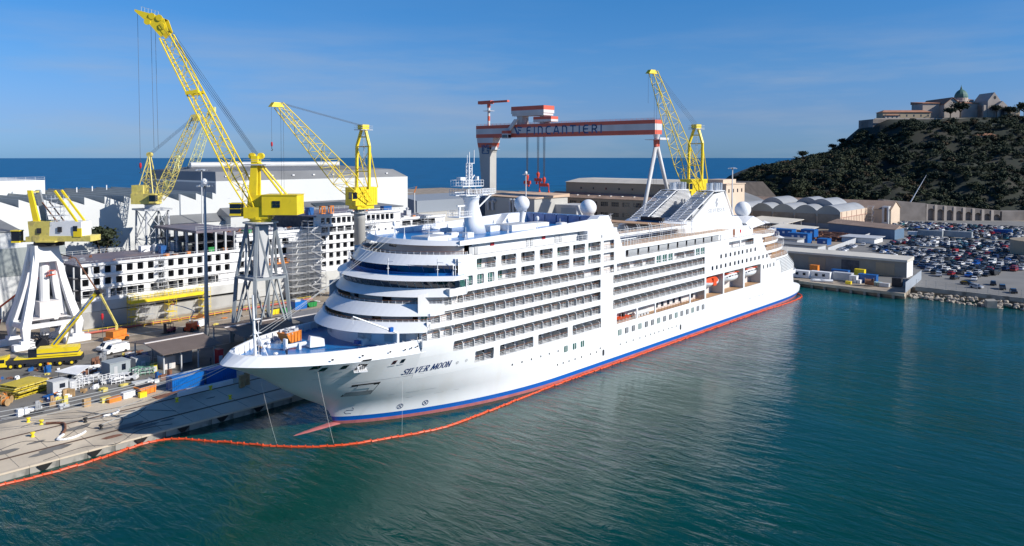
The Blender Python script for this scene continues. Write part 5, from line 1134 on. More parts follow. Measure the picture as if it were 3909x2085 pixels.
for s, m_ in ((-1,'grey'),(1,'yellow')):
    q = k_-rt*1.8+TOW*(s*1.6); b = MB(); P = [q+rt*x+TOW*y+UP*30 for x,y in ((-.7,-.35),(.7,-.35),(.7,.35),(-.7,.35))]+[q-rt*1.5+rt*x+TOW*y+UP*37.4 for x,y in ((-.5,-.3),(.5,-.3),(.5,.3),(-.5,.3))]; b.hexa([tuple(p) for p in P]); b.build('mast_stub',m_,R)
    b = MB(); b.tube(k_+rt*(3.6)+TOW*(s*1.4)-rt*1.2+UP*37.3, k_+rt*7.6+TOW*(s*1.6)+UP*30,.3,4); b.build('back_stay','yellow',R)
    b = MB(); b.tube(k_-rt*.6+TOW*(s*1.4)+UP*34.6, k_+rt*2.8+TOW*(s*1.4)+UP*30,.17,4); b.build('strut','rust',R)
b = MB(); b.tube(k_-rt*3.1-TOW*1.7+UP*37,k_-rt*3.1+TOW*1.7+UP*37,.3,4)
obox(b,k_+rt*1.0+TOW*2.6,rt,TOW,4.5,1.6,25.4,25.7); b.build('cross_beam','yellow_old',R)
def scaffold(mb, x0, x1, y0, y1, z0, z1, dz=2.0, dx=2.0, r=.05):
    nx = max(1, round((x1-x0)/dx)); nz = max(1, round((z1-z0)/dz))
    for i in range(nx+1):
        x = lerp(x0,x1,i/nx)
        for y in (y0,y1): mb.tube((x,y,z0),(x,y,z1),r,4,caps=False)
        for k in range(1,nz+1): mb.tube((x,y0,z0+dz*k),(x,y1,z0+dz*k),r,4,caps=False)
    for k in range(1,nz+1):
        for y in (y0,y1):
            mb.tube((x0,y,z0+dz*k),(x1,y,z0+dz*k),r,4,caps=False); mb.tube((x0,y,z0+dz*k-1),(x1,y,z0+dz*k-1),r*.8,4,caps=False)
        for i in range(nx): 
            if (i+k)%2: mb.tube((lerp(x0,x1,i/nx),y0,z0+dz*(k-1)),(lerp(x0,x1,(i+1)/nx),y0,z0+dz*k),r*.8,4,caps=False)
def scaff_thing(label, x0, x1, y0, y1, z0, z1, mt='steel', deck='lgrey', **k):
    t = thing('scaffold_tower', label, 'scaffolding', ((x0+x1)/2,(y0+y1)/2,z0)); b = MB(); cx_, cy_ = (x0+x1)/2,(y0+y1)/2; scaffold(b,x0-cx_,x1-cx_,y0-cy_,y1-cy_,0,z1-z0,**k); b.build('tube_frame',mt,t)
    n = int((z1-z0)/2.0)
    dm = MB(); dm.box(x0-cx_,x1-cx_,y0-cy_,y1-cy_,0,.1); me = dm.mesh('deck_board',deck)
    for i in range(1,n+1,1): place(me,'deck_board',t,(0,0,2.0*i-.05))
    return t
q = k_+rt*2.2
scaff_thing('thin scaffold cage on the roof of the old crane at the left edge', q.x-1.9,q.x+1.9,q.y-1.6,q.y+1.6,30.2,37.0, dx=1.9)
# --- gantry crane
G = thing('gantry_crane', 'huge red and white striped gantry crane with blue lettering across its beam', 'gantry crane', (350,220,2)); off = Vector((350,220,2))
def gb(x0,x1,y0,y1,z0,z1,nm,mt): b = MB(); b.box(x0-350,x1-350,y0-220,y1-220,z0-2,z1-2); return b.build(nm,mt,G)
for z0, z1, mt in ((60.2,62.9,'gantry_red'),(62.9,66.9,'gantry_white'),(66.9,69.3,'gantry_red')): gb(350,358.5,144.4,298.8,z0,z1,'main_girder',mt)
b = MB(); 
for y in range(146,299,4): b.tube((0.2,y-220,67.3),(0.2,y-220,68.5),.07,4); b.tube((8.3,y-220,67.3),(8.3,y-220,68.5),.07,4)
for z in (67.9,68.5): b.tube((.2,-75,z),(.2,78,z),.06,4); b.tube((8.3,-75,z),(8.3,78,z),.06,4)
b.build('girder_railing','gantry_red',G)
# letters, front face looks to -x; text reads toward -y
fG = lambda x, z: (-.06, 29.6-x, 60.1+z)
M['letter_blue'] = mat('lettering_blue',(.015,.10,.24),.5)
x = 0
for ch, w in zip('FInCAnTIerI', (1,.25,1,1,1.05,1,1,.25,1,1,.25)):
    g_ = strokes(ch, lambda xx, zz: fG(x+xx, zz), 5.0, 4.6*w if w > .5 else 1.2, 0, .95); g_.build('letter','letter_blue',G); x += (4.6*w if w > .5 else 1.2)+2.45
b = MB()
for Pp in ([(41.2,5.6),(39.6,5.6),(36.9,.1),(38.2,.1)],[(38.0,5.7),(33.2,5.4),(33.6,4.5),(37.4,4.6)],[(37.2,3.9),(34.2,3.3),(34.5,2.4),(36.8,2.8)],[(37.6,2.6),(36.6,2.4),(35.6,.1),(36.8,.1)]): b.quad(*[(-.06, y, 60.0+z) for y, z in Pp])
b.build('emblem','letter_blue',G)
# broad left leg
def ring(y0,y1,x0,x1,z): return [(x0-350,y0-220,z-2),(x0-350,y1-220,z-2),(x1-350,y1-220,z-2),(x1-350,y0-220,z-2)]
b = MB(); b.loft([ring(284.5,292,350,357,2),ring(284.7,293.2,350,357,24),ring(284.5,295.6,350,357,49),ring(283.0,296.6,350,357.5,53)],True,caps=True); b.build('leg_shaft','conc_leg',G)
b = MB(); b.loft([ring(283,296.6,349.9,357.6,53),ring(282,297.4,349.9,357.8,56.4)],True,caps=True); b.build('leg_top_band','gantry_red',G)
b = MB(); b.loft([ring(282,297.4,349.9,357.8,56.4),ring(281.5,298.2,350,358,60.15)],True,caps=True); b.build('leg_head','gantry_white',G)
b = MB(); b.box(-1.5,9,62.6,66,49.3,49.5); b.box(-1.5,9,62.6,66,52,52.2); b.box(0,6,62.8,65,49.5,52.1); b.build('leg_gallery','gantry_white',G)
b = MB(); b.hexa([(-18,64,0),(25,64,0),(25,74,0),(-18,74,0),(-3,65,6),(10,65,6),(10,72.5,6),(-3,72.5,6)]); b.build('leg_base','conc_leg',G)
b = MB()
for Pp in (((-.08,72.3,46.5),(-.08,72.3,52.8)),((-.08,72.3,46.5),(-.08,65.8,46.5)),((-.08,65.8,46.5),(-.08,65.8,52.8)),((-.08,70.8,48),(-.08,70.8,53)),((-.08,70.8,53),(-.08,69,50.8)),((-.08,69,50.8),(-.08,67.2,53)),((-.08,67.2,53),(-.08,67.2,48))): b.tube(*Pp,.42,4)
b.build('leg_emblem','letter_blue',G)
for (x1,y1) in ((-25,-80.5),(34,-71)):
    b = MB(); b.tube((3 if x1 > 0 else 1,-75.6,50.5),(x1,y1,0),1.25,14,1.15); b.build('slant_leg','gantry_white',G,smooth=True)
    b = MB(); b.tube((3 if x1 > 0 else 1,-75.6,55),(lerp(2,x1,.05),lerp(-75.6,y1,.05),50.3),1.5,14,1.35); b.build('leg_collar','gantry_red',G)
b = MB(); b.lathe([(1.0,54),(1.6,56),(2.2,58.2)],(2,-75.6,0),12); b.box(-3,8,-81,-70,54.6,54.9); b.box(-3,8,-81,-80.8,54.9,56); b.build('leg_joint','gantry_white',G)
# trolley with cab, top jib crane
b = MB(); b.box(-2,10,12,42,74.8,77.1,m=0); b.box(-1.5,9.5,12.5,41.5,73.2,74.8,m=1); b.hexa([(-2,12,77.1),(10,12,77.1),(10,42,77.1),(-2,42,77.1),(-2,12,80.0),(10,12,80.0),(10,42,80.0),(-2,42,80.0)],m=2)
b.build('trolley_house',['gantry_white','gantry_white','gantry_red'],G)
b = MB(); b.box(1,8,14,18,67.2,73.4); b.box(1,8,34,39,67.2,73.4); b.build('trolley_leg','gantry_white',G)
b = MB(); b.box(0,8,7,23,68.6,70.3,m=0); b.box(0,8,7,23,70.3,72.3,m=1); b.build('hoist_house',['gantry_white','gantry_red'],G)
b = MB(); b.extr([(-2.2,39,71),(-2.2,35.5,71),(-2.2,43.4,62.6),(-2.2,46.8,62.6)],(1.4,0,0)); b.build('cab_arm','gantry_white',G)
b = MB(); b.box(-4.5,-.6,43.2,48.8,60.8,62.9,m=1); b.box(-4.5,-.6,43.2,48.8,57.3,60.8,m=0); b.build('operator_cab',['gantry_white','gantry_red'],G)
b = MB(); b.box(-4.6,-4.5,43.6,48.4,57.9,59.9); b.box(-4.0,-1,43.0,43.2,57.9,59.9); b.build('cab_window','glass_dark',G)
b = MB()
for k in range(3): b.tube((4,69.4,67.3+3.6*k),(4,69.4,70.9+3.6*k),1.0,12,m=k%2)
b.tube((4,69.4,78),(4,69.4,80.8),1.1,12,m=0); b.box(1.5,6.5,66,73,78.2,78.5,m=0); b.box(2.8,5.2,50,78.5,84.2,85.6,m=1); b.box(2.2,5.8,66,79,83.6,86.0,m=1); b.tube((4,69.4,80.8),(4,69.4,84),1.3,10,m=1); b.build('service_crane',['gantry_white','gantry_red'],G)
# hoist ropes and red hooks
for y, zt, zr, l in ((251,33,74,'left red hook block hanging from the gantry crane'),(241,35,68,'middle red hook block hanging from the gantry crane'),(235.5,31.5,68,'right red hook block with a wide spreader below the gantry crane')):
    t = thing('gantry_hook', l, 'hook block', (353,y,zt-6), group='red hook blocks of the gantry')
    b = MB(); b.lathe([(.3,6.5),(1.3,5.2),(1.0,3.2),(.4,1.8)],(0,0,0),8); b.box(-.6,.6,-3.6 if y < 240 else -3,3.6 if y < 240 else 3,-.5,1.8); b.build('block',mat('hook_red',(.6,.06,.03),.5) if 'hook_red' not in bpy.data.materials else bpy.data.materials['hook_red'],t)
    for s in (-1,1):
        b = MB(); b.lathe([(.2,0),(.75,-.7),(.75,-1.6),(.1,-2.2)],(0,s*(1.3 if y > 240 else 4.2),-.5 if y > 240 else -3),8)
        if y < 240: b.tube((0,s*4.2,1),(0,s*4.2,-3.5),.35,5)
        b.build('hook',bpy.data.materials['hook_red'],t)
    b = MB()
    for o_ in (-1.2,-.4,.4,1.2): b.tube((.3*o_,o_*.7,6),(.3*o_,o_*1.1,zr-zt+6),.11,4)
    b.build('hoist_rope','cable',t)
# --- slim grey tower crane
t = thing('tower_crane', 'small slim tower crane with horizontal arm in front of the white hall corner', 'crane', (184.3,183.5,2))
b = MB(); b.tube((0,0,0),(-.2,.3,26),.35,5); b.build('tower','lgrey',t); b = MB(); b.tube((-.2,.3,26),(.6,-.6,29.2),.35,4); b.build('orange_head','orange2',t)
b = MB(); b.tube((-.2,.3,26),(-11.3,13,26.8),.22,4); b.tube((.6,-.6,29.2),(-5.5,6.2,26.8),.06,4); b.build('arm','lgrey',t)
# ---------------------------------------------------------------- unfinished ship in the yard
M['hull_primer'] = mat('hull_primer', (.52,.52,.50), .6, var=.1, vscale=.15, dirt=(.36,.35,.33), dscale=.2, damt=.5)
M['deck_primer'] = mat('deck_primer', (.16,.14,.17), .5, var=.25, vscale=.3, dirt=(.27,.16,.12), dscale=.15, damt=.5)
M['shade_in'] = mat('interior_shade', (.10,.10,.11), .8, var=.4, vscale=.8)  # dark base colour stands in for shade behind the hull openings
US = thing('unfinished_ship', 'unfinished white cruise ship with empty window openings under construction in the yard', 'ship', (0,0,0))
fU = lambda u, z, d: (u, 100+d, z)
H = []
def row(x0, x1, z0, z1, w, pitch):
    x = x0
    while x+w <= x1+.01: H.append((x, x+w, z0, z1)); x += pitch
row(-3.2,38.5,16.15,17.95,1.65,2.76); row(-3.2,38.5,13.2,14.95,1.65,2.76)
H += [(-3.2,2.6,10.1,12.0),(3.7,12.3,10.0,11.95),(14,23.1,9.95,12.0),(24.4,33.5,10.1,12.1)]
row(27.5,64,18.9,20.7,1.7,2.9) if 0 else None
row(40,59,19.1,20.9,2.3,2.9); row(40,59,16.2,18.1,1.7,2.9); row(40,59,13.3,15.1,1.7,2.9); row(40,50,10.6,12.3,1.7,2.9)
row(68.8,101,24.35,26.3,1.6,2.05); row(69,84,21.6,23.3,2.6,3.1); row(69,84,18.9,20.6,1.7,2.8); row(69,84,16.1,17.8,1.7,2.8); row(69,84,13.2,14.9,1.7,2.8); row(69,84,10.6,12.2,1.7,2.8)
H += [(87,88.2,21.7,22.4),(90,91.2,21.7,22.4),(103,107,21.6,23.3),(107.8,119,21.5,23.4)]
row(92,100,20.6,21.4,.9,3)
b = MB()
facade(b,(-3.5,39),(9.0,18.3),H,fU,depth=.5,step=6,chamf=.28); facade(b,(39,66),(9.0,22.8),H,fU,depth=.5,step=6,chamf=.25); facade(b,(66,102.2),(9.0,27.0),H,fU,depth=.5,step=6,chamf=.22); facade(b,(102.2,124),(9.0,24.0),H,fU,depth=.5,step=6,chamf=.3)
b.build('side_shell','white_m',US)
for z in (12.55,15.45,18.25):
    bb_ = MB(); bb_.box(-3.6,39 if z < 18 else 39,99.55,99.98,z,z+.65); bb_.build('side_band','white_m',US)
for x0, x1, z in ((39,59,18.2),(39,59,21.2),(39,66,22.6),(39,59,15.4),(68,86,15.2),(68,86,18.0),(68,86,20.8),(67,102.2,23.5),(67,102.2,26.8),(102.2,124,23.8)):
    bb_ = MB(); bb_.box(x0,x1,99.5,99.98,z,z+.7); bb_.build('side_band','white_m',US)
b = MB(); b.hexa([(-2.5,101.5,2),(124,101,2),(124,126,2),(-2.5,126,2),(-3.4,100.02,6.5),(124,100.02,4),(124,126,4),(-3.4,126,6.5)]); b.box(-3.4,124,100.02,126,6.5,9.0); b.box(39,124,100.05,126,4,6.6); b.build('lower_hull','hull_primer',US)
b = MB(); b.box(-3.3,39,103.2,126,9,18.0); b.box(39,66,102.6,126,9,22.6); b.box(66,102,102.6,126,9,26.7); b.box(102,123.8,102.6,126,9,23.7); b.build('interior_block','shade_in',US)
b = MB()
for z in (12.2,15.1,18.05): b.box(-3.4,39,100.5,103.2,z,z+.12)
for z in (12.4,15.2,18.1,21.0): b.box(39,102,100.5,102.6,z,z+.15)
for k in range(16): b.box(-3.1+2.76*k,-2.95+2.76*k,100.5,103.2,9,18)
b.build('interior_deck','white_m',US)
b = MB(); b.box(-3.6,39.2,100,126,18.1,18.35); b.build('open_deck','deck_primer',US)
b = MB(); b.box(27,39,100.2,126,18.4,18.5); b.box(39,66.2,100,126,22.6,22.85); b.box(66,102.3,100,126,26.75,27.0); b.box(102,124,100,126,23.8,24.0); b.box(27,40,100,126,24.5,25.2); b.build('open_deck','deck_primer',US)
for x in (27.3,30,33,36,38.8):
    for y in (100.4,106,112,118,125):
        b = MB(); b.box(x-.25,x+.25,y-.25,y+.25,18.4,24.6); b.build('deck_pillar','lgrey',US)
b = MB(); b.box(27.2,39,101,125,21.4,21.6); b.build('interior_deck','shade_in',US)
# left end: open decks
for z in (9.2,12.2,15.2):
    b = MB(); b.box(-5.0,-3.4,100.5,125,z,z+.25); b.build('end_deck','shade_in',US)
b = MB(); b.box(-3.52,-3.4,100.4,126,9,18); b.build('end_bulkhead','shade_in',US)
for y in (101,107,113,119,125):
    b = MB(); b.box(-4.9,-4.6,y-.2,y+.2,9.2,18.2); b.build('deck_pillar','lgrey',US)
def rail_line(x0,x1,y0,y1,z,parent,mt='lgrey',step=2.5,h=1.1,name='railing'):
    b = MB(); L_ = math.hypot(x1-x0,y1-y0); n = max(1,round(L_/step))
    for k in range(n+1): x,y = lerp(x0,x1,k/n),lerp(y0,y1,k/n); b.tube((x,y,z),(x,y,z+h),.06,4)
    for hh in (.5*h,h): b.tube((x0,y0,z+hh),(x1,y1,z+hh),.05,4)
    return b.build(name,mt,parent)
for a_ in ((-3.5,39,100.1,100.1,18.35),(-3.5,-3.5,100.1,126,18.35),(-3.5,39,125.9,125.9,18.35),(39,66,100.1,100.1,22.85),(27,39,100.1,100.1,25.2),(66,102,100.1,100.1,27.0),(102,124,100.1,100.1,24.0),(66,102,125,125,27.0),(-3.5,39,99.6,99.6,12.0),(-3.5,39,99.6,99.6,9.9),(39,64,99.5,99.5,18.9),(68,86,99.5,99.5,21.5),(102,123,99.5,99.5,21.4)): rail_line(*a_,US)
# clutter on its decks
rr = random.Random(4)
def clutter(label, cat, pts, parent=None):
    pass
deckstuff = [(22,121,18.35,3,2,1.6,'white_m','crate'),(25,119,18.35,2.6,1.8,2.0,'white_m','crate'),(23,112,18.35,1.6,1.6,2.2,'blue_c','tarpaulin_pile'),(28.5,115,18.4,2.4,2.2,3.6,'lgrey','ventilation_unit'),(33.5,104,18.5,2.6,1.6,1.4,'green','skip'),(26,102.5,18.4,1.1,1.0,1.0,'orange2','crate'),(36.6,102,18.5,1.1,1,1,'orange2','crate'),(44,102.5,22.85,2.8,1.6,1.3,'green','skip'),(47,102.5,22.85,1.6,1.3,1.0,'orange2','crate'),(70,108,27,2,2,2.4,'blue_c','crate'),(75,108,27,1.4,1.4,2.6,'orange2','frame'),(78.5,108,27,1.4,1.4,2.6,'orange2','frame'),(99,104,27,3.6,2,1.7,'blue_c','tank'),(103,112,24,2,1.6,2.8,'lgrey','ventilation_unit'),(116,112,24,2.2,1.8,2.8,'lgrey','ventilation_unit'),(107,103,24,2.2,1.1,.8,'white_m','crate'),(111,103,24,1.4,1.1,.8,'orange2','crate'),(51,106,22.85,3,2,1.5,'rust','crate'),(56,104,22.85,2,2,1.2,'lgrey','crate')]
DL = ['white crate at the back of the long open deck, left of the pair','white crate beside the ventilation unit at the back of the deck','blue tarpaulin heap on the dark open deck','tall grey ventilation unit on the dark open deck','green skip below the lattice crane on the lower deck','orange crate near the rail left of the lamp post','orange crate near the rail right of the lamp post','green skip on the deck right of the yellow machinery house','orange crate beside the green skip on the upper deck','blue box on the top deck left of the orange frames','left orange frame on the top deck','right orange frame on the top deck','blue tank near the edge of the top deck','grey ventilation unit beside the small tower crane','grey ventilation unit left of the radar mast','white crate on the aft deck of the unfinished ship','orange crate on the aft deck of the unfinished ship','rusty crate on the middle deck of the unfinished ship','grey crate on the middle deck of the unfinished ship']
for (x,y,z,lx,ly,h_,mt,nm), lb in zip(deckstuff, DL):
    t = thing(nm, lb, nm.replace('_',' '), (x,y,z)); b = MB(); 
    if nm == 'skip': b.hexa([(-lx*.38,-ly/2,.1),(lx*.38,-ly/2,.1),(lx*.38,ly/2,.1),(-lx*.38,ly/2,.1),(-lx/2,-ly/2,h_),(lx/2,-ly/2,h_),(lx/2,ly/2,h_),(-lx/2,ly/2,h_)])
    elif nm == 'frame':
        for i in (-1,1): 
            for j in (-1,1): b.box(i*.6-.12,i*.6+.12,j*.6-.12,j*.6+.12,0,h_)
        b.box(-.75,.75,-.75,.75,h_-.3,h_); b.box(-.75,.75,-.75,.75,0,.25)
    elif nm == 'ventilation_unit': b.box(-lx/2,lx/2,-ly/2,ly/2,0,h_*.7); b.lathe([(.4,h_*.7),(.4,h_*.85),(.65,h_*.9),(.6,h_),(.1,h_+.3)],(0,0,0),10)
    else: b.box(-lx/2,lx/2,-ly/2,ly/2,0,h_*.92); b.box(-lx/2-.05,lx/2+.05,-ly/2-.05,ly/2+.05,h_*.92,h_)
    b.build('body',mt,t)
for k in range(70):
    x = rr.choice([rr.uniform(-2,38),rr.uniform(67,101),rr.uniform(40,65),rr.uniform(103,122)]); z = 18.35 if x < 27 else (18.5 if x < 39 else (22.85 if x < 66 else (27 if x < 102 else 24)))
    b = MB(); w = rr.uniform(.3,1.4); b.rbox(0,0,0,w*rr.uniform(1,3),w,rr.uniform(.2,.7),rr.random()*3); b.rbox(.3,.1,0,w,w*.6,rr.uniform(.4,.9),rr.random()*3)
    tag(b.build('material_pile',rr.choice(['white_m','lgrey','rust','steel','orange2']),loc=(x,rr.uniform(101,122),z)),'small material pile on the '+('lowest left deck' if x < 27 else ('part covered deck' if x < 39 else ('middle deck' if x < 66 else ('top deck' if x < 102 else 'aft deck'))))+' of the ship in build','material pile','material piles on the unfinished ship')
# scaffolds
scaff_thing('tall scaffold stair tower against the middle of the unfinished ship', 61,67.3,95.5,99,2,25.6, dx=2.1)
b = MB()
for k in range(8): x0, x1 = (61.5,66.5) if k % 2 else (66.5,61.5); b.tube((x0,95.3,3+2.8*k),(x1,95.3,5.8+2.8*k),.22,4)
t = thing('scaffold_stair', 'zigzag steel stair on the tall scaffold tower', 'stairs', (64,95.3,2)); b.v = [(x-64,y-95.3,z-2) for x,y,z in b.v]; b.build('flight','steel',t)
scaff_thing('scaffold tower against the hull left of the stair tower', 55.5,60.5,96,99,2,21, dx=2.5)
scaff_thing('scaffold against the upper side right of the column crane', 86.5,90,97,99.4,9,24, dx=1.7)
scaff_thing('scaffold at the aft end of the unfinished ship', 111.5,114.5,97.5,99.4,9,25, dx=1.5)
for x0, x1, mt, l in ((7.6,9.6,'yellow','yellow scaffold tower left of the yellow hull walkway'),(17.6,19.8,'yellow','yellow scaffold tower in the middle of the yellow hull walkway'),(27.3,29.6,'yellow','yellow scaffold tower right behind the lamp post')):
    scaff_thing(l,x0,x1,97.3,99.6,2,9.6,mt='yellow',deck='yellow',dx=2)
scaff_thing('bare grey scaffold between the two yellow towers', 11.6,14.2,98,99.5,2,7.6, dx=2.6)
scaff_thing('thin scaffold above the yellow walkway against the white shell', 15.6,18,98.6,99.6,9,18.3, dx=1.2)
t = thing('hull_walkway', 'long yellow walkway hung along the grey lower hull', 'walkway', (17.5,98.2,7.6)); b = MB(); b.box(-10,10,-1,1,0,.8); b.build('girder','yellow',t)
rail_line(-10,10,-.9,-.9,.8,t,'yellow',2); rail_line(-10,10,.9,.9,.8,t,'yellow',2)
t = thing('suspended_platform', 'orange yellow work platform hung on the hull beside the stair tower', 'platform', (50,98.6,13.5)); b = MB(); b.box(-5.5,5.5,-.8,.8,0,.35); b.build('floor','orange2',t); rail_line(-5.5,5.5,-.8,-.8,.35,t,'orange2',1.5)
# ---------------------------------------------------------------- halls
M['hall_white'] = mat('white_cladding', (.60,.61,.60), .55, var=.05, vscale=.05, wave=('X',1.6,.18))
M['hall_grey'] = mat('grey_green_cladding', (.30,.33,.32), .6, var=.08, vscale=.1, wave=('X',1.6,.2))
M['roof_grey'] = mat('grey_roof', (.20,.205,.21), .7, var=.18, vscale=.08, dirt=(.30,.29,.27), dscale=.05, damt=.4)
M['roof_dark'] = mat('dark_rooflight', (.06,.075,.075), .4, var=.3, vscale=.2)
M['hall_blue'] = mat('shade_tinted_cladding', (.22,.25,.29), .6)  # darker blue-grey cladding with the wall shade put into its colour
M['tan'] = mat('tan_render', (.40,.32,.22), .8, var=.08, vscale=.1, dirt=(.3,.25,.19), dscale=.1, damt=.4)
M['pink'] = mat('pale_pink_render', (.62,.49,.37), .8, var=.07, vscale=.08, dirt=(.5,.36,.28), dscale=.12, damt=.35)
M['roof_tile'] = mat('brown_roofing', (.34,.24,.18), .8, var=.25, vscale=.12, wave=('Y',1.2,.3), dirt=None)
M['roof_pale'] = mat('pale_sheet_roof', (.62,.58,.50), .7, var=.12, vscale=.1)
M['roof_tan'] = mat('tan_roof', (.60,.43,.30), .8, var=.15, vscale=.05)  # plain tan roof sheeting
def bld(name, label, cat='building', loc=(0,0,0)): return thing(name, label, cat, loc)
B_ = bld('assembly_hall', 'very large white shipyard hall with a long grey roof behind the cranes')
b = MB(); b.box(71,167.5,170,232,2,36.7); b.build('wall','hall_white',B_)
b = MB(); b.hexa([(71,170,36.7),(167.5,170,36.7),(167.5,232,36.7),(71,232,36.7),(73,174,40.2),(162,174,40.2),(162,230,40.2),(73,230,40.2)]); b.hexa([(73,174,40.2),(162,174,40.2),(162,230,40.2),(73,230,40.2),(78,200,42),(150,200,42),(150,204,42),(78,204,42)]); b.build('roof','roof_grey',B_)
b = MB(); b.tube((76,200,42.6),(150,200,42.6),1.2,12); b.build('ridge_duct','lgrey',B_)
b = MB(); b.box(70.9,70.98,171,231,2,36); b.build('end_shade_sheet','hall_blue',B_)  # thin sheet over the unlit end wall, its shade painted in
for k in range(9): b = MB(); b.box(-.5,.5,-.3,.3,0,.5); b.build('roof_vent','white_m',B_,loc=(76+10*k,171.5,38.2))
B_ = bld('low_workshop', 'low hall with a flat dark grey roof in front of the large white hall')
b = MB(); b.box(60,138.5,140,166,2,25.4); b.build('wall','hall_white',B_); b = MB(); b.hexa([(59.5,139.5,25.4),(139,139.5,25.4),(139,166,25.4),(59.5,166,25.4),(62,152,28.3),(121,152,28.3),(121,154,28.3),(62,154,28.3)]); b.build('roof','roof_grey',B_)
b = MB(); b.hexa([(98,144,26.6),(115,144,26.6),(113,149,27.8),(99,149,27.8),(98,144,26.75),(115,144,26.75),(113,149,27.95),(99,149,27.95)]); b.build('rooflight','roof_dark',B_)
B_ = bld('sawtooth_hall', 'long white workshop with a sawtooth roof of dark rooflights')
b = MB(); b.box(-40,66,150,235,2,31.0); b.build('wall','hall_white',B_)
for k in range(17):
    x = -38+6.05*k; b = MB(); b.extr([(x,150,31),(x+6.05,150,31),(x,150,33.4)],(0,85,0)); o = b.build('roof_tooth','hall_white',B_)
    b = MB(); b.box(x-.06,x-.01,150.3,235,31.2,33.3); b.build('rooflight','hall_grey',o)
for k in range(6): b = MB(); b.tube((0,0,0),(0,0,1.8),.18,6); b.build('roof_pipe','white_m',B_,loc=(4+8.3*k,190+(k%3)*8,33.3))
B_ = bld('left_white_hall', 'tall white hall with a roof railing at the far left'); b = MB(); b.box(-60,22,200,245,2,37.7); b.build('wall','hall_white',B_); rail_line(-60,22,200.2,200.2,37.7,B_,'lgrey',3); b = MB(); b.tube((-60,210,39.5),(-14,210,39.5),1.5,12); b.build('roof_duct','roof_grey',B_)
B_ = bld('paint_hangar', 'white hangar with a dark open door behind the lattice crane'); b = MB(); b.box(39,70,144,166,2,23.8); b.build('wall','hall_white',B_)
b = MB(); b.hexa([(38.6,143.6,23.8),(70.4,143.6,23.8),(70.4,166,23.8),(38.6,166,23.8),(38.6,154,27.7),(66,154,27.7),(66,155,27.7),(38.6,155,27.7)]); b.build('roof','roof_grey',B_)
b = MB(); b.box(38.85,38.98,144.2,165.8,2,26.5); b.build('front_cladding','hall_grey',B_); b = MB(); b.box(38.7,38.84,146,162.5,2,22.0); b.build('hangar_door','dark',B_); b = MB(); b.box(38.6,38.7,147,156,11,18); b.build('green_curtain',mat('teal_sheet',(.01,.12,.13),.5),B_); b = MB(); b.box(40.5,56,143.85,143.97,3,18.6); b.build('grey_panel','hall_grey',B_)
B_ = bld('grey_hall', 'grey green hall behind the white portal crane at the left edge'); b = MB(); b.extr([(-70,128,2),(3,128,2),(3,128,20.5),(-8,128,26.0),(-70,128,26.5)],(0,20,0)); b.build('wall','hall_white',B_)
b = MB(); b.hexa([(-70,127.6,26.4),(-8,127.6,25.9),(-8,150,28.5),(-70,150,29),(-70,127.6,26.7),(-8,127.6,26.2),(-8,150,28.8),(-70,150,29.3)]); b.build('roof','roof_grey',B_); b = MB(); b.box(-70,2.9,127.85,127.97,14,21.5); b.build('dark_band','hall_grey',B_)
# red hull block and low things at the left edge
t = thing('hull_block', 'dark red and grey hull block at the left edge under the white portal', 'hull block', (-27,112,2)); b = MB(); b.hexa([(-8,-4,0),(7,-4,0),(7,6,0),(-8,6,0),(-9,-5,4.6),(8,-5,4.6),(8,6,4.6),(-9,6,4.6)]); b.build('red_bottom',mat('oxide_red',(.30,.03,.03),.6,var=.2),t); b = MB(); b.box(-9,8,-5,6,4.6,7.6); b.build('grey_top','hull_primer',t)
# ---------------------------------------------------------------- mid ground buildings behind the ship
B_ = bld('tan_shed', 'low shed with tan roof panels and grey pipes left of the brown works hall'); b = MB(); b.box(316,352,214,258,2,18.6); b.build('wall','conc_leg',B_)
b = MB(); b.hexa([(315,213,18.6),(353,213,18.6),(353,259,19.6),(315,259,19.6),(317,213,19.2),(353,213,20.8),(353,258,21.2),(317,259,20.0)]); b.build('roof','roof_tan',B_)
def pipes(par, x, ys, z0, z1):
    for y in ys:
        b = MB(); b.poly([(x,y,z0),(x-.3,y,z1-1.2),(x-.6,y-.7,z1),(x-.3,y-1.6,z1-.6),(x+.5,y-1.8,z1-1.6)],.85,8); b.build('duct_pipe','lgrey',par)
pipes(B_, 314.8, (228,231,234), 8, 17.6); pipes(B_, 315, (250,254), 9.5, 16.8)
B_ = bld('grey_annex','grey workshop annex with a glazed front beside the tan shed'); b = MB(); b.box(338,358,196,214,2,14); b.build('wall','lgrey',B_); b = MB(); b.box(337.9,338,197,209,4,12); b.build('glazing',mat('milky_glazing',(.30,.36,.42),.3),B_)
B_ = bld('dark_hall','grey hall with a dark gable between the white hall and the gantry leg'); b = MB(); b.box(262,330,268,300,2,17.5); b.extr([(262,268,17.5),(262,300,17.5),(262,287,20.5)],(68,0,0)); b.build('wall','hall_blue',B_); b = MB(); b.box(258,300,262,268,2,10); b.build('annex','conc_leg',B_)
t = thing('breakwater_wall','pale stone breakwater wall along the open sea','wall',(360,402,2)); b = MB(); b.box(-5,48,-1.5,1.5,0,8.2); b.build('wall_face',mat('breakwater_stone',(.46,.37,.26),.9,var=.25,vscale=.6),t)
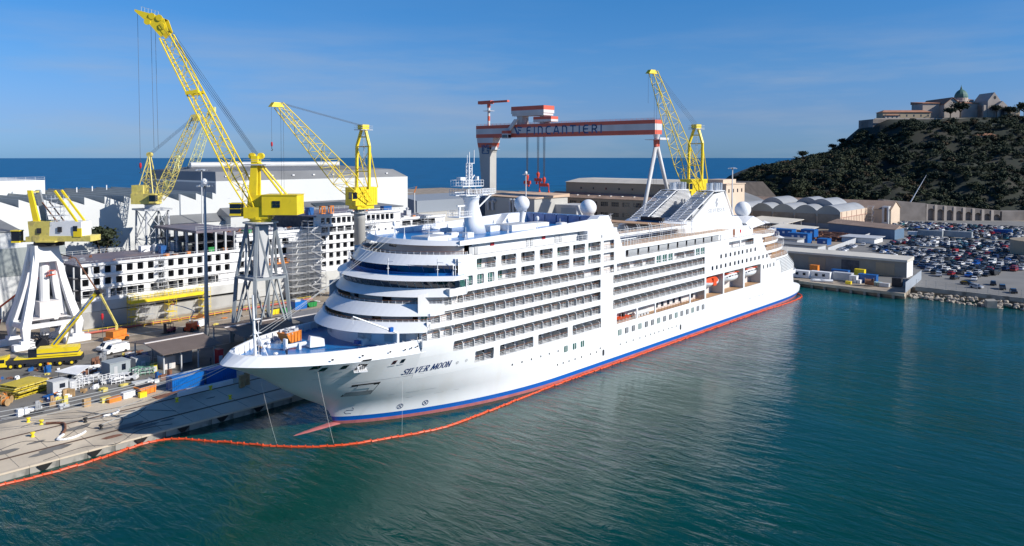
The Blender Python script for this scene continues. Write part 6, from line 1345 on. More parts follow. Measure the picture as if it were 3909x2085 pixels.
# tan works hall
B_ = bld('works_hall','long tan works hall with rows of steel windows and a stepped brown roof',loc=(0,0,0))
HW = []
nw = 9
for k in range(nw):
    y0 = 161+k*9.0; HW += [(y0,y0+6.0,11.6+.0,14.6)]; HW += [(y0,y0+6.0,4.4,7.2)] if k < 7 else []
b = MB(); fT = lambda u, z, d: (376+d, u, z)
facade(b,(131,244),(2,16.6),HW,fT,depth=.35,step=10); b.quad((376,244,2),(376,244,16.6),(400,244,16.6),(400,244,2)); b.quad((376,131,2),(400,131,2),(400,131,16.6),(376,131,16.6)); b.build('wall','tan',B_)
wm = MB()
wm.box(0,.06,0,6,0,3,m=0); 
for i in range(5): wm.box(-.08,0,i*1.5-.07,i*1.5+.07,0,3,m=1)
wm.box(-.08,0,0,6,1.45,1.57,m=1); me = wm.mesh('steel_window',['glass_dark','tan'])
for (a_,c_,z0,z1) in HW: place(me,'steel_window',B_,(376.3,a_,z0))
b = MB(); b.hexa([(375.4,130.5,16.5),(388,130.5,16.5),(388,252,16.5),(375.4,252,16.5),(375.4,130.5,16.8),(388,130.5,20.0),(388,252,20.2),(375.4,252,16.8)]); b.build('lower_roof','roof_tile',B_)
for k in range(11): b = MB(); b.box(-1.5,1.5,-.15,.15,0,.35); b.build('roof_fin','white_m',B_,loc=(381,140+k*9.6,18.3))
b = MB(); b.box(388,420,131,242.5,2,27.4); b.build('upper_wall','tan',B_); b = MB(); b.hexa([(387,130,27.4),(421,130,27.4),(421,236,27.4),(387,243,27.4),(394,130,30.0),(414,130,30.0),(414,235,30.2),(394,235,30.2)]); b.build('upper_roof','roof_pale',B_)
wm = MB(); wm.box(-.06,0,0,1.3,0,1.5); me = wm.mesh('small_window','glass_dark')
for k in range(9): place(me,'small_window',B_,(388,140+k*11,22.5))
B_ = bld('flat_roof_office','pale pink office block with a flat roof behind the yellow column crane'); b = MB(); b.box(366,392,104,131,2,29.3); b.box(370,388,108,120,29.3,31.9); b.box(365.5,392.5,103.5,131.5,29.0,29.5); b.build('wall','pink',B_)
for k in range(4):
    for z in (24,18): b = MB(); b.box(-.1,.05,0,1.6,0,2.2); b.build('window','glass_dark',B_,loc=(366,107+6*k,z))
    b = MB(); b.box(0,1.6,-.05,.1,0,2.2); b.build('window','glass_dark',B_,loc=(369+6*k,104,24))
# hangars with barrel roofs
M['translucent'] = mat('old_translucent_sheet',(.22,.20,.17),.35,var=.35,vscale=.15)
def barrel(mb, x0, x1, y0, y1, zb, rise, n=12, m=0):
    R0 = [(x0, lerp(y0,y1,i/n), zb+rise*sin(pi*i/n)**.8) for i in range(n+1)]; R1 = [(x1,p[1],p[2]) for p in R0]
    mb.loft([R0,R1],m=m); return R0
B_ = bld('barrel_roof_hangars','row of old hangars with grey barrel roofs and translucent front doors beside the car park')
b = MB(); b.box(408,460,50,120,2,12.6); b.build('wall','pink',B_); rfm = MB()
for k in range(5):
    y0 = 50+14*k; r_ = MB(); R0 = barrel(r_,407.6,455,y0,y0+14,12.6,3.6); r_.build('barrel_roof',mat('barrel_grey',(.33,.34,.35),.5,var=.15,vscale=.1) if k == 0 else bpy.data.materials['barrel_grey'],B_)
    g_ = MB(); g_.quad(*([(407.7,p[1],p[2]) for p in R0]+[(407.7,y0+14,9.5),(407.7,y0,9.5)])); g_.build('front_gable','hall_grey',B_)
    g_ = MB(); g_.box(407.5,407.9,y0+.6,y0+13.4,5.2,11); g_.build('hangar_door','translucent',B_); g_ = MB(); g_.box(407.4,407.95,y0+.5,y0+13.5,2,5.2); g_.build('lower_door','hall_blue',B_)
for k, (x0,x1,y0) in enumerate(((425,452,60),(438,458,74),(425,452,92))):
    r_ = MB(); R0 = barrel(r_,x0,x1,y0,y0+15,15.5,3.8); r_.quad(*R0); r_.quad(*[(x1,p[1],p[2]) for p in R0][::-1]); r_.box(x0,x1,y0,y0+15,12,15.6); r_.build('barrel_roof',bpy.data.materials['barrel_grey'],B_)
b = MB()
for k in range(16): b.box(410+3.1*k,410.25+3.1*k,49.8,50,2,9 if k % 3 else 12.4)
b.box(408,460,49.75,50,8.8,9.1); b.build('wall_rib',mat('rib_red',(.40,.22,.17),.8),B_)
b = MB(); b.box(446,447.2,49.6,50,2,4.6); b.build('side_door','white_m',B_)
t = thing('stair_tower','zigzag steel stair tower at the end of the hangars','stairs',(458,47.5,2)); b = MB(); scaffold(b,-2,2,-1.5,1.5,0,12,dx=2)
for k in range(6): b.tube((-2 if k%2 else 2,-1.6,2*k),(2 if k%2 else -2,-1.6,2*k+2),.2,4)
b.build('stair_frame','steel',t)
B_ = bld('long_gabled_hall','long hall with a brown sheet roof and a pink gable behind the hangars'); b = MB(); b.box(462,482,36,175,2,12); b.extr([(462,36,12),(482,36,12),(472,36,16.8)],(0,139,0)); b.build('wall','pink',B_)
b = MB()
for s in (-1,1): P = [(472,35.5,16.9),(472,175,16.9),(472+s*10.8,175,11.9),(472+s*10.8,35.5,11.9)]; b.hexa([(p[0],p[1],p[2]) for p in P]+[(p[0],p[1],p[2]+.2) for p in P])
b.build('roof','roof_tile',B_); b = MB(); b.box(460,466,37,41,2,14); b.build('lift_shaft','lgrey',B_); b = MB(); b.box(459.9,460,38,39.5,4,13); b.build('shaft_glazing','glass_dark',B_)
B_ = bld('grey_gabled_hall','hall with a wide dark grey ridged roof left of the barrel hangars'); b = MB(); b.box(408,470,122,158,2,14); b.extr([(408,122,14),(408,158,14),(408,140,19.5)],(62,0,0)); b.build('wall','pink',B_)
b = MB()
for s in (-1,1): P = [(407,140,19.7),(471,140,19.7),(471,140+s*19,13.8),(407,140+s*19,13.8)]; b.hexa(P+[(p[0],p[1],p[2]+.25) for p in P])
b.build('roof','roof_grey',B_); b = MB(); b.box(407.7,407.95,123,157,2,16); b.build('front_shade_sheet','tan',B_)  # tan sheet over the pink front paints its shade
for k in range(4): b = MB(); b.box(-.6,.6,-.6,.6,0,1); b.build('roof_vent','pink',B_,loc=(414+13*k,140,19.8))
t = thing('quarry_ramp','dark flat topped earth mound beside the sea','mound',(500,165,2)); b = MB(); b.hexa([(-45,-30,0),(45,-30,0),(45,40,0),(-45,40,0),(-10,-12,24),(34,-12,24),(34,26,24),(-10,26,24)]); b.build('earth_face',mat('dark_scree',(.06,.05,.045),.95,var=.3,vscale=.2),t)
# store shed on the wharf
B_ = bld('long_store','long low store with a cream roof edge along the stern wharf'); b = MB(); b.box(228,236,-33,75,2,7.8); b.build('wall',mat('store_cladding',(.30,.285,.25),.7,var=.1,wave=('Y',1.5,.3)),B_)
b = MB(); b.hexa([(227.3,-33.4,7.7),(236.4,-33.4,7.7),(236.4,75,7.7),(227.3,75,7.7),(227.3,-33.4,8.5),(236.4,-33.4,9.1),(236.4,75,9.1),(227.3,75,8.5)]); b.build('roof_edge','roof_pale',B_); b = MB(); b.box(228,236.05,-33.12,-33,2,8.3); b.build('white_end','white_m',B_)
b = MB(); b.box(227.9,228,-32,74,2,2.02) if 0 else None
for k in range(8):
    b = MB(); b.box(227.86,227.98,0,6.5,2.1,6.8); b.box(227.8,227.9,3.1,3.3,2.1,6.8); o = b.build('sliding_door','shade_in' if k in (1,4,5) else 'tan',B_); o.location = (0,-29+12.5*k,0)
for (x,y,lx,ly,h_,mt,nm,lb) in ((204,-4,3,6,2.6,'white_m','site_cabin','grey white site cabin nearest the ship stern'),(205,-10.5,2.6,7,2.7,'white_m','site_cabin','white site cabin with two small windows on the wharf'),(207,-17.5,2.6,6.5,2.8,'lgrey','container','pale grey container in the middle of the wharf'),(207,-26,2.6,6,3,'blue_c','container','blue grey container behind the white stacked tanks'),(222,-2,2,3,2.5,'orange2','machine','orange machine beside the store door'),(221,-19,2,3.5,2.6,'yellow','machine','yellow machine frame beside the store'),(215,-14,2.4,6,2.6,'blue_c','container','dark blue container against the long store'),(199,-22,1.3,1.8,1.1,'yellow','crate','small yellow box on the edge of the wharf'),(201.5,-33,1.8,3,1.3,'lgrey','boat','upturned pale boat near the panel fence'),(205,-36,2,3,3,'dark','skip','dark open skip near the panel fence')):
    t = thing(nm, lb, nm.replace('_',' '), (x,y,2.02)); b = MB(); b.box(-lx/2,lx/2,-ly/2,ly/2,.1,h_*.96,m=0); b.box(-lx/2-.06,lx/2+.06,-ly/2-.06,ly/2+.06,h_*.96,h_,m=0); b.build('body',mt,t)
    if 'cabin' in nm: b = MB(); b.box(-lx/2-.06,-lx/2,-1.8,-.8,1.1,2.0); b.build('window','glass_dark',t); b = MB(); b.box(-lx/2-.06,-lx/2,.8,1.8,1.1,2.0); b.build('window','glass_dark',t)
for k in range(6):
    t = thing('water_tank', 'white cube tank in the stacked group by the cable reel', 'tank', (203.5+(k%2)*1.3,-21.5-1.3*(k//2) ,2.02), group='white cube tanks on the wharf'); b = MB(); b.box(-.55,.55,-.55,.55,0,1.2); b.box(-.55,.55,-.55,.55,1.25,2.5) if k < 4 else None; b.build('tank','white_m',t)
for k in range(4):
    t = thing('liquid_tank', 'pale green cube tank beside the cable reel', 'tank', (203+(k%2)*1.3,-29.5-1.3*(k//2),2.02), group='pale green cube tanks on the wharf'); b = MB(); b.box(-.55,.55,-.55,.55,0,1.1); b.build('tank',mat('pale_green',(.35,.5,.5),.4) if 'pale_green' not in bpy.data.materials else bpy.data.materials['pale_green'],t)
def reel(x,y,z,r,w,an,label,mt='rust',grp=None):
    t = thing('cable_reel',label,'cable reel',(x,y,z),an,grp); b = MB(); b.tube((0,-w/2,r),(0,-w/2+.1,r),r,14); b.tube((0,w/2-.1,r),(0,w/2,r),r,14); b.build('flange','wood',t); b = MB(); b.tube((0,-w/2+.1,r),(0,w/2-.1,r),r*.72,12); b.build('cable_coil',mt,t); return t
reel(200,-28.5,2.02,1.4,2.8,.3,'large cable reel with dark red cable on the wharf')
for (x,y,lb) in ((197.8,-11.5,'left white covered boat on the wharf edge'),(198.9,-14.5,'right white covered boat on the wharf edge')):
    t = thing('small_boat',lb,'boat',(x,y,2.02),.5); R_ = []
    for i in range(7):
        s = -1+2*i/6; w = .8*(1-max(0,s)**2.2)+.05; R_.append([(w*c_, s*2.1, zz) for c_, zz in ((-1,.5),(-.7,0),(.7,0),(1,.5),(.5,.95),(-.5,.95))])
    b = MB(); b.loft(R_,True,caps=True); b.build('boat_hull','white_m',t); b = MB(); b.box(-.6,.6,-1.8,1,-.0,.1); b.build('keel_board','orange',t)
# blue cabins, canopies, logs
for i,(x,y,lx,ly,z,h_,lb) in enumerate(((330,54,6,12,2,5.5,'long double stacked blue site cabin row nearest the pale canopies'),(336,42,6,7,2,5.6,'second blue site cabin stack behind the ship stern'),(312,38,6,10,2,5.6,'tall blue site cabin block with two windows at the fence'),(318,28,6,5,2,3.0,'low blue cabin right of the tall blue block'))):
    t = thing('site_cabin',lb,'site cabin',(x,y,z)); b = MB(); b.box(-lx/2,lx/2,-ly/2,ly/2,0,h_); b.build('cabin_body',mat('cabin_blue',(.01,.11,.36),.4,var=.1) if i == 0 else bpy.data.materials['cabin_blue'],t); b = MB(); b.box(-lx/2-.1,lx/2+.1,-ly/2-.1,ly/2+.1,h_,h_+.15); b.build('cabin_roof',bpy.data.materials['cabin_blue'],t)
    for k in range(max(1,int(ly/3))): b = MB(); b.box(-lx/2-.08,-lx/2,0,1.1,h_-1.9,h_-.9); b.build('cabin_window','white_m',t,loc=(0,-ly/2+.9+3*k,0))
for x,y,lx,ly,h_,lb in ((292,37,9,14,4.6,'low grey roofed block with a framed front in front of the blue cabins'),(272,24,10,22,4.4,'flat grey roofed shed behind the long store')):
    B_ = bld('flat_shed',lb,'building',(x,y,2)); b = MB(); b.box(-lx/2,lx/2,-ly/2,ly/2,0,h_); b.build('wall','lgrey',B_); b = MB(); b.box(-lx/2-.4,lx/2+.4,-ly/2-.4,ly/2+.4,h_,h_+.3); b.build('roof','roof_grey',B_)
for x,y,lx,ly,z,lb in ((384,82,30,27,7.5,'large cream corrugated canopy roof behind the ship stern'),(356,58,16,22,6.5,'thin flat cream canopy in front of the larger canopy')):
    t = thing('canopy_shelter',lb,'canopy',(x,y,2)); b = MB(); b.hexa([(-lx/2,-ly/2,z-3),(lx/2,-ly/2,z-2),(lx/2,ly/2,z-1.2),(-lx/2,ly/2,z-2.2),(-lx/2,-ly/2,z-2.7),(lx/2,-ly/2,z-1.7),(lx/2,ly/2,z-.9),(-lx/2,ly/2,z-1.9)]); b.build('canopy_roof','roof_pale',t)
    for sx in (-1,0,1):
        for sy in (-1,1): b = MB(); b.box(-.15,.15,-.15,.15,0,z-2); b.build('canopy_post','lgrey',t,loc=(sx*lx*.45,sy*ly*.45,0))
rr = random.Random(6)
t = thing('log_stack','rows of rusty brown anchor chains and logs laid out beside the fence','stack',(348,36,2))
for k in range(110):
    lg = MB(); lg.tube((-3,0,0),(3,0,0),.55,6) if k == 0 else None
    if k == 0: ml = lg.mesh('rusty_link','rust')
    o = place(ml,'rusty_link',t,(rr.uniform(-15,17),rr.uniform(-6,22),.5+rr.random()*1.5),rr.uniform(.9,1.7))
B_ = bld('blue_shed','long blue shed with a rusty pale ridged roof at the edge of the car park'); b = MB(); 
b.prism([(366,8),(380,7),(402,44),(388,50)],2,7.4); b.build('wall',mat('shed_blue',(.10,.17,.26),.6,var=.1),B_)
b = MB(); b.hexa([(365.3,7.3,7.3),(373,7,9.2),(395,47.5,9.2),(387.3,50.7,7.3),(365.3,7.3,7.5),(373,7,9.4),(395,47.5,9.4),(387.3,50.7,7.5)]); b.hexa([(373,7,9.2),(380.7,6.6,7.3),(402.8,44.2,7.3),(395,47.5,9.2),(373,7,9.4),(380.7,6.6,7.5),(402.8,44.2,7.5),(395,47.5,9.4)]); b.extr([(366,8,7.4),(380,7,7.4),(373,7.5,9.2)],(.3,.3,0)); b.build('roof','roof_tile',B_)
B_ = bld('white_kiosk','low white kiosk with a flat roof beside the fence'); b = MB(); b.box(338,352,10,26,2,4.6); b.build('wall','white_m',B_); b = MB(); b.box(337,353,9,27,4.6,4.9); b.build('roof','lgrey',B_)
t = thing('long_fence','grey panel fence between the cabins and the car park','fence',(0,0,0)); 
for k in range(24):
    b = MB(); p, q = (283+3.6*k,14+.3*k,0), (283+3.6*(k+1)-.1,14+.3*(k+1),0); b.hexa([(p[0],p[1],2),(q[0],q[1],2),(q[0],q[1]+.1,2),(p[0],p[1]+.1,2),(p[0],p[1],4.6),(q[0],q[1],4.6),(q[0],q[1]+.1,4.6),(p[0],p[1]+.1,4.6)]); b.build('fence_panel','lgrey',t)
for x,y,lx,ly,h_,mt,lb,nm in ((391,-3.5,3,12,4,'grey','left grey semi trailer between the car blocks','trailer'),(395,-16,3,13.5,4,'grey','right grey semi trailer between the car blocks','trailer'),(392,5.5,2.6,5,2.8,'white_m','white box body left of the trailers','container'),(438,-30,2.6,9,2.8,'blue_c','blue container at the right of the far car block','container')):  # darker grey of the trailers stands in for shade on their sides
    t = thing(nm,lb,nm,(x,y,2)); b = MB(); b.box(-lx/2,lx/2,-ly/2,ly/2,.9,h_); b.build('body',mt,t); 
    for s in (-1,1): b = MB(); b.tube((-lx/2,0,.5),(lx/2,0,.5),.5,10); b.build('wheel','black',t,loc=(0,s*ly*.3,0))
t = thing('storage_tank','large round white and tan storage tank cut by the right edge','tank',(335,-62,2)); b = MB(); b.lathe([(13,0),(13,7.2),(13.1,7.2),(.5,9.4)],(0,0,0),40); b.build('tank_shell','tan',t)
# ---------------------------------------------------------------- lamp posts
def lamp(x,y,zt,label,r=.32,head='round',lean=0):
    t = thing('lamp_post',label,'lamp post',(x,y,2)); H_ = zt-2; b = MB(); b.tube((0,0,0),(-lean,0,H_-1.5),r*1.6,12,r*.7); b.build('post','lgrey',t,smooth=True)
    b = MB(); b.lathe([(.2,H_-2),(1.3,H_-1.7),(1.3,H_-1.55),(.3,H_-1.4)],(0,0,0),12); b.build('lamp_ring','steel',t)
    fm_ = MB(); fm_.hexa([(1.0,-.25,-.2),(1.9,-.35,-.45),(1.9,.35,-.45),(1.0,.25,-.2),(1.0,-.25,0),(1.9,-.35,-.1),(1.9,.35,-.1),(1.0,.25,0)]); me = fm_.mesh('floodlight','steel')
    for k in range(8): place(me,'floodlight',t,(0,0,H_-1.6),2*pi*k/8)
    if head == 'round': b = MB(); b.lathe([(.75,H_-1.4),(.78,H_-.9),(.65,H_-.4),(.35,H_-.05),(0,H_)],(0,0,0),14); b.build('radome','white',t,smooth=True)
lamp(14,70,40.8,'tall near lamp post with a white dome rising past the unfinished ship',.36)
lamp(50.3,141.2,43.4,'slimmer far lamp post left of the near one with a flat head',.2,'flat'); lamp(247,163.5,38.2,'lamp post with a white dome beside the red gantry hooks',.3); lamp(228.3,35,43,'lamp post with a flat head right of the ship funnels',.3,'flat')
# ---------------------------------------------------------------- yard shelters
M['shelter_roof'] = mat('brown_corrugated',(.22,.17,.145),.75,var=.1,vscale=.3,wave=('X',3.2,.7),dirt=None); M['shelter_slate'] = mat('grey_corrugated',(.24,.235,.24),.75,var=.08,wave=('Y',2.4,.4))
def shelter(label, x0,x1,y0,y1,zr,ze,mt,loc=(0,0,0)):
    t = thing('open_shelter',label,'shelter',((x0+x1)/2,(y0+y1)/2,2)); hx,hy = (x1-x0)/2,(y1-y0)/2; b = MB(); zr -= 2; ze -= 2
    for s in (-1,1): P = [(-hx,0,zr),(hx,0,zr),(hx,s*hy,ze),(-hx,s*hy,ze)]; b.hexa(P+[(p[0],p[1],p[2]+.12) for p in P])
    b.build('roof',mt,t); b = MB(); b.box(-hx,hx,-.25,.25,zr+.05,zr+.25); b.build('ridge_cap','cream',t)
    for i in range(4):
        for s in (-1,1): b = MB(); b.box(-.12,.12,-.12,.12,0,ze); b.build('post','lgrey',t,loc=(-hx*.85+hx*.567*i,s*hy*.8,0))
    return t
shelter('brown corrugated open shelter behind the white vans, nearest the bow', -9.2,3.6,43.6,60,7.3,6.3,'shelter_roof')
shelter('brown corrugated shelter seen through the grey crane legs', 9.5,24,45,62,7.3,6.3,'shelter_roof'); shelter('grey corrugated shelter roof right of the grey crane legs', 26,45,44,60,7.1,6.6,'shelter_slate')
for (x,y,lx,ly,h_,mt,lb,nm) in ((-5.5,50,2.4,3,2.6,'cream','ticket style booth under the brown shelter near the yellow cabinet','booth'),(-2,52,5,2.4,2.6,'lgrey','grey cabin under the right half of the brown shelter','site cabin'),(-9.5,53,3,2.5,2.6,'lgrey','grey cabin under the left corner of the brown shelter','site cabin'),(-8.8,48.6,1,1,1.6,'yellow','yellow cabinet beside the brown shelter','cabinet'),(3.2,44.5,1.2,1.6,3.2,'red','dark red cabinet right of the brown shelter','cabinet')):
    t = thing(nm.replace(' ','_'),lb,nm,(x,y,2.006)); b = MB(); b.box(-lx/2,lx/2,-ly/2,ly/2,0,h_*.95); b.box(-lx/2-.05,lx/2+.05,-ly/2-.05,ly/2+.05,h_*.95,h_); b.build('body',mt,t); b = MB(); b.box(-.4,.4,-ly/2-.05,-ly/2,.2,1.9 if h_ > 2 else h_*.8); b.build('door','lgrey' if mt != 'lgrey' else 'white_m',t)
# containers
def container(x,y,label,mt='blue_c',L_=6.1,rz=0,door=True):
    t = thing('shipping_container',label,'container',(x,y,2.01),rz); w = 1.22
    b = MB(); b.box(-L_/2,L_/2,-w,w,.12,2.55); b.build('container_body',mt,t)
    rb = MB(); rb.box(-.07,.07,-w-.05,w+.05,.15,2.5); me = rb.mesh('wall_rib',mt)
    for k in range(14): place(me,'wall_rib',t,(-L_/2+.45+(L_-.9)*k/13,0,0))
    b = MB(); b.box(-L_/2-.04,L_/2+.04,-w-.06,w+.06,2.5,2.6); b.box(-L_/2-.04,L_/2+.04,-w-.06,w+.06,0,.15)
    for i in (-1,1):
        for j in (-1,1): b.box(i*L_/2-.08,i*L_/2+.08,j*(w+.02)-.06,j*(w+.02)+.06,0,2.6)
    b.build('frame',mt,t)
    b = MB()
    for y_ in (-.9,-.3,.3,.9): b.tube((-L_/2-.08,y_,.3),(-L_/2-.08,y_,2.4),.035,5)
    b.build('door_bar','lgrey',t); return t
M['cont_blue'] = mat('container_blue',(.0,.13,.47),.4,var=.12,vscale=1.2,dirt=(.02,.06,.14),dscale=.6,damt=.5)
container(-9.6,33.6,'bright blue container standing half in the bow shadow','cont_blue'); container(-2.9,33.4,'blue container behind the first, fully in the bow shadow','cont_blue')
def skip(x,y,label,mt,rz=0,s=1.0):
    t = thing('skip',label,'skip',(x,y,2.01),rz); b = MB(); b.hexa([(-.9*s,-.9*s,.1),(1.5*s,-.9*s,.1),(1.5*s,.9*s,.1),(-.9*s,.9*s,.1),(-1.9*s,-1*s,1.5*s),(1.6*s,-1*s,1.5*s),(1.6*s,1*s,1.5*s),(-1.9*s,1*s,1.5*s)]); b.hexa([(-.8*s,-.8*s,.4),(1.4*s,-.8*s,.4),(1.4*s,.8*s,.4),(-.8*s,.8*s,.4),(-1.7*s,-.9*s,1.52*s),(1.5*s,-.9*s,1.52*s),(1.5*s,.9*s,1.52*s),(-1.7*s,.9*s,1.52*s)]) if 0 else None; b.build('skip_body',mt,t)
    b = MB(); b.box(-1.6*s,1.45*s,-.85*s,.85*s,1.5*s,1.53*s); b.build('skip_opening','dark',t)
    b = MB()
    for k in range(3): b.box((-.6+.9*k)*s,(-.5+.9*k)*s,-1.05*s,-.95*s,.1,1.45*s)
    b.build('rib',mt,t); return t
skip(-16.4,35.3,'empty yellow skip left of the bright blue container','yellow_dk' if 0 else 'orange2',.15)
M['skip_yellow'] = mat('skip_yellow',(.72,.40,.06),.55,var=.15,dirt=(.3,.2,.1),dscale=1); 
for x,y,l,m_ in ((43.5,82,'green skip left of the blue compactor by the hull','green'),(53.4,83.8,'green skip right of the blue compactor by the hull','green'),(39.8,82.3,'small yellow skip left of the green one by the hull','yellow')): skip(x,y,l,m_)
t = thing('compactor','blue and white waste compactor between the green skips','compactor',(49.5,84,2)); b = MB(); b.box(-2,2,-1.2,1.2,0,2.3,m=0); b.box(-2,-.2,-1.2,1.2,2.3,2.9,m=1); b.build('body',['cont_blue','lgrey'],t)
# quay edge items
for i,(x,y,lx,ly,h_,mt,nm,lb) in enumerate(((-22.3,34.6,2.2,.9,.8,'orange2','crate','low orange crate row left of the white crates on the apron edge'),(-19.6,35.3,2.2,1.1,1.1,'white_m','crate','white slatted crate beside the yellow roller on the apron'),(-17.8,33.4,1.3,.7,.9,'yellow','roller','small bright yellow roller between crate and skip'),(-23.4,35.6,1.6,.9,.9,'yellow_old','crate','dull yellow crate behind the orange row'),(-26.6,35.6,1.2,.8,1.4,'wood','wooden_frame','rust brown frame at the inner edge of the apron'),(-2.5,25.5,1.0,.5,2.4,'wood','post','left tan mooring board standing under the bow'),(-1.0,26.2,1.0,.5,2.4,'wood','post','right tan mooring board standing under the bow'),(-13.5,31.2,6.5,1.8,.08,'rust','steel_plate','rust brown steel plate lying before the blue container'),(-8.0,28.7,11,.5,.9,'white_m','barrier','row of white barriers along the inner crane rail'))):
    t = thing(nm,lb,nm.replace('_',' '),(x,y,gz(y)+.01),.1 if i != 8 else .02); b = MB(); 
    b.box(-lx/2,lx/2,-ly/2,ly/2,0,h_); b.build('body',mt,t)
    if h_ > .5 and i < 5: b = MB(); [b.box(-lx/2-.03,lx/2+.03,-ly/2-.03,ly/2+.03,h_*f_,h_*f_+.06) for f_ in (.25,.6,.95)]; b.build('slat',mt,t)
def hose(P, r, name, label, mt, cat): b = MB(); Q = catmull([(p[0],p[1]) for p in P], .5); b.poly([(p[0],p[1],gz(p[1])+r) for p in Q], r, 5); return tag(b.build(name, mt), label, cat)
hose([(-34.8,30.5),(-33,28.6),(-33.6,25.6),(-34.8,23.6)],.22,'brown_hose','thick brown hose curving over the quay','rust','hose')
hose([(-34.6,23.5),(-36,22.0),(-34.5,21.2),(-32.6,21.8),(-31.6,22.6)],.2,'white_hose','white hose end with a red tip on the quay','white_m','hose')
hose([(-27.2,27.0),(-25.0,27.2),(-24.2,28.2)],.22,'white_hose','short white and red hose lying by the bow shadow edge','white_m','hose')
for i,P in enumerate((([(-45,23),(-40,25),(-36,22),(-30,26),(-24,24),(-20,27)]),([(-38,32),(-34,33),(-30,30),(-26,31),(-20,30),(-14,31)]),([(-40,16),(-34,17),(-30,15),(-25,18),(-20,17)]),([(-33,35.5),(-29,33),(-26,28),(-21,26),(-17,22)]),([(-30,30),(-27,29),(-25,25),(-27,22),(-30,23),(-31,26)]))):
    b = MB(); Q = catmull(P,.6); b.poly([(p[0],p[1],gz(p[1])+.03) for p in Q],.045,4); tag(b.build('quay_cable','cable'),['loose cable winding along the outer rail','loose cable along the inner rail to the shadow','cable near the quay edge','cable crossing both crane rails','looped cable in the middle of the apron'][i],'cable','loose cables on the quay')

t = struct(thing('apron_joints','x','x',(0,0,0)))
for kk in ('label','category'): del t[kk]
for k in range(40):
    b = MB(); x = -90+5.2*k; b.hexa([(x,15.8,1.215),(x+.07,15.8,1.215),(x+.07,27,2.005),(x,27,2.005),(x,15.8,1.23),(x+.07,15.8,1.23),(x+.07,27,2.02),(x,27,2.02)]); b.build('slab_joint','asphalt',t)
for k in range(14):
    b = MB(); x, y = rr.uniform(-48,-8), rr.uniform(16.5,26); w = rr.uniform(.5,1.6); z_ = gz(y)+.03
    b.quad(*[(x+w*rr.uniform(.7,1.2)*1.7*cos(2*pi*i/9), y+w*rr.uniform(.7,1.2)*.5*sin(2*pi*i/9), gz(y+w*.5*sin(2*pi*i/9))+.03) for i in range(9)]); b.build('patch',rr.choice(['asphalt','rust','asphalt']),t)
# ---------------------------------------------------------------- vehicles
def carmesh(kind):
    # outline profile (x along length, z), returns body, glass, wheels builders
    if kind == 'van': L_, Wd, Hh = 5.0, 1.95, 2.0; prof = [(-2.5,.35),(-2.5,.9),(-2.35,1.05),(-1.75,1.15),(-1.15,1.85),(-.9,1.98),(2.35,2.0),(2.5,1.85),(2.5,.35)]; gl = (-1.68,1.18,-1.2,1.8,-.3)
    elif kind == 'suv': L_, Wd, Hh = 4.4, 1.85, 1.65; prof = [(-2.2,.35),(-2.2,.85),(-2.05,1.0),(-1.15,1.08),(-.6,1.6),(1.6,1.65),(2.15,1.05),(2.2,.9),(2.2,.35)]; gl = None
    else: L_, Wd, Hh = 4.0, 1.75, 1.45; prof = [(-2.0,.3),(-2.0,.75),(-1.85,.85),(-1.05,.95),(-.4,1.42),(1.1,1.45),(1.85,.98),(2.0,.85),(2.0,.3)]; gl = None
    b = MB(); w = Wd/2; n = len(prof)
    belt = .98 if kind == 'suv' else (.9 if kind == 'hatch' else 1.15)
    R = []
    for y, f in ((-w,0),(-w*.98,1),(w*.98,1),(w,0)): pass
    L0 = [(x, -w*(1 if z <= belt+.02 else .84), z) for x, z in prof]; R0 = [(x, w*(1 if z <= belt+.02 else .84), z) for x, z in prof]
    b.loft([L0, R0], True); b.quad(*L0[::1]); b.quad(*R0[::-1])
    g = MB(); top = max(z for _, z in prof)
    if kind == 'van':
        g.quad((-1.78,-w*.8,1.16),(-1.78,w*.8,1.16),(-1.2,w*.72,1.84),(-1.2,-w*.72,1.84))
        for s in (-1,1): g.quad((-1.5,s*w*.97,1.2),(-.45,s*w*.97,1.2),(-.45,s*w*.865,1.75),(-1.1,s*w*.865,1.75))
    else:
        i = 3; (x0,z0),(x1,z1) = prof[3],prof[4]; (x2,z2),(x3,z3) = prof[5],prof[6]
        g.quad((x0+.02-.03,-w*.84,z0+.05),(x0-.01,w*.84,z0+.05),(x1-.08,w*.76,z1-.05),(x1-.08,-w*.76,z1-.05)); g.quad((x2+.1,-w*.76,z2-.05),(x2+.1,w*.76,z2-.05),(x3+.02,w*.84,z3+.06),(x3+.02,-w*.84,z3+.06))
        for s in (-1,1): g.quad((x0+.25,s*w*.985,z0+.05),(x3-.15,s*w*.985,z0+.05),(x2-.05,s*w*.875,z1-.1),(x1+.08,s*w*.875,z1-.1))
    wh = MB()
    for x in (-L_*.31, L_*.31):
        for s in (-1,1): wh.tube((x,s*(w-.2),.33),(x,s*(w+.02),.33),.33,10)
    return b, g, wh
COLS = {'white':(.75,.75,.75),'silver':(.42,.43,.45),'dark grey':(.05,.055,.06),'black':(.012,.013,.016),'dark blue':(.015,.035,.10),'red':(.30,.015,.015),'bright blue':(.01,.10,.42),'teal':(.02,.14,.16)}
CM = {k: mat('car_paint_'+k.replace(' ','_'), v, .25, coat=.5) for k, v in COLS.items()}
CB = {}
